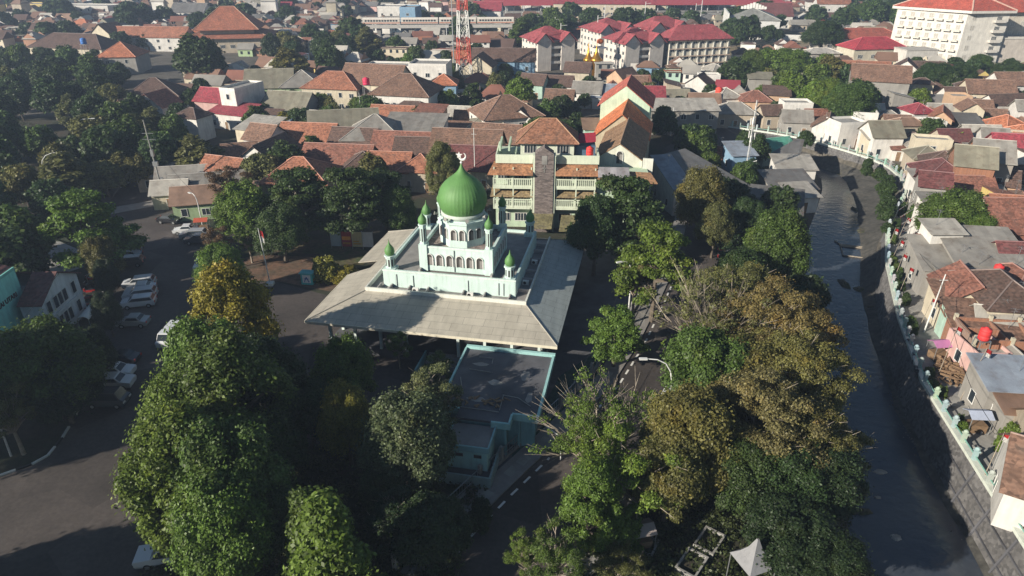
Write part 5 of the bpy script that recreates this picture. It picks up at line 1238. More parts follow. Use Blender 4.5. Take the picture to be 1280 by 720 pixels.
for _ in range(5000):
    x = R.uniform(44, 135); y = R.uniform(40, 185); p = proj(x, y)
    if not inside((x, y), KAMP_W) or not p or p[0] > 1310: continue
    w_ = R.uniform(2.6, 4.6); d_ = R.uniform(2.4, 4.2); r = (w_+d_)/4+.1
    if not free(x, y, r*.8): continue
    specs.append((x, y, w_, d_, rad(-9+R.choice((0, 90))+R.uniform(-14, 14)), R.choice((2.2, 2.5, 2.8)), R.choice(('shed', 'shed', 'gable')), R.choice(('rusty', 'brown', 'red brown', 'grey', 'dark brown', 'pale grey', 'terracotta')), pick(WCP))); OCC.append((x, y, (w_+d_)/4+.2))
specs.sort(key=lambda s_: s_[1]-14*s_[5]-s_[2]*3)
CUT = 290-len(HOUSES)-9
for s_ in specs[:CUT]: house(*s_, None, 2 if s_[1] < 130 else 1)
LEFT = specs[CUT:]
NH = len(HOUSES)
print('individual houses', NH)
# the far city reads as one mass of small roofs
FC = []
fb = MB(); mats_ = []; names_ = list(RC_)[:12]; far_m = []
def fm_(nm, c, rough=.85):
    m, nt, b = newmat('far_'+nm.replace(' ', '_')); f1, _ = noise_ramp(nt, .09, .7, 1.3); nt.links.new(mulcol(nt, rgb(nt, c), f1), b.inputs['Base Color']); b.inputs['Roughness'].default_value = rough; M['far_'+nm] = m; return 'far_'+nm
rl = [fm_('roof '+k, RC_[k]) for k, _ in RCP]; wl = [fm_('wall '+k, WC_[k]) for k, _ in WCP]; allm = rl+wl+['glass']
WB = [c for _, c in WCP]; RB = [c*{'terracotta': .6, 'crimson': .5, 'orange': .4, 'pale grey': 1.7, 'grey': 1.3}.get(k, 1) for k, c in RCP]
def far_house(mb, x, y, w_, d_, h_, rz, kind):
    c, s = math.cos(rz), math.sin(rz); X, Y = w_/2, d_/2; k = len(mb.v)
    def T(a, b_, z): return (x+a*c-b_*s, y+a*s+b_*c, z)
    ri = R.choices(range(len(rl)), RB)[0]; wi = len(rl)+R.choices(range(len(wl)), WB)[0]; rise = Y*.72 if kind else 0
    P_ = [(-Y, 0), (Y, 0), (Y, h_), (0, h_+rise), (-Y, h_)]
    mb.v += [T(-X, b_, z) for b_, z in P_]+[T(X, b_, z) for b_, z in P_]; mb.cur = wi
    mb.face((k+4, k+3, k+2, k+1, k)); mb.face((k+5, k+6, k+7, k+8, k+9)); mb.face((k+1, k+2, k+7, k+6)); mb.face((k+4, k, k+5, k+9)); mb.cur = ri
    ins = X*.7 if kind == 2 else -.5
    k = len(mb.v); o = .5; z0 = h_-.2; mb.v += [T(-X-o, -Y-o, z0), T(X+o, -Y-o, z0), T(X-ins, 0, h_+rise+.15), T(-X+ins, 0, h_+rise+.15), T(-X-o, Y+o, z0), T(X+o, Y+o, z0)]
    mb.face((k, k+1, k+2, k+3)); mb.face((k+3, k+2, k+5, k+4)); mb.face((k+1, k+5, k+2)); mb.face((k, k+3, k+4))
    if y < 460:
        mb.cur = len(allm)-1; nw = max(2, int(w_/2.6))
        for fl_ in range(1 if h_ < 5 else 2):
            for i in range(nw): a = -X+(i+.5)*w_/nw; z1 = .9+fl_*2.9; mb.poly([T(a-.5, -Y-.03, z1), T(a+.5, -Y-.03, z1), T(a+.5, -Y-.03, z1+1.2), T(a-.5, -Y-.03, z1+1.2)])
nfar = 0; far_occ = []
for (x, y, w_, d_, rz, h_, kind, rc, wc) in LEFT: far_house(fb, x, y, w_, d_, h_, rz, {'gable': 1, 'hip': 2}.get(kind, 0))
print('left', len(LEFT))
cell = {}
for _ in range(34000):
    y = 300+R.random()**.8*520; x = R.uniform(-.75, .75)*(y+40)
    p = proj(x, y)
    if not p or not (-60 < p[0] < 1340): continue
    w_ = R.uniform(5, 9.5); d_ = R.uniform(4.5, 7); r = (w_+d_)/4
    key = (int(x//6.9), int(y//7.3))
    if key in cell: continue
    if any(a-r < x < b_+r and c-r < y < d+r for a, b_, c, d in FORB): continue
    if inside((x, y), KAMP_W) or inside((x, y), NORTHW_W): continue
    if 885 < p[0] < 1060 and 38 < p[1] < 75: continue
    if p[0] < 250 and p[1] > 62: continue
    if not all(math.hypot(ox-x, oy-y) > orr+r for ox, oy, orr in OCC if abs(oy-y) < 20): continue
    cell[key] = 1
    h_ = R.choice((3, 3, 3.5, 6, 6.5)) if R.random() < .95 else R.uniform(9, 15)
    if y < 420: h_ = min(h_, 5)
    far_house(fb, x, y, w_, d_, h_, rad(R.choice((0, 0, 90))+R.uniform(-14, 10)), R.choice((0, 1, 1, 1, 2, 2))); nfar += 1
fo_ = fb.build('distant_rooftops', allm); struct(fo_, 'stuff'); fo_['label'] = 'hazy mass of small far-off kampung roofs and walls'
print('far houses', nfar)
for u, v, w_, d_, h_, wc, rc, lab in ((498, 8, 20, 14, 11, 'white', 'grey', 'pale white block far beyond the train viaduct'), (513, 9, 8, 14, 13, 'blue', 'dark grey', 'dark blue slab next to the far pale white block'), (755, 3, 60, 20, 10, 'cream', 'crimson', 'broad cream hall with crimson roof beyond the station'), (968, 18, 16, 16, 7, 'white', 'maroon', 'white gabled house with maroon roof by the eastern far trees'), (610, 12, 16, 12, 8, 'white', 'crimson', 'white house with a red sign beyond the lattice tower'), (1040, 4, 20, 10, 8, 'white', 'terracotta', 'pale far row with terracotta roofs beside the far trees'), (240, 14, 20, 12, 7, 'white', 'dark grey', 'white gable in the hazy distance above the tiered red roof'), (40, 5, 24, 14, 8, 'yellow', 'orange', 'yellow walled building in the hazy far corner'), (110, 7, 34, 14, 9, 'white', 'pale grey', 'long white building in the hazy far west')):
    x, y = G(u, v, h_); house(x, y, w_, d_, rad(-6), h_, 'gable' if 'gable' in lab or rc in ('crimson', 'terracotta', 'maroon') else 'flat', rc, wc, lab, 1)
# ------------------------------------------------------------------ trees one can tell apart
V_ = '''
tall_a 290 405 15 yellow 4.6|tall yellow green tree whose top reaches the forecourt edge
round_a 262 462 14 fresh 4.2|bright green leafy crown overhanging the parked cars
tall_b 285 500 15 mid 5.2|big leafy green crown in the middle of the western tree wall
round_b 228 525 12 fresh 3.7|bright green crown bulging towards the sunlit road
tall_a 228 588 13 fresh 4.4|dense fresh green crown above the white parked pickup
round_a 285 600 13 mid 4.8|thick mid green crown behind the white parked pickup
round_b 278 655 11 fresh 3.8|lower bright crown at the foot of the western tree wall
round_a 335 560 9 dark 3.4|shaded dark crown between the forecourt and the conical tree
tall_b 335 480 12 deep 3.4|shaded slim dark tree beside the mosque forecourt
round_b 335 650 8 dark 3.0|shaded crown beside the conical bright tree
cone_a 412 690 12 fresh 3.5|conical bright yellow green tree with many leaf tufts
cone_a 385 665 9 mid 2.6|smaller conical tree leaning on the bright conical tree
round_a 428 462 9 fresh 3.6|leafy green crown before the mosque steps
round_b 510 545 10 grey 4.4|grey green round crown with bare twigs beside the mint porch
airy_a 540 500 9 grey 3.5|thin grey green crown with whitish bare twigs next to the dark annex
round_a 432 522 9 yellow 2.8|yellow tinged crown left of nothing but the grey green crown
round_b 385 510 7 dark 3.0|dark crown in shade behind the yellow tinged crown
airy_a 498 432 5 fresh 1.7|slim young tree by the mosque stair
airy_b 548 462 5 mid 2.0|small tree in front of the mosque stair wall
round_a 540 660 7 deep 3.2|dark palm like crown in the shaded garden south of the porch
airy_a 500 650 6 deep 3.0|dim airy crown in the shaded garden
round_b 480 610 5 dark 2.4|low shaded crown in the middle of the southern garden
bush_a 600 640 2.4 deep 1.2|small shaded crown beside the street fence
round_a 50 452 11 mid 6.0|very broad dark crown hiding the turquoise wall
round_b 72 478 8 deep 4.0|shaded dark crown behind the broad dark crown
airy_a 8 515 8 olive 3.0|sparse crown at the foot of the broad dark crown
layer_a 105 284 12.5 fresh 6.6|spreading bright crown with a pale leaning trunk beside the plaza
round_a 126 320 8 olive 2.8|olive crown next to the spreading bright crown
round_b 5 315 9 grey 4.0|grey green tree at the west edge over the maroon roof
round_a 305 262 11 fresh 5.0|bright green crown by the shop row and the park
round_b 275 335 8 fresh 3.6|bright low crown at the corner of the parking lot
airy_a 272 305 7 rust 2.6|brown twiggy bush at the parking lot corner
airy_b 290 228 9 rust 4.2|brown tinged twiggy tree over the shop row
layer_a 375 250 12 dark 7.2|widest dark tiered tree of the park
layer_b 436 246 13 dark 6.6|dark tiered tree before the painted banner board
layer_a 480 245 11 dark 5.6|dark tiered tree closest to the dome
round_a 350 285 9 dark 4.4|dark crown low at the west end of the park trees
round_b 498 262 9 mid 3.0|leafy crown touching the small front cupolas
airy_a 310 300 6 fresh 2.4|small bright tree in the park
tall_b 553 208 11 olive 3.4|slender olive tree just west of the dome tip
bush_a 406 334 3.2 yellow 2.2|rounded yellow green bush behind the turquoise kiosk
bush_a 432 342 1.8 yellow 2.4|low dry hedge clump in the park
layer_b 778 262 14 dark 7.4|dark tiered tree close against the green building
round_a 745 285 12 dark 4.2|dark crown at the corner of the mosque roof
layer_a 822 330 13 fresh 5.8|bright tiered tree by the street with pale dead fronds below
airy_a 795 350 8 brown 2.4|brown dead hanging fronds under the bright tiered tree
layer_b 770 412 8 fresh 3.6|small bright tiered tree standing alone in the mosque yard
round_b 878 245 12 olive 4.6|olive round crown in the avenue beyond the bright tiered tree
round_a 895 280 9 olive 3.0|lower olive crown hanging under the avenue crown
round_b 972 305 12 mid 4.8|bright round tree by the west bank of the river
round_a 935 272 8 dark 3.2|dark little tree at the street edge west of the river
round_b 925 345 9 dark 4.0|dark crown between street and river
bare_a 893 395 13 olive 6.2|great bare tree with pale fanning branches over the street
umbrella_a 925 372 11 olive 5.2|great olive feathery tree behind the great bare tree
umbrella_b 965 412 12 brown 6.4|great feathery brown tree on the west bank
umbrella_a 995 472 11 olive 5.2|brown feathery tree leaning over the river
round_a 885 465 11 mid 5.2|leafy green crown beside the curved street lamp
round_b 935 470 10 olive 4.6|olive crown below the great feathery trees
umbrella_b 955 525 11 brown 5.4|brown feathery crown in the middle of the bank grove
umbrella_a 1000 548 9 olive 4.4|olive feathery crown with fine white twigs over the water
bare_b 762 530 9.5 fresh 5.8|open twiggy crown with radiating bare branches
airy_a 733 552 9 fresh 3.1|fresh green open crown over the street
airy_b 785 585 10 fresh 4.6|fresh open crown next to the blue tarpaulin
round_b 862 548 11 olive 4.6|olive leafy crown south of the curved street lamp
round_a 838 590 9 olive 3.6|olive crown above the concrete planters
tall_a 738 625 9 fresh 2.5|slim green tree standing by the street
airy_b 693 695 7 mid 2.4|slim green tree at the bottom of the street
airy_a 655 692 5 fresh 1.6|young tree with bare stem at the bottom of the street
bush_a 770 655 4.0 fresh 2.4|rounded bright bush near the concrete planters
airy_a 775 705 3 olive 2.4|dry grassy thicket beside the concrete planters
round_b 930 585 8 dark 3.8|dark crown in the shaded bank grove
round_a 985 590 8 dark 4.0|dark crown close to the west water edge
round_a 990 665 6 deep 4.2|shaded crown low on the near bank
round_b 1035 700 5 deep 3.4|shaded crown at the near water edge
round_a 1195 270 10 mid 5.8|big round dark tree amid the riverside kampung
round_b 1222 292 8 fresh 2.8|yellow green tree joined to the big round kampung tree
bush_a 1222 396 3.2 fresh 1.7|small bright bush between speckled kampung roofs
bush_a 1268 545 3.0 fresh 1.4|bush by the sunlit white wall house
round_a 1030 42 14 dark 9.0|big dark round tree east of the dry field
round_b 1090 16 14 mid 12|very large tree mass front beside the white hotel
round_a 1120 15 14 dark 10|dark tree right against the hotel
round_b 985 78 11 fresh 8.5|bright wide crown below the dry field
round_a 945 78 11 mid 6.0|mid green crown at the west end of the eastern tree belt
round_b 1062 128 12 mid 7.0|large crown above the river wall bend houses
round_a 1030 118 11 fresh 6.0|bright crown above the river wall bend houses
round_b 1170 95 10 dark 7.0|dark round crown below the hotel corner
round_a 1200 95 9 dark 5.5|dark crown beside the one below the hotel corner
round_b 1225 80 8 mid 5|mid green crown in front of the hotel podium
round_a 1262 88 8 dark 6|dark crown in front of the hotel podium wall
mid_0 1190 175 6 fresh 3.5|bright crown below the peach gable
mid_1 920 90 10 dark 6.6|dark round crown beside the white cube house
mid_2 248 70 15 dark 9.0|big dark round tree under the broad tiered red roof
mid_3 830 150 8 dark 3.4|dark tree in front of the long metal shed
mid_tall 362 80 12 olive 6.0|olive tall tree by the olive roofs
mid_1 650 113 9 fresh 5.0|fresh green tree behind the villa
mid_0 558 125 7 fresh 3.8|bright green tree west of the pale shed roof
mid_2 357 152 5 yellow 3.4|bright round bush in the blocks
mid_3 925 22 13 dark 6.5|dark tree before the crown parapet hall
'''
for ln in V_.strip().split('\n'):
    a, lab = ln.split('|'); k, u, v, h, tint, r = a.split()
    lab = lab.replace('left of nothing but', 'next to')
    tree_px(k, float(u), float(v), float(h), tint, lab, float(r), **({'name': 'bush', 'cat': 'bush'} if k.startswith('bush') else {}))
# unseen neighbours just outside the frame whose shade falls on the road
for tt, c, h, r in ((-22, -70.5, 20, 5.6), (-24, -86, 12, 6), (-30, -98, 14, 7), (-36, -76, 19, 6), (-25, -50, 15, 6.2), (-20, -40, 13, 6), (-14, -30, 13, 6), (-34, -110, 13, 7), (-22, -112, 12, 6), (-36, -44, 15, 6)):
    t = tree('round_a', .8*tt+.6*c, .6*tt-.8*c, h, 'dark', None, r)
for u, v, r, h in ((132, 388, 1.9, 6), (118, 438, 2.2, 7), (133, 345, 1.8, 6)): tree_px('round_b', u, v, h, 'deep', None, r)
# tree belts: many separate crowns
def belt(px_poly, n, keys, tints, h0, h1, mind, hz=5, chk=False, smin=None):
    made = 0; us = [p[0] for p in px_poly]; vs = [p[1] for p in px_poly]; placed = []
    for _ in range(n*30):
        if made >= n: break
        u, v = R.uniform(min(us), max(us)), R.uniform(min(vs), max(vs))
        if not inside((u, v), px_poly): continue
        x, y = G(u, v, hz)
        if any(math.hypot(x-a, y-b_) < mind for a, b_ in placed): continue
        if chk and any(math.hypot(x-a, y-b_) < r_+1.2 for a, b_, r_ in OCC): continue
        h = R.uniform(h0, h1); tree(R.choice(keys), x, y, h, R.choice(tints), None, h*R.uniform(.42, .56)); placed.append((x, y)); made += 1
MID = ['mid_0', 'mid_1', 'mid_2', 'mid_3', 'mid_tall']; FAR = ['far_0', 'far_1', 'far_2']
belt([(-30, 62), (60, 60), (150, 72), (150, 130), (240, 150), (250, 205), (130, 215), (60, 262), (60, 330), (-40, 330)], 66, MID, ['dark', 'dark', 'mid', 'mid', 'olive'], 6.5, 10.5, 6, chk=True)
belt([(330, 66), (370, 48), (450, 40), (470, 75), (380, 88), (330, 85)], 15, MID, ['dark', 'deep', 'dark', 'olive'], 8, 12, 6.5, chk=True)
belt([(480, 50), (560, 55), (560, 75), (470, 72)], 5, MID, ['dark', 'mid'], 6, 9, 7, chk=True)
belt([(300, 105), (420, 120), (460, 125), (480, 140), (400, 150), (310, 145)], 9, MID, ['dark', 'mid', 'olive'], 5, 8, 6, chk=True)
belt([(560, 195), (480, 215), (330, 225), (250, 215), (150, 205), (200, 180), (400, 185)], 8, MID, ['dark', 'deep', 'olive'], 6, 9, 6, chk=True)
belt([(630, 150), (720, 125), (735, 160), (700, 175), (650, 165)], 9, MID, ['deep', 'dark', 'mid'], 5, 8, 4.5, chk=True)
belt([(835, 170), (935, 160), (960, 190), (930, 240), (905, 240), (900, 200)], 10, MID, ['dark', 'mid', 'deep'], 4, 8, 5, chk=True)
belt([(900, 240), (1000, 245), (1010, 270), (950, 290), (905, 300)], 6, MID, ['deep', 'dark'], 5, 8, 5)
belt([(960, 80), (1060, 85), (1130, 100), (1080, 135), (1000, 135), (950, 110)], 14, MID, ['mid', 'dark', 'fresh', 'olive'], 7, 11, 6.5, chk=True)
belt([(1130, 60), (1280, 85), (1290, 110), (1150, 105)], 7, MID, ['mid', 'dark'], 6, 9, 7, chk=True)
belt([(640, 30), (700, 30), (705, 48), (640, 48)], 10, MID, ['dark', 'mid', 'dark'], 9, 13, 8)
belt([(1060, 0), (1140, 0), (1130, 32), (1075, 30)], 9, MID, ['dark', 'mid'], 12, 16, 11)
belt([(840, 24), (990, 20), (985, 50), (930, 55), (840, 35)], 8, FAR, ['mid', 'dark', 'olive'], 6, 11, 9)
belt([(1140, 115), (1290, 120), (1290, 250), (1140, 200)], 10, MID, ['mid', 'fresh', 'dark', 'olive'], 4, 7, 7, chk=True)
belt([(690, 90), (880, 100), (900, 110), (700, 130)], 7, MID, ['mid', 'dark', 'olive'], 4, 6.5, 7, chk=True)
belt([(560, 60), (630, 55), (640, 90), (600, 120), (560, 110)], 8, MID, ['mid', 'dark', 'olive'], 5, 8, 6, chk=True)
belt([(1108, 250), (1068, 212), (1085, 255), (1103, 310)], 11, MID, ['fresh', 'mid'], 2.2, 3.6, 2.5, hz=-2)
belt([(720, 100), (1000, 110), (1060, 170), (940, 150), (830, 160), (720, 150)], 12, MID, ['mid', 'dark', 'olive'], 3.5, 6, 5, chk=True)
belt([(1140, 120), (1290, 110), (1290, 420), (1230, 380), (1140, 240)], 16, MID, ['mid', 'fresh', 'dark'], 3, 5.5, 5, chk=True)
belt([(330, 90), (600, 80), (620, 190), (330, 200)], 14, MID, ['mid', 'dark', 'fresh'], 4, 7, 6, chk=True)
for x, y in TSITES: h = R.uniform(4, 7.5); tree(R.choice(MID), x, y, h, R.choice(['mid', 'dark', 'fresh', 'olive']), None, h*R.uniform(.4, .52))
# west bank undergrowth trees
belt([(890, 480), (1035, 460), (1050, 590), (1000, 600), (900, 560)], 7, ['round_a', 'round_b', 'airy_b'], ['dark', 'olive', 'deep'], 6, 9, 4)
belt([(985, 330), (1010, 330), (1035, 440), (1000, 430)], 6, ['mid_0', 'mid_1'], ['deep', 'dark'], 4, 6, 3.4)
QUEUE.sort(key=lambda q: -q[5]/(math.hypot(q[1], q[2])+20)); NHAND = sum(1 for o in ALL if o.get('category') == 'tree'); NQ = 292-NHAND
for q in QUEUE[:NQ]: tree(q[0], q[1], q[2], q[3], q[4], None, q[5], now=True)
print('trees by hand', NHAND, 'queued', len(QUEUE))
# far crowns as one mass
far_v = []; base = [TREES[k][0] for k in FAR]; bv = []
for me in base:
    a = np.empty(len(me.vertices)*3, np.float32); me.vertices.foreach_get('co', a); bv.append(a.reshape(-1, 3))
fa = np.empty(len(TREES['fill_a'][0].vertices)*3, np.float32); TREES['fill_a'][0].vertices.foreach_get('co', fa); fa = fa.reshape(-1, 3)
for (k_, x, y, h, tn_, r) in QUEUE[NQ:]:
    an = R.uniform(0, 6.28); c, s_ = math.cos(an), math.sin(an); q = fa*np.array([r/5, r/5, h/10]); far_v.append(np.stack([q[:, 0]*c-q[:, 1]*s_+x, q[:, 0]*s_+q[:, 1]*c+y, q[:, 2]], 1))
for i in range(620):
    y = 300+R.random()**.8*540; x = R.uniform(-.75, .75)*(y+40); p = proj(x, y)
    if not p or (p[1] > 62 and p[0] > 250) : continue
    if any(a < x < b_ and c < y < d for a, b_, c, d in FORB): continue
    s = R.uniform(.7, 1.5); an = R.uniform(0, 6.28); q = bv[i % 3]*s; c, s_ = math.cos(an), math.sin(an)
    far_v.append(np.stack([q[:, 0]*c-q[:, 1]*s_+x, q[:, 0]*s_+q[:, 1]*c+y, q[:, 2]], 1))
fo_ = link('distant_trees', quads_mesh('distant_trees', np.vstack(far_v), 'leaf'), color=TINT['dark']); struct(fo_, 'stuff'); fo_['label'] = 'small tree crowns scattered among the distant roofs'
# ground cover along the west bank and in gardens: leaf litter and low plants
gc = []
rs = np.random.RandomState(5)
def cover(px_poly, n, z=0, sz=.14, hh=.5):
    us = [p[0] for p in px_poly]; vs = [p[1] for p in px_poly]; out = []
    for _ in range(n):
        u, v = R.uniform(min(us), max(us)), R.uniform(min(vs), max(vs))
        if inside((u, v), px_poly):
            x, y = G(u, v); zz = 0
            if 20 < y < 184: 
                xl = interp(XL, y); 
                if x > xl-.5: continue
                if x > xl-5.5: zz = -.4-(x-(xl-5.5))/4*2.8
            out.append((x, y, zz+R.uniform(0, .3), R.uniform(.25, .75)))
    return out
C_ = cover([(690, 760), (760, 640), (900, 520), (985, 330), (960, 240), (1010, 240), (1060, 500), (1130, 760)], 3300)+cover([(340, 760), (350, 560), (570, 540), (610, 600), (560, 740)], 1100)+cover([(0, 320), (60, 230), (250, 200), (250, 150), (0, 150)], 500)+cover([(170, 740), (210, 500), (300, 420), (360, 420), (370, 740)], 700)
go = link('undergrowth', quads_mesh('undergrowth', leaf_cloud(77, C_, 130, .13, .3), 'leaf'), color=(.05, .065, .022)); struct(go, 'stuff')
# ------------------------------------------------------------------ vehicles
def car_meshes(L=4.2, W_=1.7, H_=1.55, kind='mpv'):
    """side profile swept across the width, narrowed at the glass"""
    h0 = .28
    if kind == 'mpv': P_ = [(-L/2, .45), (-L/2, .95), (-L*.40, 1.02), (-L*.27, 1.08), (-L*.13, H_), (L*.40, H_), (L*.48, 1.05), (L/2, .9), (L/2, .45)]
    elif kind == 'van': P_ = [(-L/2, .45), (-L/2, 1.0), (-L*.42, 1.15), (-L*.33, H_), (L*.48, H_), (L*.495, 1.1), (L/2, .95), (L/2, .45)]
    elif kind == 'pickup': P_ = [(-L/2, .5), (-L/2, 1.0), (-L*.24, 1.08), (-L*.12, H_), (L*.1, H_), (L*.14, 1.08), (L/2, 1.05), (L/2, .5)]
    else: P_ = [(-L/2, .45), (-L/2, .8), (-L*.24, .95), (-L*.1, H_), (L*.2, H_), (L*.34, 1.0), (L/2, .92), (L/2, .45)]
    b_ = MB(); n = len(P_); low = 1.0
    def half(z): return W_/2 if z <= 1.1 else W_/2-.14*(z-1.05)/(H_-1.05)-.03
    for s in (-1, 1):
        for x, z in P_: b_.v.append((x, s*half(z), z))
    b_.v += [(-L/2+.06, -W_/2+.08, h0), (L/2-.06, -W_/2+.08, h0), (-L/2+.06, W_/2-.08, h0), (L/2-.06, W_/2-.08, h0)]
    b_.face(tuple(range(n))); b_.face(tuple(range(2*n-1, n-1, -1)))
    for i in range(n-1): b_.face((i+1, i, n+i, n+i+1))
    k = 2*n; b_.face((0, k, k+1, n-1)); b_.face((n, 2*n-1, k+3, k+2)); b_.face((k, k+2, k+3, k+1)); b_.face((0, n, k+2, k)); b_.face((n-1, k+1, k+3, 2*n-1))
    body = b_.mesh('body', 'car')
    g = MB(); z0, z1 = 1.1, H_-.09
    ia = next(i for i, p in enumerate(P_) if p[1] == H_); xa, xb = P_[ia][0], P_[ia+1][0]; pa, pb = P_[ia-1], P_[ia+2]
    def lx(p, q, z): t = (z-p[1])/(q[1]-p[1]); return p[0]+(q[0]-p[0])*t
    for s in (-1, 1):
        yb, yt = s*(half(z0)+.012), s*(half(z1)+.012)
        g.poly([(lx(pa, P_[ia], z0)+.12, yb, z0), (lx(pb, P_[ia+1], z0)-.12, yb, z0), (lx(pb, P_[ia+1], z1)-.1, yt, z1), (lx(pa, P_[ia], z1)+.12, yt, z1)][::s])
    for (p, q, o) in ((pa, P_[ia], -.02), (pb, P_[ia+1], .02)):
        g.poly([(lx(p, q, z0)+o, -half(z0)+.1, z0+.01), (lx(p, q, z0)+o, half(z0)-.1, z0+.01), (lx(p, q, z1)+o, half(z1)-.08, z1+.02), (lx(p, q, z1)+o, -half(z1)+.08, z1+.02)][::-1 if o > 0 else 1])
    glass = g.mesh('windows', 'glass')
    w_ = MB(); w_.tube((0, -.1, 0), (0, .1, 0), .31, .31, 14); tyre = w_.mesh('tyre', 'rubber'); w_ = MB(); w_.tube((0, -.115, 0), (0, .115, 0), .19, .19, 10); rim = w_.mesh('rim', 'steel')
    l = MB(); l.bb(-.05, .05, -.2, .2, -.08, .08); lamp = l.mesh('headlight', 'lampglass'); l2 = MB(); l2.bb(-.04, .04, -.12, .12, -.12, .12); tail = l2.mesh('tail_light', 'red_paint')
    return dict(body=body, glass=glass, tyre=tyre, rim=rim, lamp=lamp, tail=tail, L=L, W=W_)
CM = {'mpv': car_meshes(), 'van': car_meshes(4.1, 1.66, 1.9, 'van'), 'hatch': car_meshes(3.8, 1.65, 1.48, 'hatch'), 'pickup': car_meshes(4.9, 1.75, 1.7, 'pickup')}
def car(kind, x, y, rz, col, label):
    """nose points to local -x"""
    c = CM[kind]; t = thing('parked_car' if kind != 'van' else 'parked_van', label, 'car' if kind != 'van' else 'van', (x, y, .012), rz, 'cars parked around the boulevard')
    link('body', c['body'], t, color=col); link('windows', c['glass'], t)
    for sx in (-.31, .31):
        for sy in (-1, 1):
            w_ = link('wheel', c['rim'], t, (sx*c['L'], sy*(c['W']/2-.09), .31)); link('tyre', c['tyre'], w_)
    for sy in (-1, 1): link('headlight', c['lamp'], t, (-c['L']/2-.01, sy*c['W']*.36, .78)); link('tail_light', c['tail'], t, (c['L']/2+.01, sy*c['W']*.4, .82))
WHT, SIL, BLK, GRY = (.72, .73, .74), (.36, .37, .38), (.015, .016, .02), (.09, .10, .11)
CARS = [('mpv', 174, 352, 14, WHT, 'white car at the top of the row of four white cars'), ('hatch', 176, 359, 14, WHT, 'second white car in the row of four white cars'), ('mpv', 175, 366, 14, WHT, 'third white car with a roof rack in the row of four'), ('mpv', 173, 376, 14, WHT, 'white car nearest the silver one in the row of four'),
 ('hatch', 166, 400, 4, SIL, 'silver sedan parked alone below the four white cars'), ('van', 213, 420, 88, WHT, 'white van parked away from the row beside the leafy crown'), ('hatch', 152, 446, -2, BLK, 'black car in deep shade above two white nosed cars'),
 ('mpv', 142, 463, 184, WHT, 'white car half in shade, upper of the two white nosed cars'), ('mpv', 141, 476, 184, WHT, 'white car half in shade, lower of the two white nosed cars'), ('van', 134, 498, 180, GRY, 'dark van beside the lower white nosed car'),
 ('hatch', 232, 286, 8, WHT, 'white hatchback in front of the green walled shops'), ('mpv', 242, 292, 6, SIL, 'silver car between the white hatchback and the brown bush'), ('mpv', 248, 298, 4, GRY, 'grey car nearest the brown twiggy bush'),
 ('mpv', 254, 328, 95, WHT, 'white car parked lengthwise at the corner of the park'), ('mpv', 115, 266, 176, (.5, .55, .75), 'bluish white patrol car beyond the spreading bright tree'), ('hatch', 211, 273, 172, BLK, 'black car stopped opposite the shops'),
 ('hatch', 157, 304, 12, BLK, 'black car at the far end of the dark shaded row'), ('mpv', 159, 311, 12, GRY, 'dark grey car second in the dark shaded row'), ('hatch', 160, 318, 12, BLK, 'black car third in the dark shaded row'), ('mpv', 161, 326, 12, GRY, 'dark car nearest in the dark shaded row'),
 ('pickup', 212, 690, 10, WHT, 'white pickup parked under the bright crowns by the lower road'), ('hatch', 147, 229, 170, BLK, 'dark car on the far carriageway'), ('hatch', 97, 226, 170, WHT, 'white car glimpsed at the far carriageway'), ('hatch', 842, 486, 60, WHT, 'white car peeking out under the bank trees on the street'), ('mpv', 914, 318, 75, SIL, 'silver car on the shaded street east of the bright tree')]
for k, u, v, a, c, l in CARS: x, y = G(u, v, .8); car(k, x, y, rad(a), c, l)
# motorbikes
def bike_mesh():
    b_ = MB(); b_.tube((-.62, -.05, .28), (-.62, .05, .28), .28, .28, 12); b_.tube((.62, -.05, .28), (.62, .05, .28), .28, .28, 12); w_ = None; b_ = MB(); b_.tube((0, -.05, .28), (0, .05, .28), .28, .28, 12); w_ = b_.mesh('wheel', 'rubber')
    b_ = MB(); b_.box((.05, 0, .5), (.8, .22, .26)); b_.box((-.5, 0, .72), (.16, .2, .42)); b_.box((.55, 0, .62), (.5, .24, .16)); bd = b_.mesh('body', 'car')
    b_ = MB(); b_.box((.25, 0, .76), (.75, .24, .1)); s_ = b_.mesh('seat', 'black'); b_ = MB(); b_.tube((-.45, -.33, 1.0), (-.45, .33, 1.0), .02); b_.tube((-.62, 0, .3), (-.42, 0, 1.0), .03); h_ = b_.mesh('handlebar', 'steel'); return w_, bd, s_, h_
BW, BB, BS, BH = bike_mesh()
def bike(x, y, rz, c):
    t = thing('motorbike', None, 'motorbike', (x, y, .012), rz, 'parked motorbikes'); link('wheel', BW, t, (-.62, 0, 0)); link('wheel', BW, t, (.62, 0, 0)); link('body', BB, t, color=c); link('seat', BS, t); link('handlebar', BH, t); pend(t, ('red' if c[0] > .3 and c[1] < .2 else 'white' if c[0] > .3 else 'black')+' motorbike parked', x, y, .6)
for i in range(9): bx, by = G(905+R.uniform(-6, 10), 262+i*9); bike(bx, by, R.uniform(-.3, .3), R.choice([BLK, WHT, (.4, .03, .03)]))
for i in range(7): bx, by = G(112+R.uniform(-3, 3), 352+i*8); bike(bx, by, R.uniform(-.3, .3)+.2, R.choice([BLK, WHT, (.4, .03, .03)]))
for i in range(5): bx, by = G(258+i*2.5, 346+i*5); bike(bx, by, R.uniform(1, 1.6), R.choice([BLK, WHT, (.4, .03, .03)]))
for i in range(5): bx, by = G(1128+i*4, 400+i*17); bike(bx, by, R.uniform(1, 1.8), R.choice([BLK, WHT, (.4, .03, .03)]))
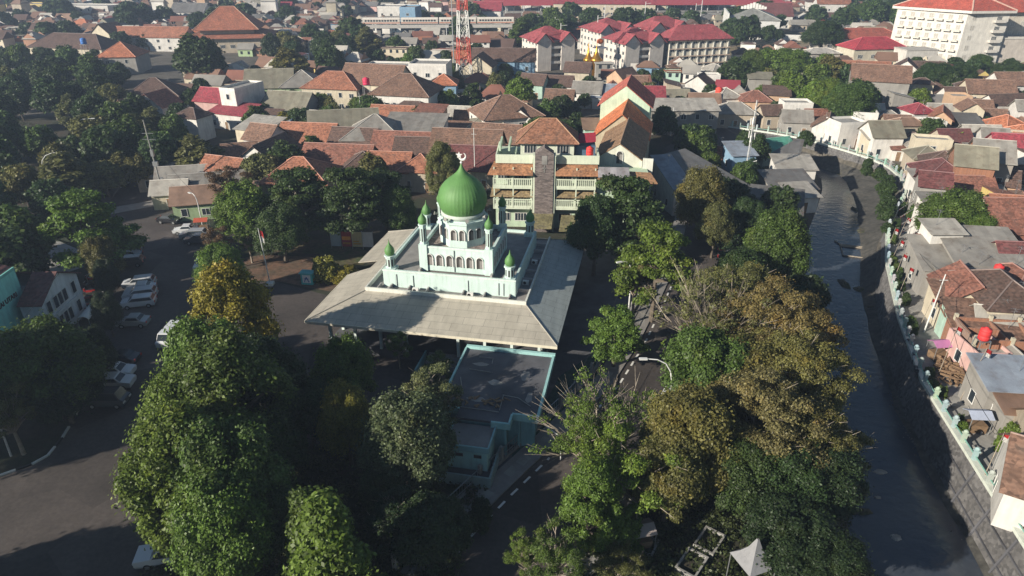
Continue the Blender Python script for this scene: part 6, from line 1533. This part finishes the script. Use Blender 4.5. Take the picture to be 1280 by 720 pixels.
# ------------------------------------------------------------------ embankment
ew = thing('river_embankment', 'curving masonry river wall with a pale coping and mint balustrade posts', 'river wall', (0, 0, 0))
PT = [(interp(XR, y), y) for y in list(np.arange(24, 184, 2.0))]
def offp(pts, d):
    out = []
    for i, p in enumerate(pts):
        a = Vector(pts[max(i-1, 0)]); b_ = Vector(pts[min(i+1, len(pts)-1)]); t = (b_-a).normalized(); out.append((p[0]+t.y*d, p[1]-t.x*d))
    return out
A_ = offp(PT, -1.15); B_ = offp(PT, .0); C2 = offp(PT, .35)
mb = MB()
for i in range(len(PT)-1):
    for (p0, z0, p1, z1) in ((A_, -4.6, B_, .25), (B_, .25, C2, .25), (C2, .25, C2, -.3)):
        if p0 is p1: mb.poly([(*p0[i], z0), (*p0[i+1], z0), (*p0[i+1], z1), (*p0[i], z1)])
        else: mb.poly([(*p0[i], z0), (*p1[i], z1), (*p1[i+1], z1), (*p0[i+1], z0)])
me = mb.mesh('wall_face', 'masonry'); o = link('wall_face', me, ew)
D0, D1 = offp(PT, -.12), offp(PT, .45); mb = MB()
for i in range(len(PT)-1): mb.slab([(*D0[i], .62), (*D1[i], .62), (*D1[i+1], .62), (*D0[i+1], .62)], .36)
mb.build('coping', 'paint', ew, color=(.66, .70, .62))
mb = MB(); E0 = offp(PT, .16)
for i in range(len(PT)-1):
    mb.tube((*E0[i], 1.05), (*E0[i+1], 1.05), .06, .06, 4)
mb.build('handrail', 'paint', ew, color=(.25, .50, .42))
pm = MB(); pm.bb(-.17, .17, -.17, .17, .6, 1.55); pm.bb(-.24, .24, -.24, .24, 1.55, 1.68); pm.lathe([(.2, 1.68), (.24, 1.85), (.1, 2.0)], 8); pm = pm.mesh('post', 'paint')
acc = 0; last = None; npst = 0
for i in range(len(PT)-1):
    a, b_ = Vector(E0[i]), Vector(E0[i+1]); L = (b_-a).length
    while acc < L: p = a+(b_-a)*(acc/L); link('post', pm, ew, (p.x, p.y, 0), math.atan2((b_-a).y, (b_-a).x), tuple(R.uniform(.8, 1.1)*c for c in (.44, .52, .50))); acc += R.uniform(2.0, 3.3); npst += 1
    acc -= L
rb = MB()
for i in range(0, 14, 2):
    rb.path([(A_[i][0]-.05, A_[i][1], -4.4), (B_[i][0]-.12, B_[i][1], .2)], .12, 4)
for f_ in (.35, .7): rb.path([(A_[i][0]*(1-f_)+B_[i][0]*f_-.1, A_[i][1]*(1-f_)+B_[i][1]*f_, -4.6+4.85*f_) for i in range(0, 15)], .09, 4)
rb.build('wall_rib', 'dark_concrete', ew)
# rocks, silt and debris at the foot of the wall
rs = np.random.RandomState(8); rk = MB()
for i in range(420):
    kk_ = 1
    y = R.choice([R.uniform(40, 70), R.uniform(55, 66), R.uniform(70, 130), R.uniform(140, 165)]); x = interp(XR, y)-.9-abs(R.gauss(0, .5)); s = R.uniform(.06, .26)
    k = len(rk.v)
    for a in range(6): an = a*math.pi/3; rk.v.append((x+s*math.cos(an)*R.uniform(.7, 1.2), y+s*math.sin(an)*R.uniform(.7, 1.2), -4.2+R.uniform(-.05, .1)))
    rk.v.append((x, y, -4.0+s*.6)); [rk.face((k+a, k+(a+1) % 6, k+6)) for a in range(6)]
struct(rk.build('riverbank_rubble', 'masonry'), 'stuff')
def silt(u, v, rx, ry, name='silt_bar', label=None, mat='riverbed', h=.35, z=-4.0):
    x, y = G(u, v, z); b_ = MB(); n = 14
    b_.v = [(rx*math.cos(i*6.283/n)*R.uniform(.75, 1.15), ry*math.sin(i*6.283/n)*R.uniform(.75, 1.15), -.3) for i in range(n)]+[(rx*.5*math.cos(i*6.283/n)*R.uniform(.7, 1.2), ry*.5*math.sin(i*6.283/n)*R.uniform(.7, 1.2), h*R.uniform(.6, 1.1)) for i in range(n)]+[(0, 0, h)]
    for i in range(n): j = (i+1) % n; b_.face((i, j, n+j, n+i)); b_.face((n+i, n+j, 2*n))
    o = b_.build(name, mat, None, (x, y, z)); tag(o, label, 'rock' if 'rock' in name else 'mudbank')
for a in ((1100, 590, 1.1, .6, 'river_rock', 'broad submerged rock showing pale in the dark river'), (1085, 552, .5, .25, 'river_rock', 'tiny wet rock upstream of the broad pale rock'), (1120, 672, .8, .7, 'river_rock', 'squarish pale rock in the lower river'), (1097, 622, .6, .3, 'river_rock', 'low dark rock between the two pale rocks'), (1078, 640, 1.3, .6, 'mud_bank', 'muddy bar against the near west bank'), (1076, 362, 1.6, 1.2, 'mud_bank', 'dark mud spit below the bamboo frame'), (1095, 385, 2.4, .8, 'mud_bank', 'long dark mud line reaching the river wall'), (1055, 355, 1.0, 2.4, 'mud_bank', 'narrow dark mud bar at the bamboo frame corner'), (1080, 290, 1.6, 2.2, 'mud_bank', 'dark shoal in midstream above the bamboo frame'), (1068, 262, .8, 1.6, 'mud_bank', 'thin dark shoal further upstream'), (1060, 218, 3.5, 2.5, 'mud_bank', 'pale sand bar at the river bend'), (1170, 470, 1.8, 1.2, 'mud_bank', 'rubble spit jutting from the wall into the river'), (1190, 600, 2.2, 1.6, 'mud_bank', 'large earth slump against the wall foot'), (1155, 500, 1.5, 1.0, 'mud_bank', 'sandy patch at the wall foot in sun')):
    silt(a[0], a[1], a[2], a[3], a[4], a[5], 'bank' if 'rock' not in a[4] else 'concrete', .35 if 'rock' not in a[4] else .12)
# bamboo fish frame
t = thing('bamboo_frame', 'rectangular bamboo raft frame floating in midstream', 'raft', (*G(1071, 314, -3.9), -3.93), rad(-14))
for (a, c) in (((-2.6, -2.4), (2.4, -2.9)), ((2.4, -2.9), (2.7, 2.0)), ((-2.2, 2.4), (2.7, 2.0)), ((-2.6, -2.4), (-2.2, 2.4)), ((-2.2, 2.4), (-2.9, 4.0)), ((-2.4, 1.8), (2.6, 1.4))):
    g = MB(); g.tube((*a, .05), (*c, .05), .11, .11, 6); g.build('bamboo_pole', 'pale_bark', t)
# flags on bamboo poles
def flag(u, v, h, lean, label, z=0, w_=.9, roll=.35):
    x, y = G(u, v, z); t = thing('flag_pole', label, 'flag', (x, y, z), 0, 'red and white flags along the river lane'); g = MB(); g.tube((0, 0, 0), (lean, 0, h), .05, .03, 5); g.build('pole', 'pale_bark', t)
    g = MB(); n = 5; hh_ = .62*w_*1.4
    for k in (0, 1):
        g.cur = k
        for i in range(n):
            x0, x1 = i*w_/n*.75, (i+1)*w_/n*.75; y0, y1 = .12*math.sin(i*1.5), .12*math.sin((i+1)*1.5); dz0, dz1 = -i*roll*w_/n, -(i+1)*roll*w_/n
            t0, b0 = h-.1-k*hh_/2, h-.1-(k+1)*hh_/2; g.slab([(lean+x0, y0, b0+dz0), (lean+x1, y1, b0+dz1), (lean+x1, y1, t0+dz1), (lean+x0, y0, t0+dz0)], .015)
    g.build('flag', ['red_flag', 'white'], t)
FL = [(1107, 318, 4.5, 'upright red and white flag above the bamboo frame'), (1112, 330, 4, 'flag leaning just downstream of the tall upright flag'), (1117, 350, 4.2, 'flag at the wall by the cream gable'), (1124, 366, 4, 'flag beside the speckled roof nearest the cream gable'), (1148, 412, 4.5, 'flag over the shaded bend of the lane'), (1122, 300, 4, 'flag among the buntings at the lane mouth'), (1130, 262, 3.5, 'flag at the inner curve of the wall'), (1172, 470, 6.5, 'long bamboo flag pole beside the stall clutter'), (1228, 600, 5.5, 'tall slanting flag pole with a red pennant near the sunlit white house'), (1200, 500, 6.5, 'thin tall pole by the shaded planters')]
for u, v, h, l in FL: flag(u, v, h, R.uniform(.2, .9), l, w_=1.0)
t_ = 0
for i in range(7):
    (x0, y0), (x1, y1) = G(1124+i*1.5, 262+i*9, 3.5), G(1143+i*2.2, 250+i*9, 4.2); t = thing('bunting', None, 'bunting', (x0, y0, 3.5), 0, 'bunting strings over the lane'); g = MB(); d_ = Vector((x1-x0, y1-y0)); g.tube((0, 0, 0), (d_.x, d_.y, .7), .02, .02, 4); g.build('cord', 'white', t)
    g = MB(); n = 12
    for k in range(n): f_ = (k+.5)/n; g.cur = k % 2; px_, py_ = d_.x*f_, d_.y*f_; dn = d_.normalized()*.16; g.slab([(px_-dn.x, py_-dn.y, .7*f_), (px_+dn.x, py_+dn.y, .7*f_), (px_, py_+.08, .7*f_-.4)], .01)
    g.build('pennants', ['red_flag', 'white'], t); pend(t, 'red and white bunting string over the lane', x0, y0, 3.5)
# main flag pole in the park
t = thing('flag_pole', 'white flag pole with a limp red and white flag on the park edge', 'flag pole', (*G(338, 356), 0)); g = MB(); g.tube((0, 0, 0), (-.3, 0, 8.6), .09, .05, 8); g.build('pole', 'white_steel', t)
g = MB(); g.smooth = False
for k in (0, 1):
    g.cur = k; g.slab([(-.28, 0, 8.3-k*.8-.8), (.05, .1, 8.2-k*.8-.9), (.05, .1, 8.2-k*.8), (-.28, 0, 8.3-k*.8)], .02); g.slab([(.05, .1, 8.2-k*.8-.9), (.25, -.05, 8.0-k*.8-.9), (.25, -.05, 8.0-k*.8), (.05, .1, 8.2-k*.8)], .02)
g.build('flag', ['red_flag', 'white'], t); g = MB(); g.bb(-.5, .5, -.5, .5, 0, .4); g.build('base', 'white', t)
# turquoise kiosk, painted banner boards
t = thing('kiosk', 'small turquoise kiosk with a painted figure panel beside the round bush', 'kiosk', (*G(386, 354), 0), rad(-8)); add(t, 'body', 'paint', (.10, .55, .52), (-.85, .85, -.5, .5, 0, 1.7)); add(t, 'roof', 'paint', (.15, .5, .5), (-1.0, 1.0, -.65, .65, 1.7, 1.82)); g = MB(); g.bb(-.6, .6, -.53, -.505, .3, 1.5); g.build('panel', 'white', t); g = MB()
for a, c in (((0, 1.2), (-.35, .45)), ((0, 1.2), (.35, .45)), ((-.3, .95), (.3, .95))): g.tube((a[0], -.55, a[1]), (c[0], -.55, c[1]), .06, .06, 4)
g.build('painted_mark', 'blue_paint', t)
t = thing('banner_board', 'row of printed banner panels in blue, red and cream under the dark tiered trees', 'banner', (*G(415, 311), 0), rad(-4))
for (x0, x1, c, lo) in ((0, 1.6, (.38, .46, .52), 0), (1.75, 3.3, (.42, .05, .05), 0), (3.4, 5.0, (.66, .52, .28), 0), (5.05, 6.7, (.70, .64, .62), 0)):
    add(t, 'panel', 'paint', c, (x0, x1, -.04, .04, .5, 3.0))
g = MB(); g.bb(1.85, 3.2, -.06, -.042, 1.6, 2.2); g.bb(1.9, 3.1, -.06, -.042, .9, 1.2); g.bb(3.6, 4.8, -.06, -.042, .9, 1.1); g.bb(3.6, 4.5, -.06, -.042, 1.3, 1.5); g.build('printed_band', 'gold', t)
g = MB()
for x in (-.05, 1.68, 3.35, 5.02, 6.72): g.tube((x, .1, 0), (x, .1, 3.1), .05)
g.build('frame', 'steel', t)
# street lamps
def lamp(u, v, h, reach, ang, label, z=0):
    t = thing('street_lamp', label, 'street lamp', (*G(u, v), 0), ang, 'street lamps'); g = MB(); g.tube((0, 0, 0), (0, 0, h*.72), .11, .08, 8); g.path([(0, 0, h*.72), (reach*.08, 0, h*.84), (reach*.28, 0, h*.94), (reach*.6, 0, h*.99), (reach, 0, h)], [.07, .065, .06, .055, .05], 8); g.build('pole', 'white_steel', t)
    g = MB(); g.box((reach+.3, 0, h), (.75, .28, .14)); g.build('lamp_head', 'white_steel', t); g = MB(); g.box((reach+.3, 0, h-.085), (.5, .2, .03)); g.build('lens', 'lampglass', t)
lamp(831, 545, 9.0, 2.6, rad(180), 'curved pale street lamp arching over the main street')
lamp(66, 250, 9.0, 4.0, rad(10), 'curved street lamp over the western trees beside the avenue'); lamp(101, 200, 9, 4.5, rad(10), 'more distant curved street lamp against the dark western trees'); lamp(785, 395, 8, 1.6, rad(-160), 'short armed lamp by the bright tiered tree'); lamp(254, 285, 6, 1.2, rad(150), 'little white lamp beside the green walled shops')
# telecom pole beside shops, mast east of the avenue, lattice tower
t = thing('telecom_pole', 'crowded grey utility pole with equipment boxes by the corner kiosk', 'utility pole', (*G(206, 250), 0)); g = MB(); g.tube((0, 0, 0), (-.4, 0, 15), .18, .1, 8); g.build('pole', 'concrete', t); g = MB(); g.box((-.1, 0, 7), (.9, .4, .8)); g.box((-.2, 0, 9), (.5, .5, 1.2)); g.box((.4, 0, 4), (.5, .3, .8)); g.build('equipment_box', 'steel', t); g = MB(); g.tube((-1.4, 0, 11.5), (1, 0, 11.5), .05); g.tube((-1.2, 0, 12.6), (.8, 0, 12.6), .05); g.build('crossarm', 'steel', t)
t = thing('mobile_mast', 'white slender mobile mast with stubby antennas beside the bank shacks', 'mast', (*G(929, 235), 0)); g = MB()
for a in range(3): an = a*2.094; g.tube((.28*math.cos(an), .28*math.sin(an), 0), (.16*math.cos(an), .16*math.sin(an), 17), .045, .035, 5)
for k in range(17):
    for a in range(3): an, an2 = a*2.094, (a+1)*2.094; rr = .28-.12*k/17; g.tube((rr*math.cos(an), rr*math.sin(an), k), (rr*math.cos(an2), rr*math.sin(an2), k+1), .03, .03, 4)
g.build('lattice', 'white_steel', t)
for k, (dz, an) in enumerate(((10, 0), (10.2, 2.1), (12.6, 1), (13, 4.1), (9.6, 4.2), (12.8, 3))): g = MB(); g.tube((.2*math.cos(an), .2*math.sin(an), dz), (.5*math.cos(an), .5*math.sin(an), dz), .03); g.box((.58*math.cos(an), .58*math.sin(an), dz+.3), (.14, .22, 1.3), an); g.build('antenna', 'white', t)
g = MB(); g.tube((0, 0, 1.5), (-1.6, -.2, 2.6), .12, .12, 6); g.tube((0, 0, 5), (1.8, 0, 5.5), .08, .08, 6); g.build('lamp_arm', 'white_steel', t)
t = thing('lattice_tower', 'tall red and white steel lattice tower with splayed lower frame', 'tower', (*G(581, 112), 0), rad(20)); HT = 52
for sgn in range(13):
    g = MB(); z0, z1 = sgn*4, sgn*4+4
    def rr_(z): return 3.1*(1-z/62) if z > 8 else (3.1*(1-z/62)+.6*(8-z)/8)
    r0, r1 = rr_(z0), rr_(z1)
    for a in range(4):
        an, an2 = rad(45+90*a), rad(135+90*a); p0, p1, q0, q1 = (r0*math.cos(an), r0*math.sin(an), z0), (r1*math.cos(an), r1*math.sin(an), z1), (r0*math.cos(an2), r0*math.sin(an2), z0), (r1*math.cos(an2), r1*math.sin(an2), z1)
        g.tube(p0, p1, .14, .14, 5); g.tube(p0, q1, .065, .065, 4); g.tube(q0, p1, .065, .065, 4); g.tube(p1, q1, .07, .07, 4)
        mx = tuple((a_+b_)/2 for a_, b_ in zip(p0, q0)); g.tube(mx, p1, .06, .06, 3); g.tube(mx, q1, .06, .06, 3)
    g.build('tower_section', 'red_paint' if (sgn//2) % 2 == 1 or sgn == 0 else 'white', t)
t2 = thing('guyed_mast', 'thin grey guyed mast standing just west of the lattice tower', 'mast', (*G(568, 100), 0)); g = MB(); g.tube((0, 0, 0), (0, 0, 34), .25, .15, 6); g.build('mast', 'steel', t2)
# slender poles and aerials
for u, v, h, l, sx in ((792, 180, 9, 'slim white pole against the brown roofed wing', 0), (805, 200, 8, 'white pole with a lean-to stay east of the gabled wing', .2), (838, 170, 7, 'pole with small banners beside the street kiosks', .1), (594, 236, 12, 'thin white pole standing behind the dome', 0), (745, 200, 5, 'leaning twin pole beside the red awning', .6), (14, 570, 9, 'grey utility pole at the southwest corner', .3), (1108, 130, 6, 'little pole on the slope below the villas', 0), (863, 158, 6, 'pole beside the long metal shed', 0), (1155, 415, 8, 'thin dark pole in the shaded lane', .4), (345, 150, 8, 'thin aerial pole in the western blocks', 0), (453, 160, 9, 'aerial pole on the grey green roof', 0)):
    x, y = G(u, v); g = MB(); g.tube((0, 0, 0), (sx, 0, h), .1, .06, 6); g.tube((sx-.5, 0, h*.9), (sx+.5, 0, h*.9), .04, .04, 4); tag(g.build('slim_pole', 'white_steel', None, (x, y, 0)), l, 'pole')
# fence on the mosque side of the street
L_, Q_ = ribbon(RW, -6.9, -6.7); fn_ = thing('street_fence', 'pale railing fence between the mosque yard and the patterned pavement', 'fence', (0, 0, 0)); g = MB(); g2 = MB()
for i in range(8):
    a, b_ = Vector(L_[i]), Vector(L_[i+1]); n = max(1, int((b_-a).length/.35)); g.path([(*a, 1.5), (*b_, 1.5)], .05, 4); g.path([(*a, .7), (*b_, .7)], .04, 4)
    for k in range(n): p = a.lerp(b_, k/n); g.tube((*p, .3), (*p, 1.5), .022, .022, 3, caps=False)
    n = max(1, int((b_-a).length/3)); d_ = b_-a; g2.box(((a.x+b_.x)/2, (a.y+b_.y)/2, .15), (d_.length, .3, .3), math.atan2(d_.y, d_.x))
    for k in range(n): p = a.lerp(b_, k/n); q_ = MB(); q_.box((p.x, p.y, .9), (.3, .3, 1.8), math.atan2(d_.y, d_.x)); q_.build('fence_post', 'concrete', fn_)
g.build('railing', 'steel', fn_); g2.build('footing', 'concrete', fn_)
# gate pipe from annex to street
x0, y0 = G(668, 522, 3.5); x1, y1 = G(702, 543, 3.0); g = MB(); g.tube((x0, y0, 3.6), (x1, y1, 2.6), .06, .06, 6); g.tube((x1, y1, 2.6), (x1, y1, 0), .06); tag(g.build('overhead_pipe', 'white_steel'), 'thin pale pipe reaching from the annex corner to the street', 'pipe')
# concrete planter boxes, white canopy at the bottom
for (u, v, a, w_, d_, l) in ((886, 680, -38, 2.5, 1.7, 'open concrete planter frame on the near bank, upper of three'), (864, 708, -38, 2.5, 1.7, 'open concrete planter frame on the near bank, lower of three'), (810, 686, -30, 1.9, 1.3, 'smallest open concrete planter frame beside the dry thicket')):
    t = thing('planter_frame', l, 'planter', (*G(u, v), 0), rad(90+a)); g = MB(); 
    g.bb(-w_/2, w_/2, -d_/2, -d_/2+.16, 0, .5); g.bb(-w_/2, w_/2, d_/2-.16, d_/2, 0, .5); g.bb(-w_/2, -w_/2+.16, -d_/2+.16, d_/2-.16, 0, .5); g.bb(w_/2-.16, w_/2, -d_/2+.16, d_/2-.16, 0, .5); g.build('rim', 'concrete', t)
    g = MB(); g.bb(-w_/2+.16, w_/2-.16, -d_/2+.16, d_/2-.16, 0, .2); g.build('soil_bed', 'soil', t)
t = thing('peaked_canopy', 'white peaked canopy roof with a spire at the bottom of the picture', 'canopy', (*G(934, 734), 0), rad(20), scale=(.75, .75, .9)); g = MB(); q = [(-1.6, -1.6, 3.2), (1.6, -1.6, 3.2), (1.6, 1.6, 3.2), (-1.6, 1.6, 3.2)]
prev = q
for zz, s_ in ((3.8, .6), (4.5, .3), (5.6, .05)):
    cur = [(x*s_, y*s_, zz) for x, y, _ in q]
    for i in range(4): j = (i+1) % 4; g.poly([prev[i], prev[j], cur[j], cur[i]])
    prev = cur
g.build('canopy_roof', 'paint', t, color=(.27, .27, .28))  # white cloth coloured grey, the shade around it put into the colour
for x, y in ((-1.5, -1.5), (1.5, -1.5), (1.5, 1.5), (-1.5, 1.5)): g = MB(); g.tube((x, y, 0), (x, y, 3.25), .06); g.build('post', 'steel', t)
for (u, v, a, l) in ((765, 578, 30, 'upper bright blue tarpaulin under the open crowns'), (748, 590, 55, 'lower blue tarpaulin corner under the open crowns')):
    x, y = G(u, v, 2.3); g = MB(); g.slab([(-1.3, -.6, -.2), (1.3, -.6, .1), (1.2, .6, .25), (-1.3, .6, 0)], .02)
    for px_, py_ in ((-1.2, -.5), (1.2, .5), (-1.2, .5), (1.2, -.5)): g.tube((px_, py_, -2.3), (px_, py_, -.02), .03)
    tag(g.build('tarpaulin', 'blue_paint', None, (x, y, 2.3), rad(a)), l, 'tarpaulin')
x, y = G(752, 668); g = MB(); g.slab([(-.7, -1.2, 1.2), (.7, -1.0, 1.3), (.8, 1.2, 2.0), (-.5, 1.2, 1.9)], .04); g.tube((.7, -1, 0), (.7, -1, 1.2), .05); g.tube((-.6, -1.1, 0), (-.6, -1.1, 1.2), .05); g.tube((0, 1.1, 0), (0, 1.1, 1.9), .05); tag(g.build('lean_to', 'pale_bark', None, (x, y, 0), rad(-20)), 'small tan lean-to board beside the rounded bright bush', 'lean-to')
# unfinished brick house frame
t = thing('unfinished_house', 'roofless brick house frame with pale concrete columns', 'unfinished house', (*G(1250, 452), 0), rad(-8))
g = MB(); g.bb(-5, 5, -2.6, -2.4, 0, 4.2); g.bb(-5, -4.8, -2.4, 2.6, 0, 4.2); g.bb(-5, 5, 2.4, 2.6, 0, 4.2); g.bb(-1.3, -1.1, -2.4, 2.4, 0, 4.0); g.bb(1.8, 2, -2.4, 2.4, 0, 4.0); g.bb(-4.8, -1.3, .3, .45, 0, 4.0); g.build('brick_wall', 'brick', t)
for x in (-5.05, -1.3, 1.8, 4.6):
    for yy in (-2.7, 2.35): g = MB(); g.bb(x, x+.36, yy, yy+.36, 0, 4.6); g.build('column', 'paint', t, color=(.55, .50, .38))
# yard clutter by the lane
hp_ = MB()
for i in range(150):
    x, y = G(R.uniform(1168, 1212), R.uniform(445, 482)); hp_.box((x, y, R.uniform(.05, .9)), (R.uniform(.1, 1.8), R.uniform(.08, .3), R.uniform(.06, .3)), R.uniform(0, 3))
o = struct(hp_.build('yard_debris', 'wood'), 'stuff')
hp_ = MB()
for i in range(160):
    x, y = G(R.uniform(1125, 1290), R.uniform(480, 700))
    if x < interp(XR, y)+1.0: continue
    hp_.box((x, y, R.uniform(.05, .3)), (R.uniform(.1, .8), R.uniform(.08, .4), R.uniform(.06, .4)), R.uniform(0, 3))
struct(hp_.build('lane_debris', 'concrete'), 'stuff')
# gilded spires and radar dish by the flats
for u, v, s, l in ((745, 78, 1, 'gold conical spire at the corner between the flats'), (735, 78, .8, 'smaller gold spire west of the tall gold spire')):
    x, y = G(u, v, 5); g = MB(); g.smooth = True; g.lathe([(1.9*s, 0), (1.9*s, 5.5), (2.4*s, 5.7), (2.0*s, 6.3*1), (1.1*s, 7.2), (.5*s, 8.6), (.15*s, 10.5), (.03, 12)], 10); tag(g.build('gold_spire', 'gold', None, (x, y, 0)), l, 'spire')
t = thing('loudspeaker_mast', 'steel mast with an orange ball and round dish before the flats', 'mast', (*G(748, 92), 0)); g = MB(); g.tube((0, 0, 0), (0, 0, 9), .25, .2, 8); g.build('mast', 'steel', t); g = MB(); g.smooth = True; g.lathe([(.05, 10.2), (1.0, 10.6), (1.25, 11.2), (1.0, 11.8), (.05, 12.2)], 12); g.build('ball', 'orange_paint', t); g = MB(); g.lathe([(2.6, 9.0), (2.4, 9.2), (.3, 9.6)], 14); g.build('dish', 'steel', t)
# market umbrellas and red kiosks beyond the street end
for u, v, c, l in ((925, 148, (.6, .05, .05), 'red market stall by the street end'), (912, 146, (.6, .12, .05), 'orange red market stall beside the red one'), (893, 142, (.06, .16, .45), 'blue tarp stall under the grey market roof'), (868, 178, (.06, .2, .4), 'low blue stall in the street end shade'), (217, 250, (.55, .25, .06), 'orange canopied food stall below the telecom pole'), (226, 247, (.5, .4, .1), 'yellowish stall awning next to the orange one'), (252, 278, (.5, .1, .05), 'rusty red cart by the white hatchback'), (258, 345, (.3, .04, .03), 'dark red cart at the park corner'), (1175, 433, (.5, .2, .4), 'pink sheeted stall beside the salmon roof'), (1222, 522, (.45, .5, .62), 'pale blue covered cart in the shaded lane'), (800, 665, (.35, .3, .28), 'small grey garden seat shelter on the near bank')):
    x, y = G(u, v, 1.5); t = thing('market_stall', l, 'stall', (x, y, 0), R.uniform(-.3, .3)); g = MB(); g.slab([(-1.1, -.9, 1.9), (1.1, -.9, 1.9), (1.1, 0, 2.35), (-1.1, 0, 2.35)], .04); g.slab([(-1.1, 0, 2.35), (1.1, 0, 2.35), (1.1, .9, 1.9), (-1.1, .9, 1.9)], .04); g.build('awning', 'paint', t, color=c)
    [MB().tube((a, b_, 0), (a, b_, 1.88), .04, .04, 5).build('post', 'steel', t) for a in (-1, 1) for b_ in (-.8, .8)]; g = MB(); g.bb(-.9, .9, -.6, .5, .0, .9); g.build('counter', 'wood', t)

for i in range(26):
    y = R.uniform(50, 150); x = interp(XR, y)+R.uniform(.9, 1.5); tree('bush_a', x, y, R.uniform(.9, 1.8), R.choice(['mid', 'fresh', 'dark']), None, R.uniform(.5, .9), name='shrub', cat='shrub')
CB = [(14, 570, 9, 206, 250, 12), (206, 250, 12, 254, 285, 6), (1155, 415, 7.5, 1172, 470, 6), (1155, 415, 7.5, 1122, 300, 4), (938, 235, 9, 863, 158, 6), (702, 543, 4, 785, 395, 8), (785, 395, 7.8, 805, 200, 7.8), (1172, 470, 6, 1228, 600, 5), (792, 180, 8.5, 863, 158, 6)]
for k, (u0, v0, z0, u1, v1, z1) in enumerate(CB):
    (x0, y0), (x1, y1) = G(u0, v0), G(u1, v1); g = MB(); P_ = []
    for i in range(13): f_ = i/12; P_.append((x0+(x1-x0)*f_, y0+(y1-y0)*f_, z0+(z1-z0)*f_-1.1*math.sin(math.pi*f_)))
    g.path(P_, .022, 4); o = tag(g.build('overhead_cable', 'black'), None, 'cable', 'overhead cables'); pend(o, 'thin sagging overhead cable', (x0+x1)/2, (y0+y1)/2, (z0+z1)/2)
MARKS[:] = [('the dome', 577, 240), ('the mosque forecourt', 420, 430), ('the striped kerb', 60, 575), ('the white pickup', 210, 690), ('the parking lot', 180, 370), ('the turquoise hall', 20, 380), ('the curved lamp', 70, 215), ('the shop row', 250, 245), ('the flag pole', 335, 320), ('the white gables', 190, 120),
 ('the tiered red roof', 290, 35), ('the olive gable', 345, 95), ('the long brown roofs', 470, 100), ('the white modern building', 510, 82), ('the viaduct', 500, 35), ('the lattice tower', 583, 70), ('the stone tower', 680, 230), ('the orange hall', 785, 150), ('the flats', 770, 70), ('the station', 800, 15),
 ('the crown topped hall', 905, 25), ('the dry field', 960, 55), ('the metal shed', 850, 132), ('the market roof', 915, 130), ('the mobile mast', 935, 190), ('the hotel', 1190, 50), ('the crimson restaurant', 1105, 55), ('the grey three storey house', 1100, 98), ('the peach gable', 1178, 138), ('the river bend', 1060, 200),
 ('the maroon pyramid roof', 1163, 200), ('the round kampung tree', 1195, 270), ('the orange red pyramid roof', 1258, 148), ('the stacked grey sheds', 1215, 320), ('the cream gable', 1165, 340), ('the bamboo frame', 1070, 314), ('the speckled roofs', 1220, 385), ('the brick frame', 1250, 435), ('the metal roof', 1255, 468), ('the river lane', 1220, 600),
 ('the street lamp', 830, 490), ('the bare branched tree', 900, 400), ('the near bank', 950, 640), ('the street bottom', 620, 660), ('the porch', 595, 560), ('the conical tree', 410, 670), ('the grey sheet gable', 450, 155), ('the pale villa', 640, 125), ('the white cube house', 893, 82), ('the large brown gable', 585, 176)]
settle_labels()
SC.view_settings.exposure = 0.52
print('objects', len(bpy.data.objects), 'meshes', len(bpy.data.meshes))
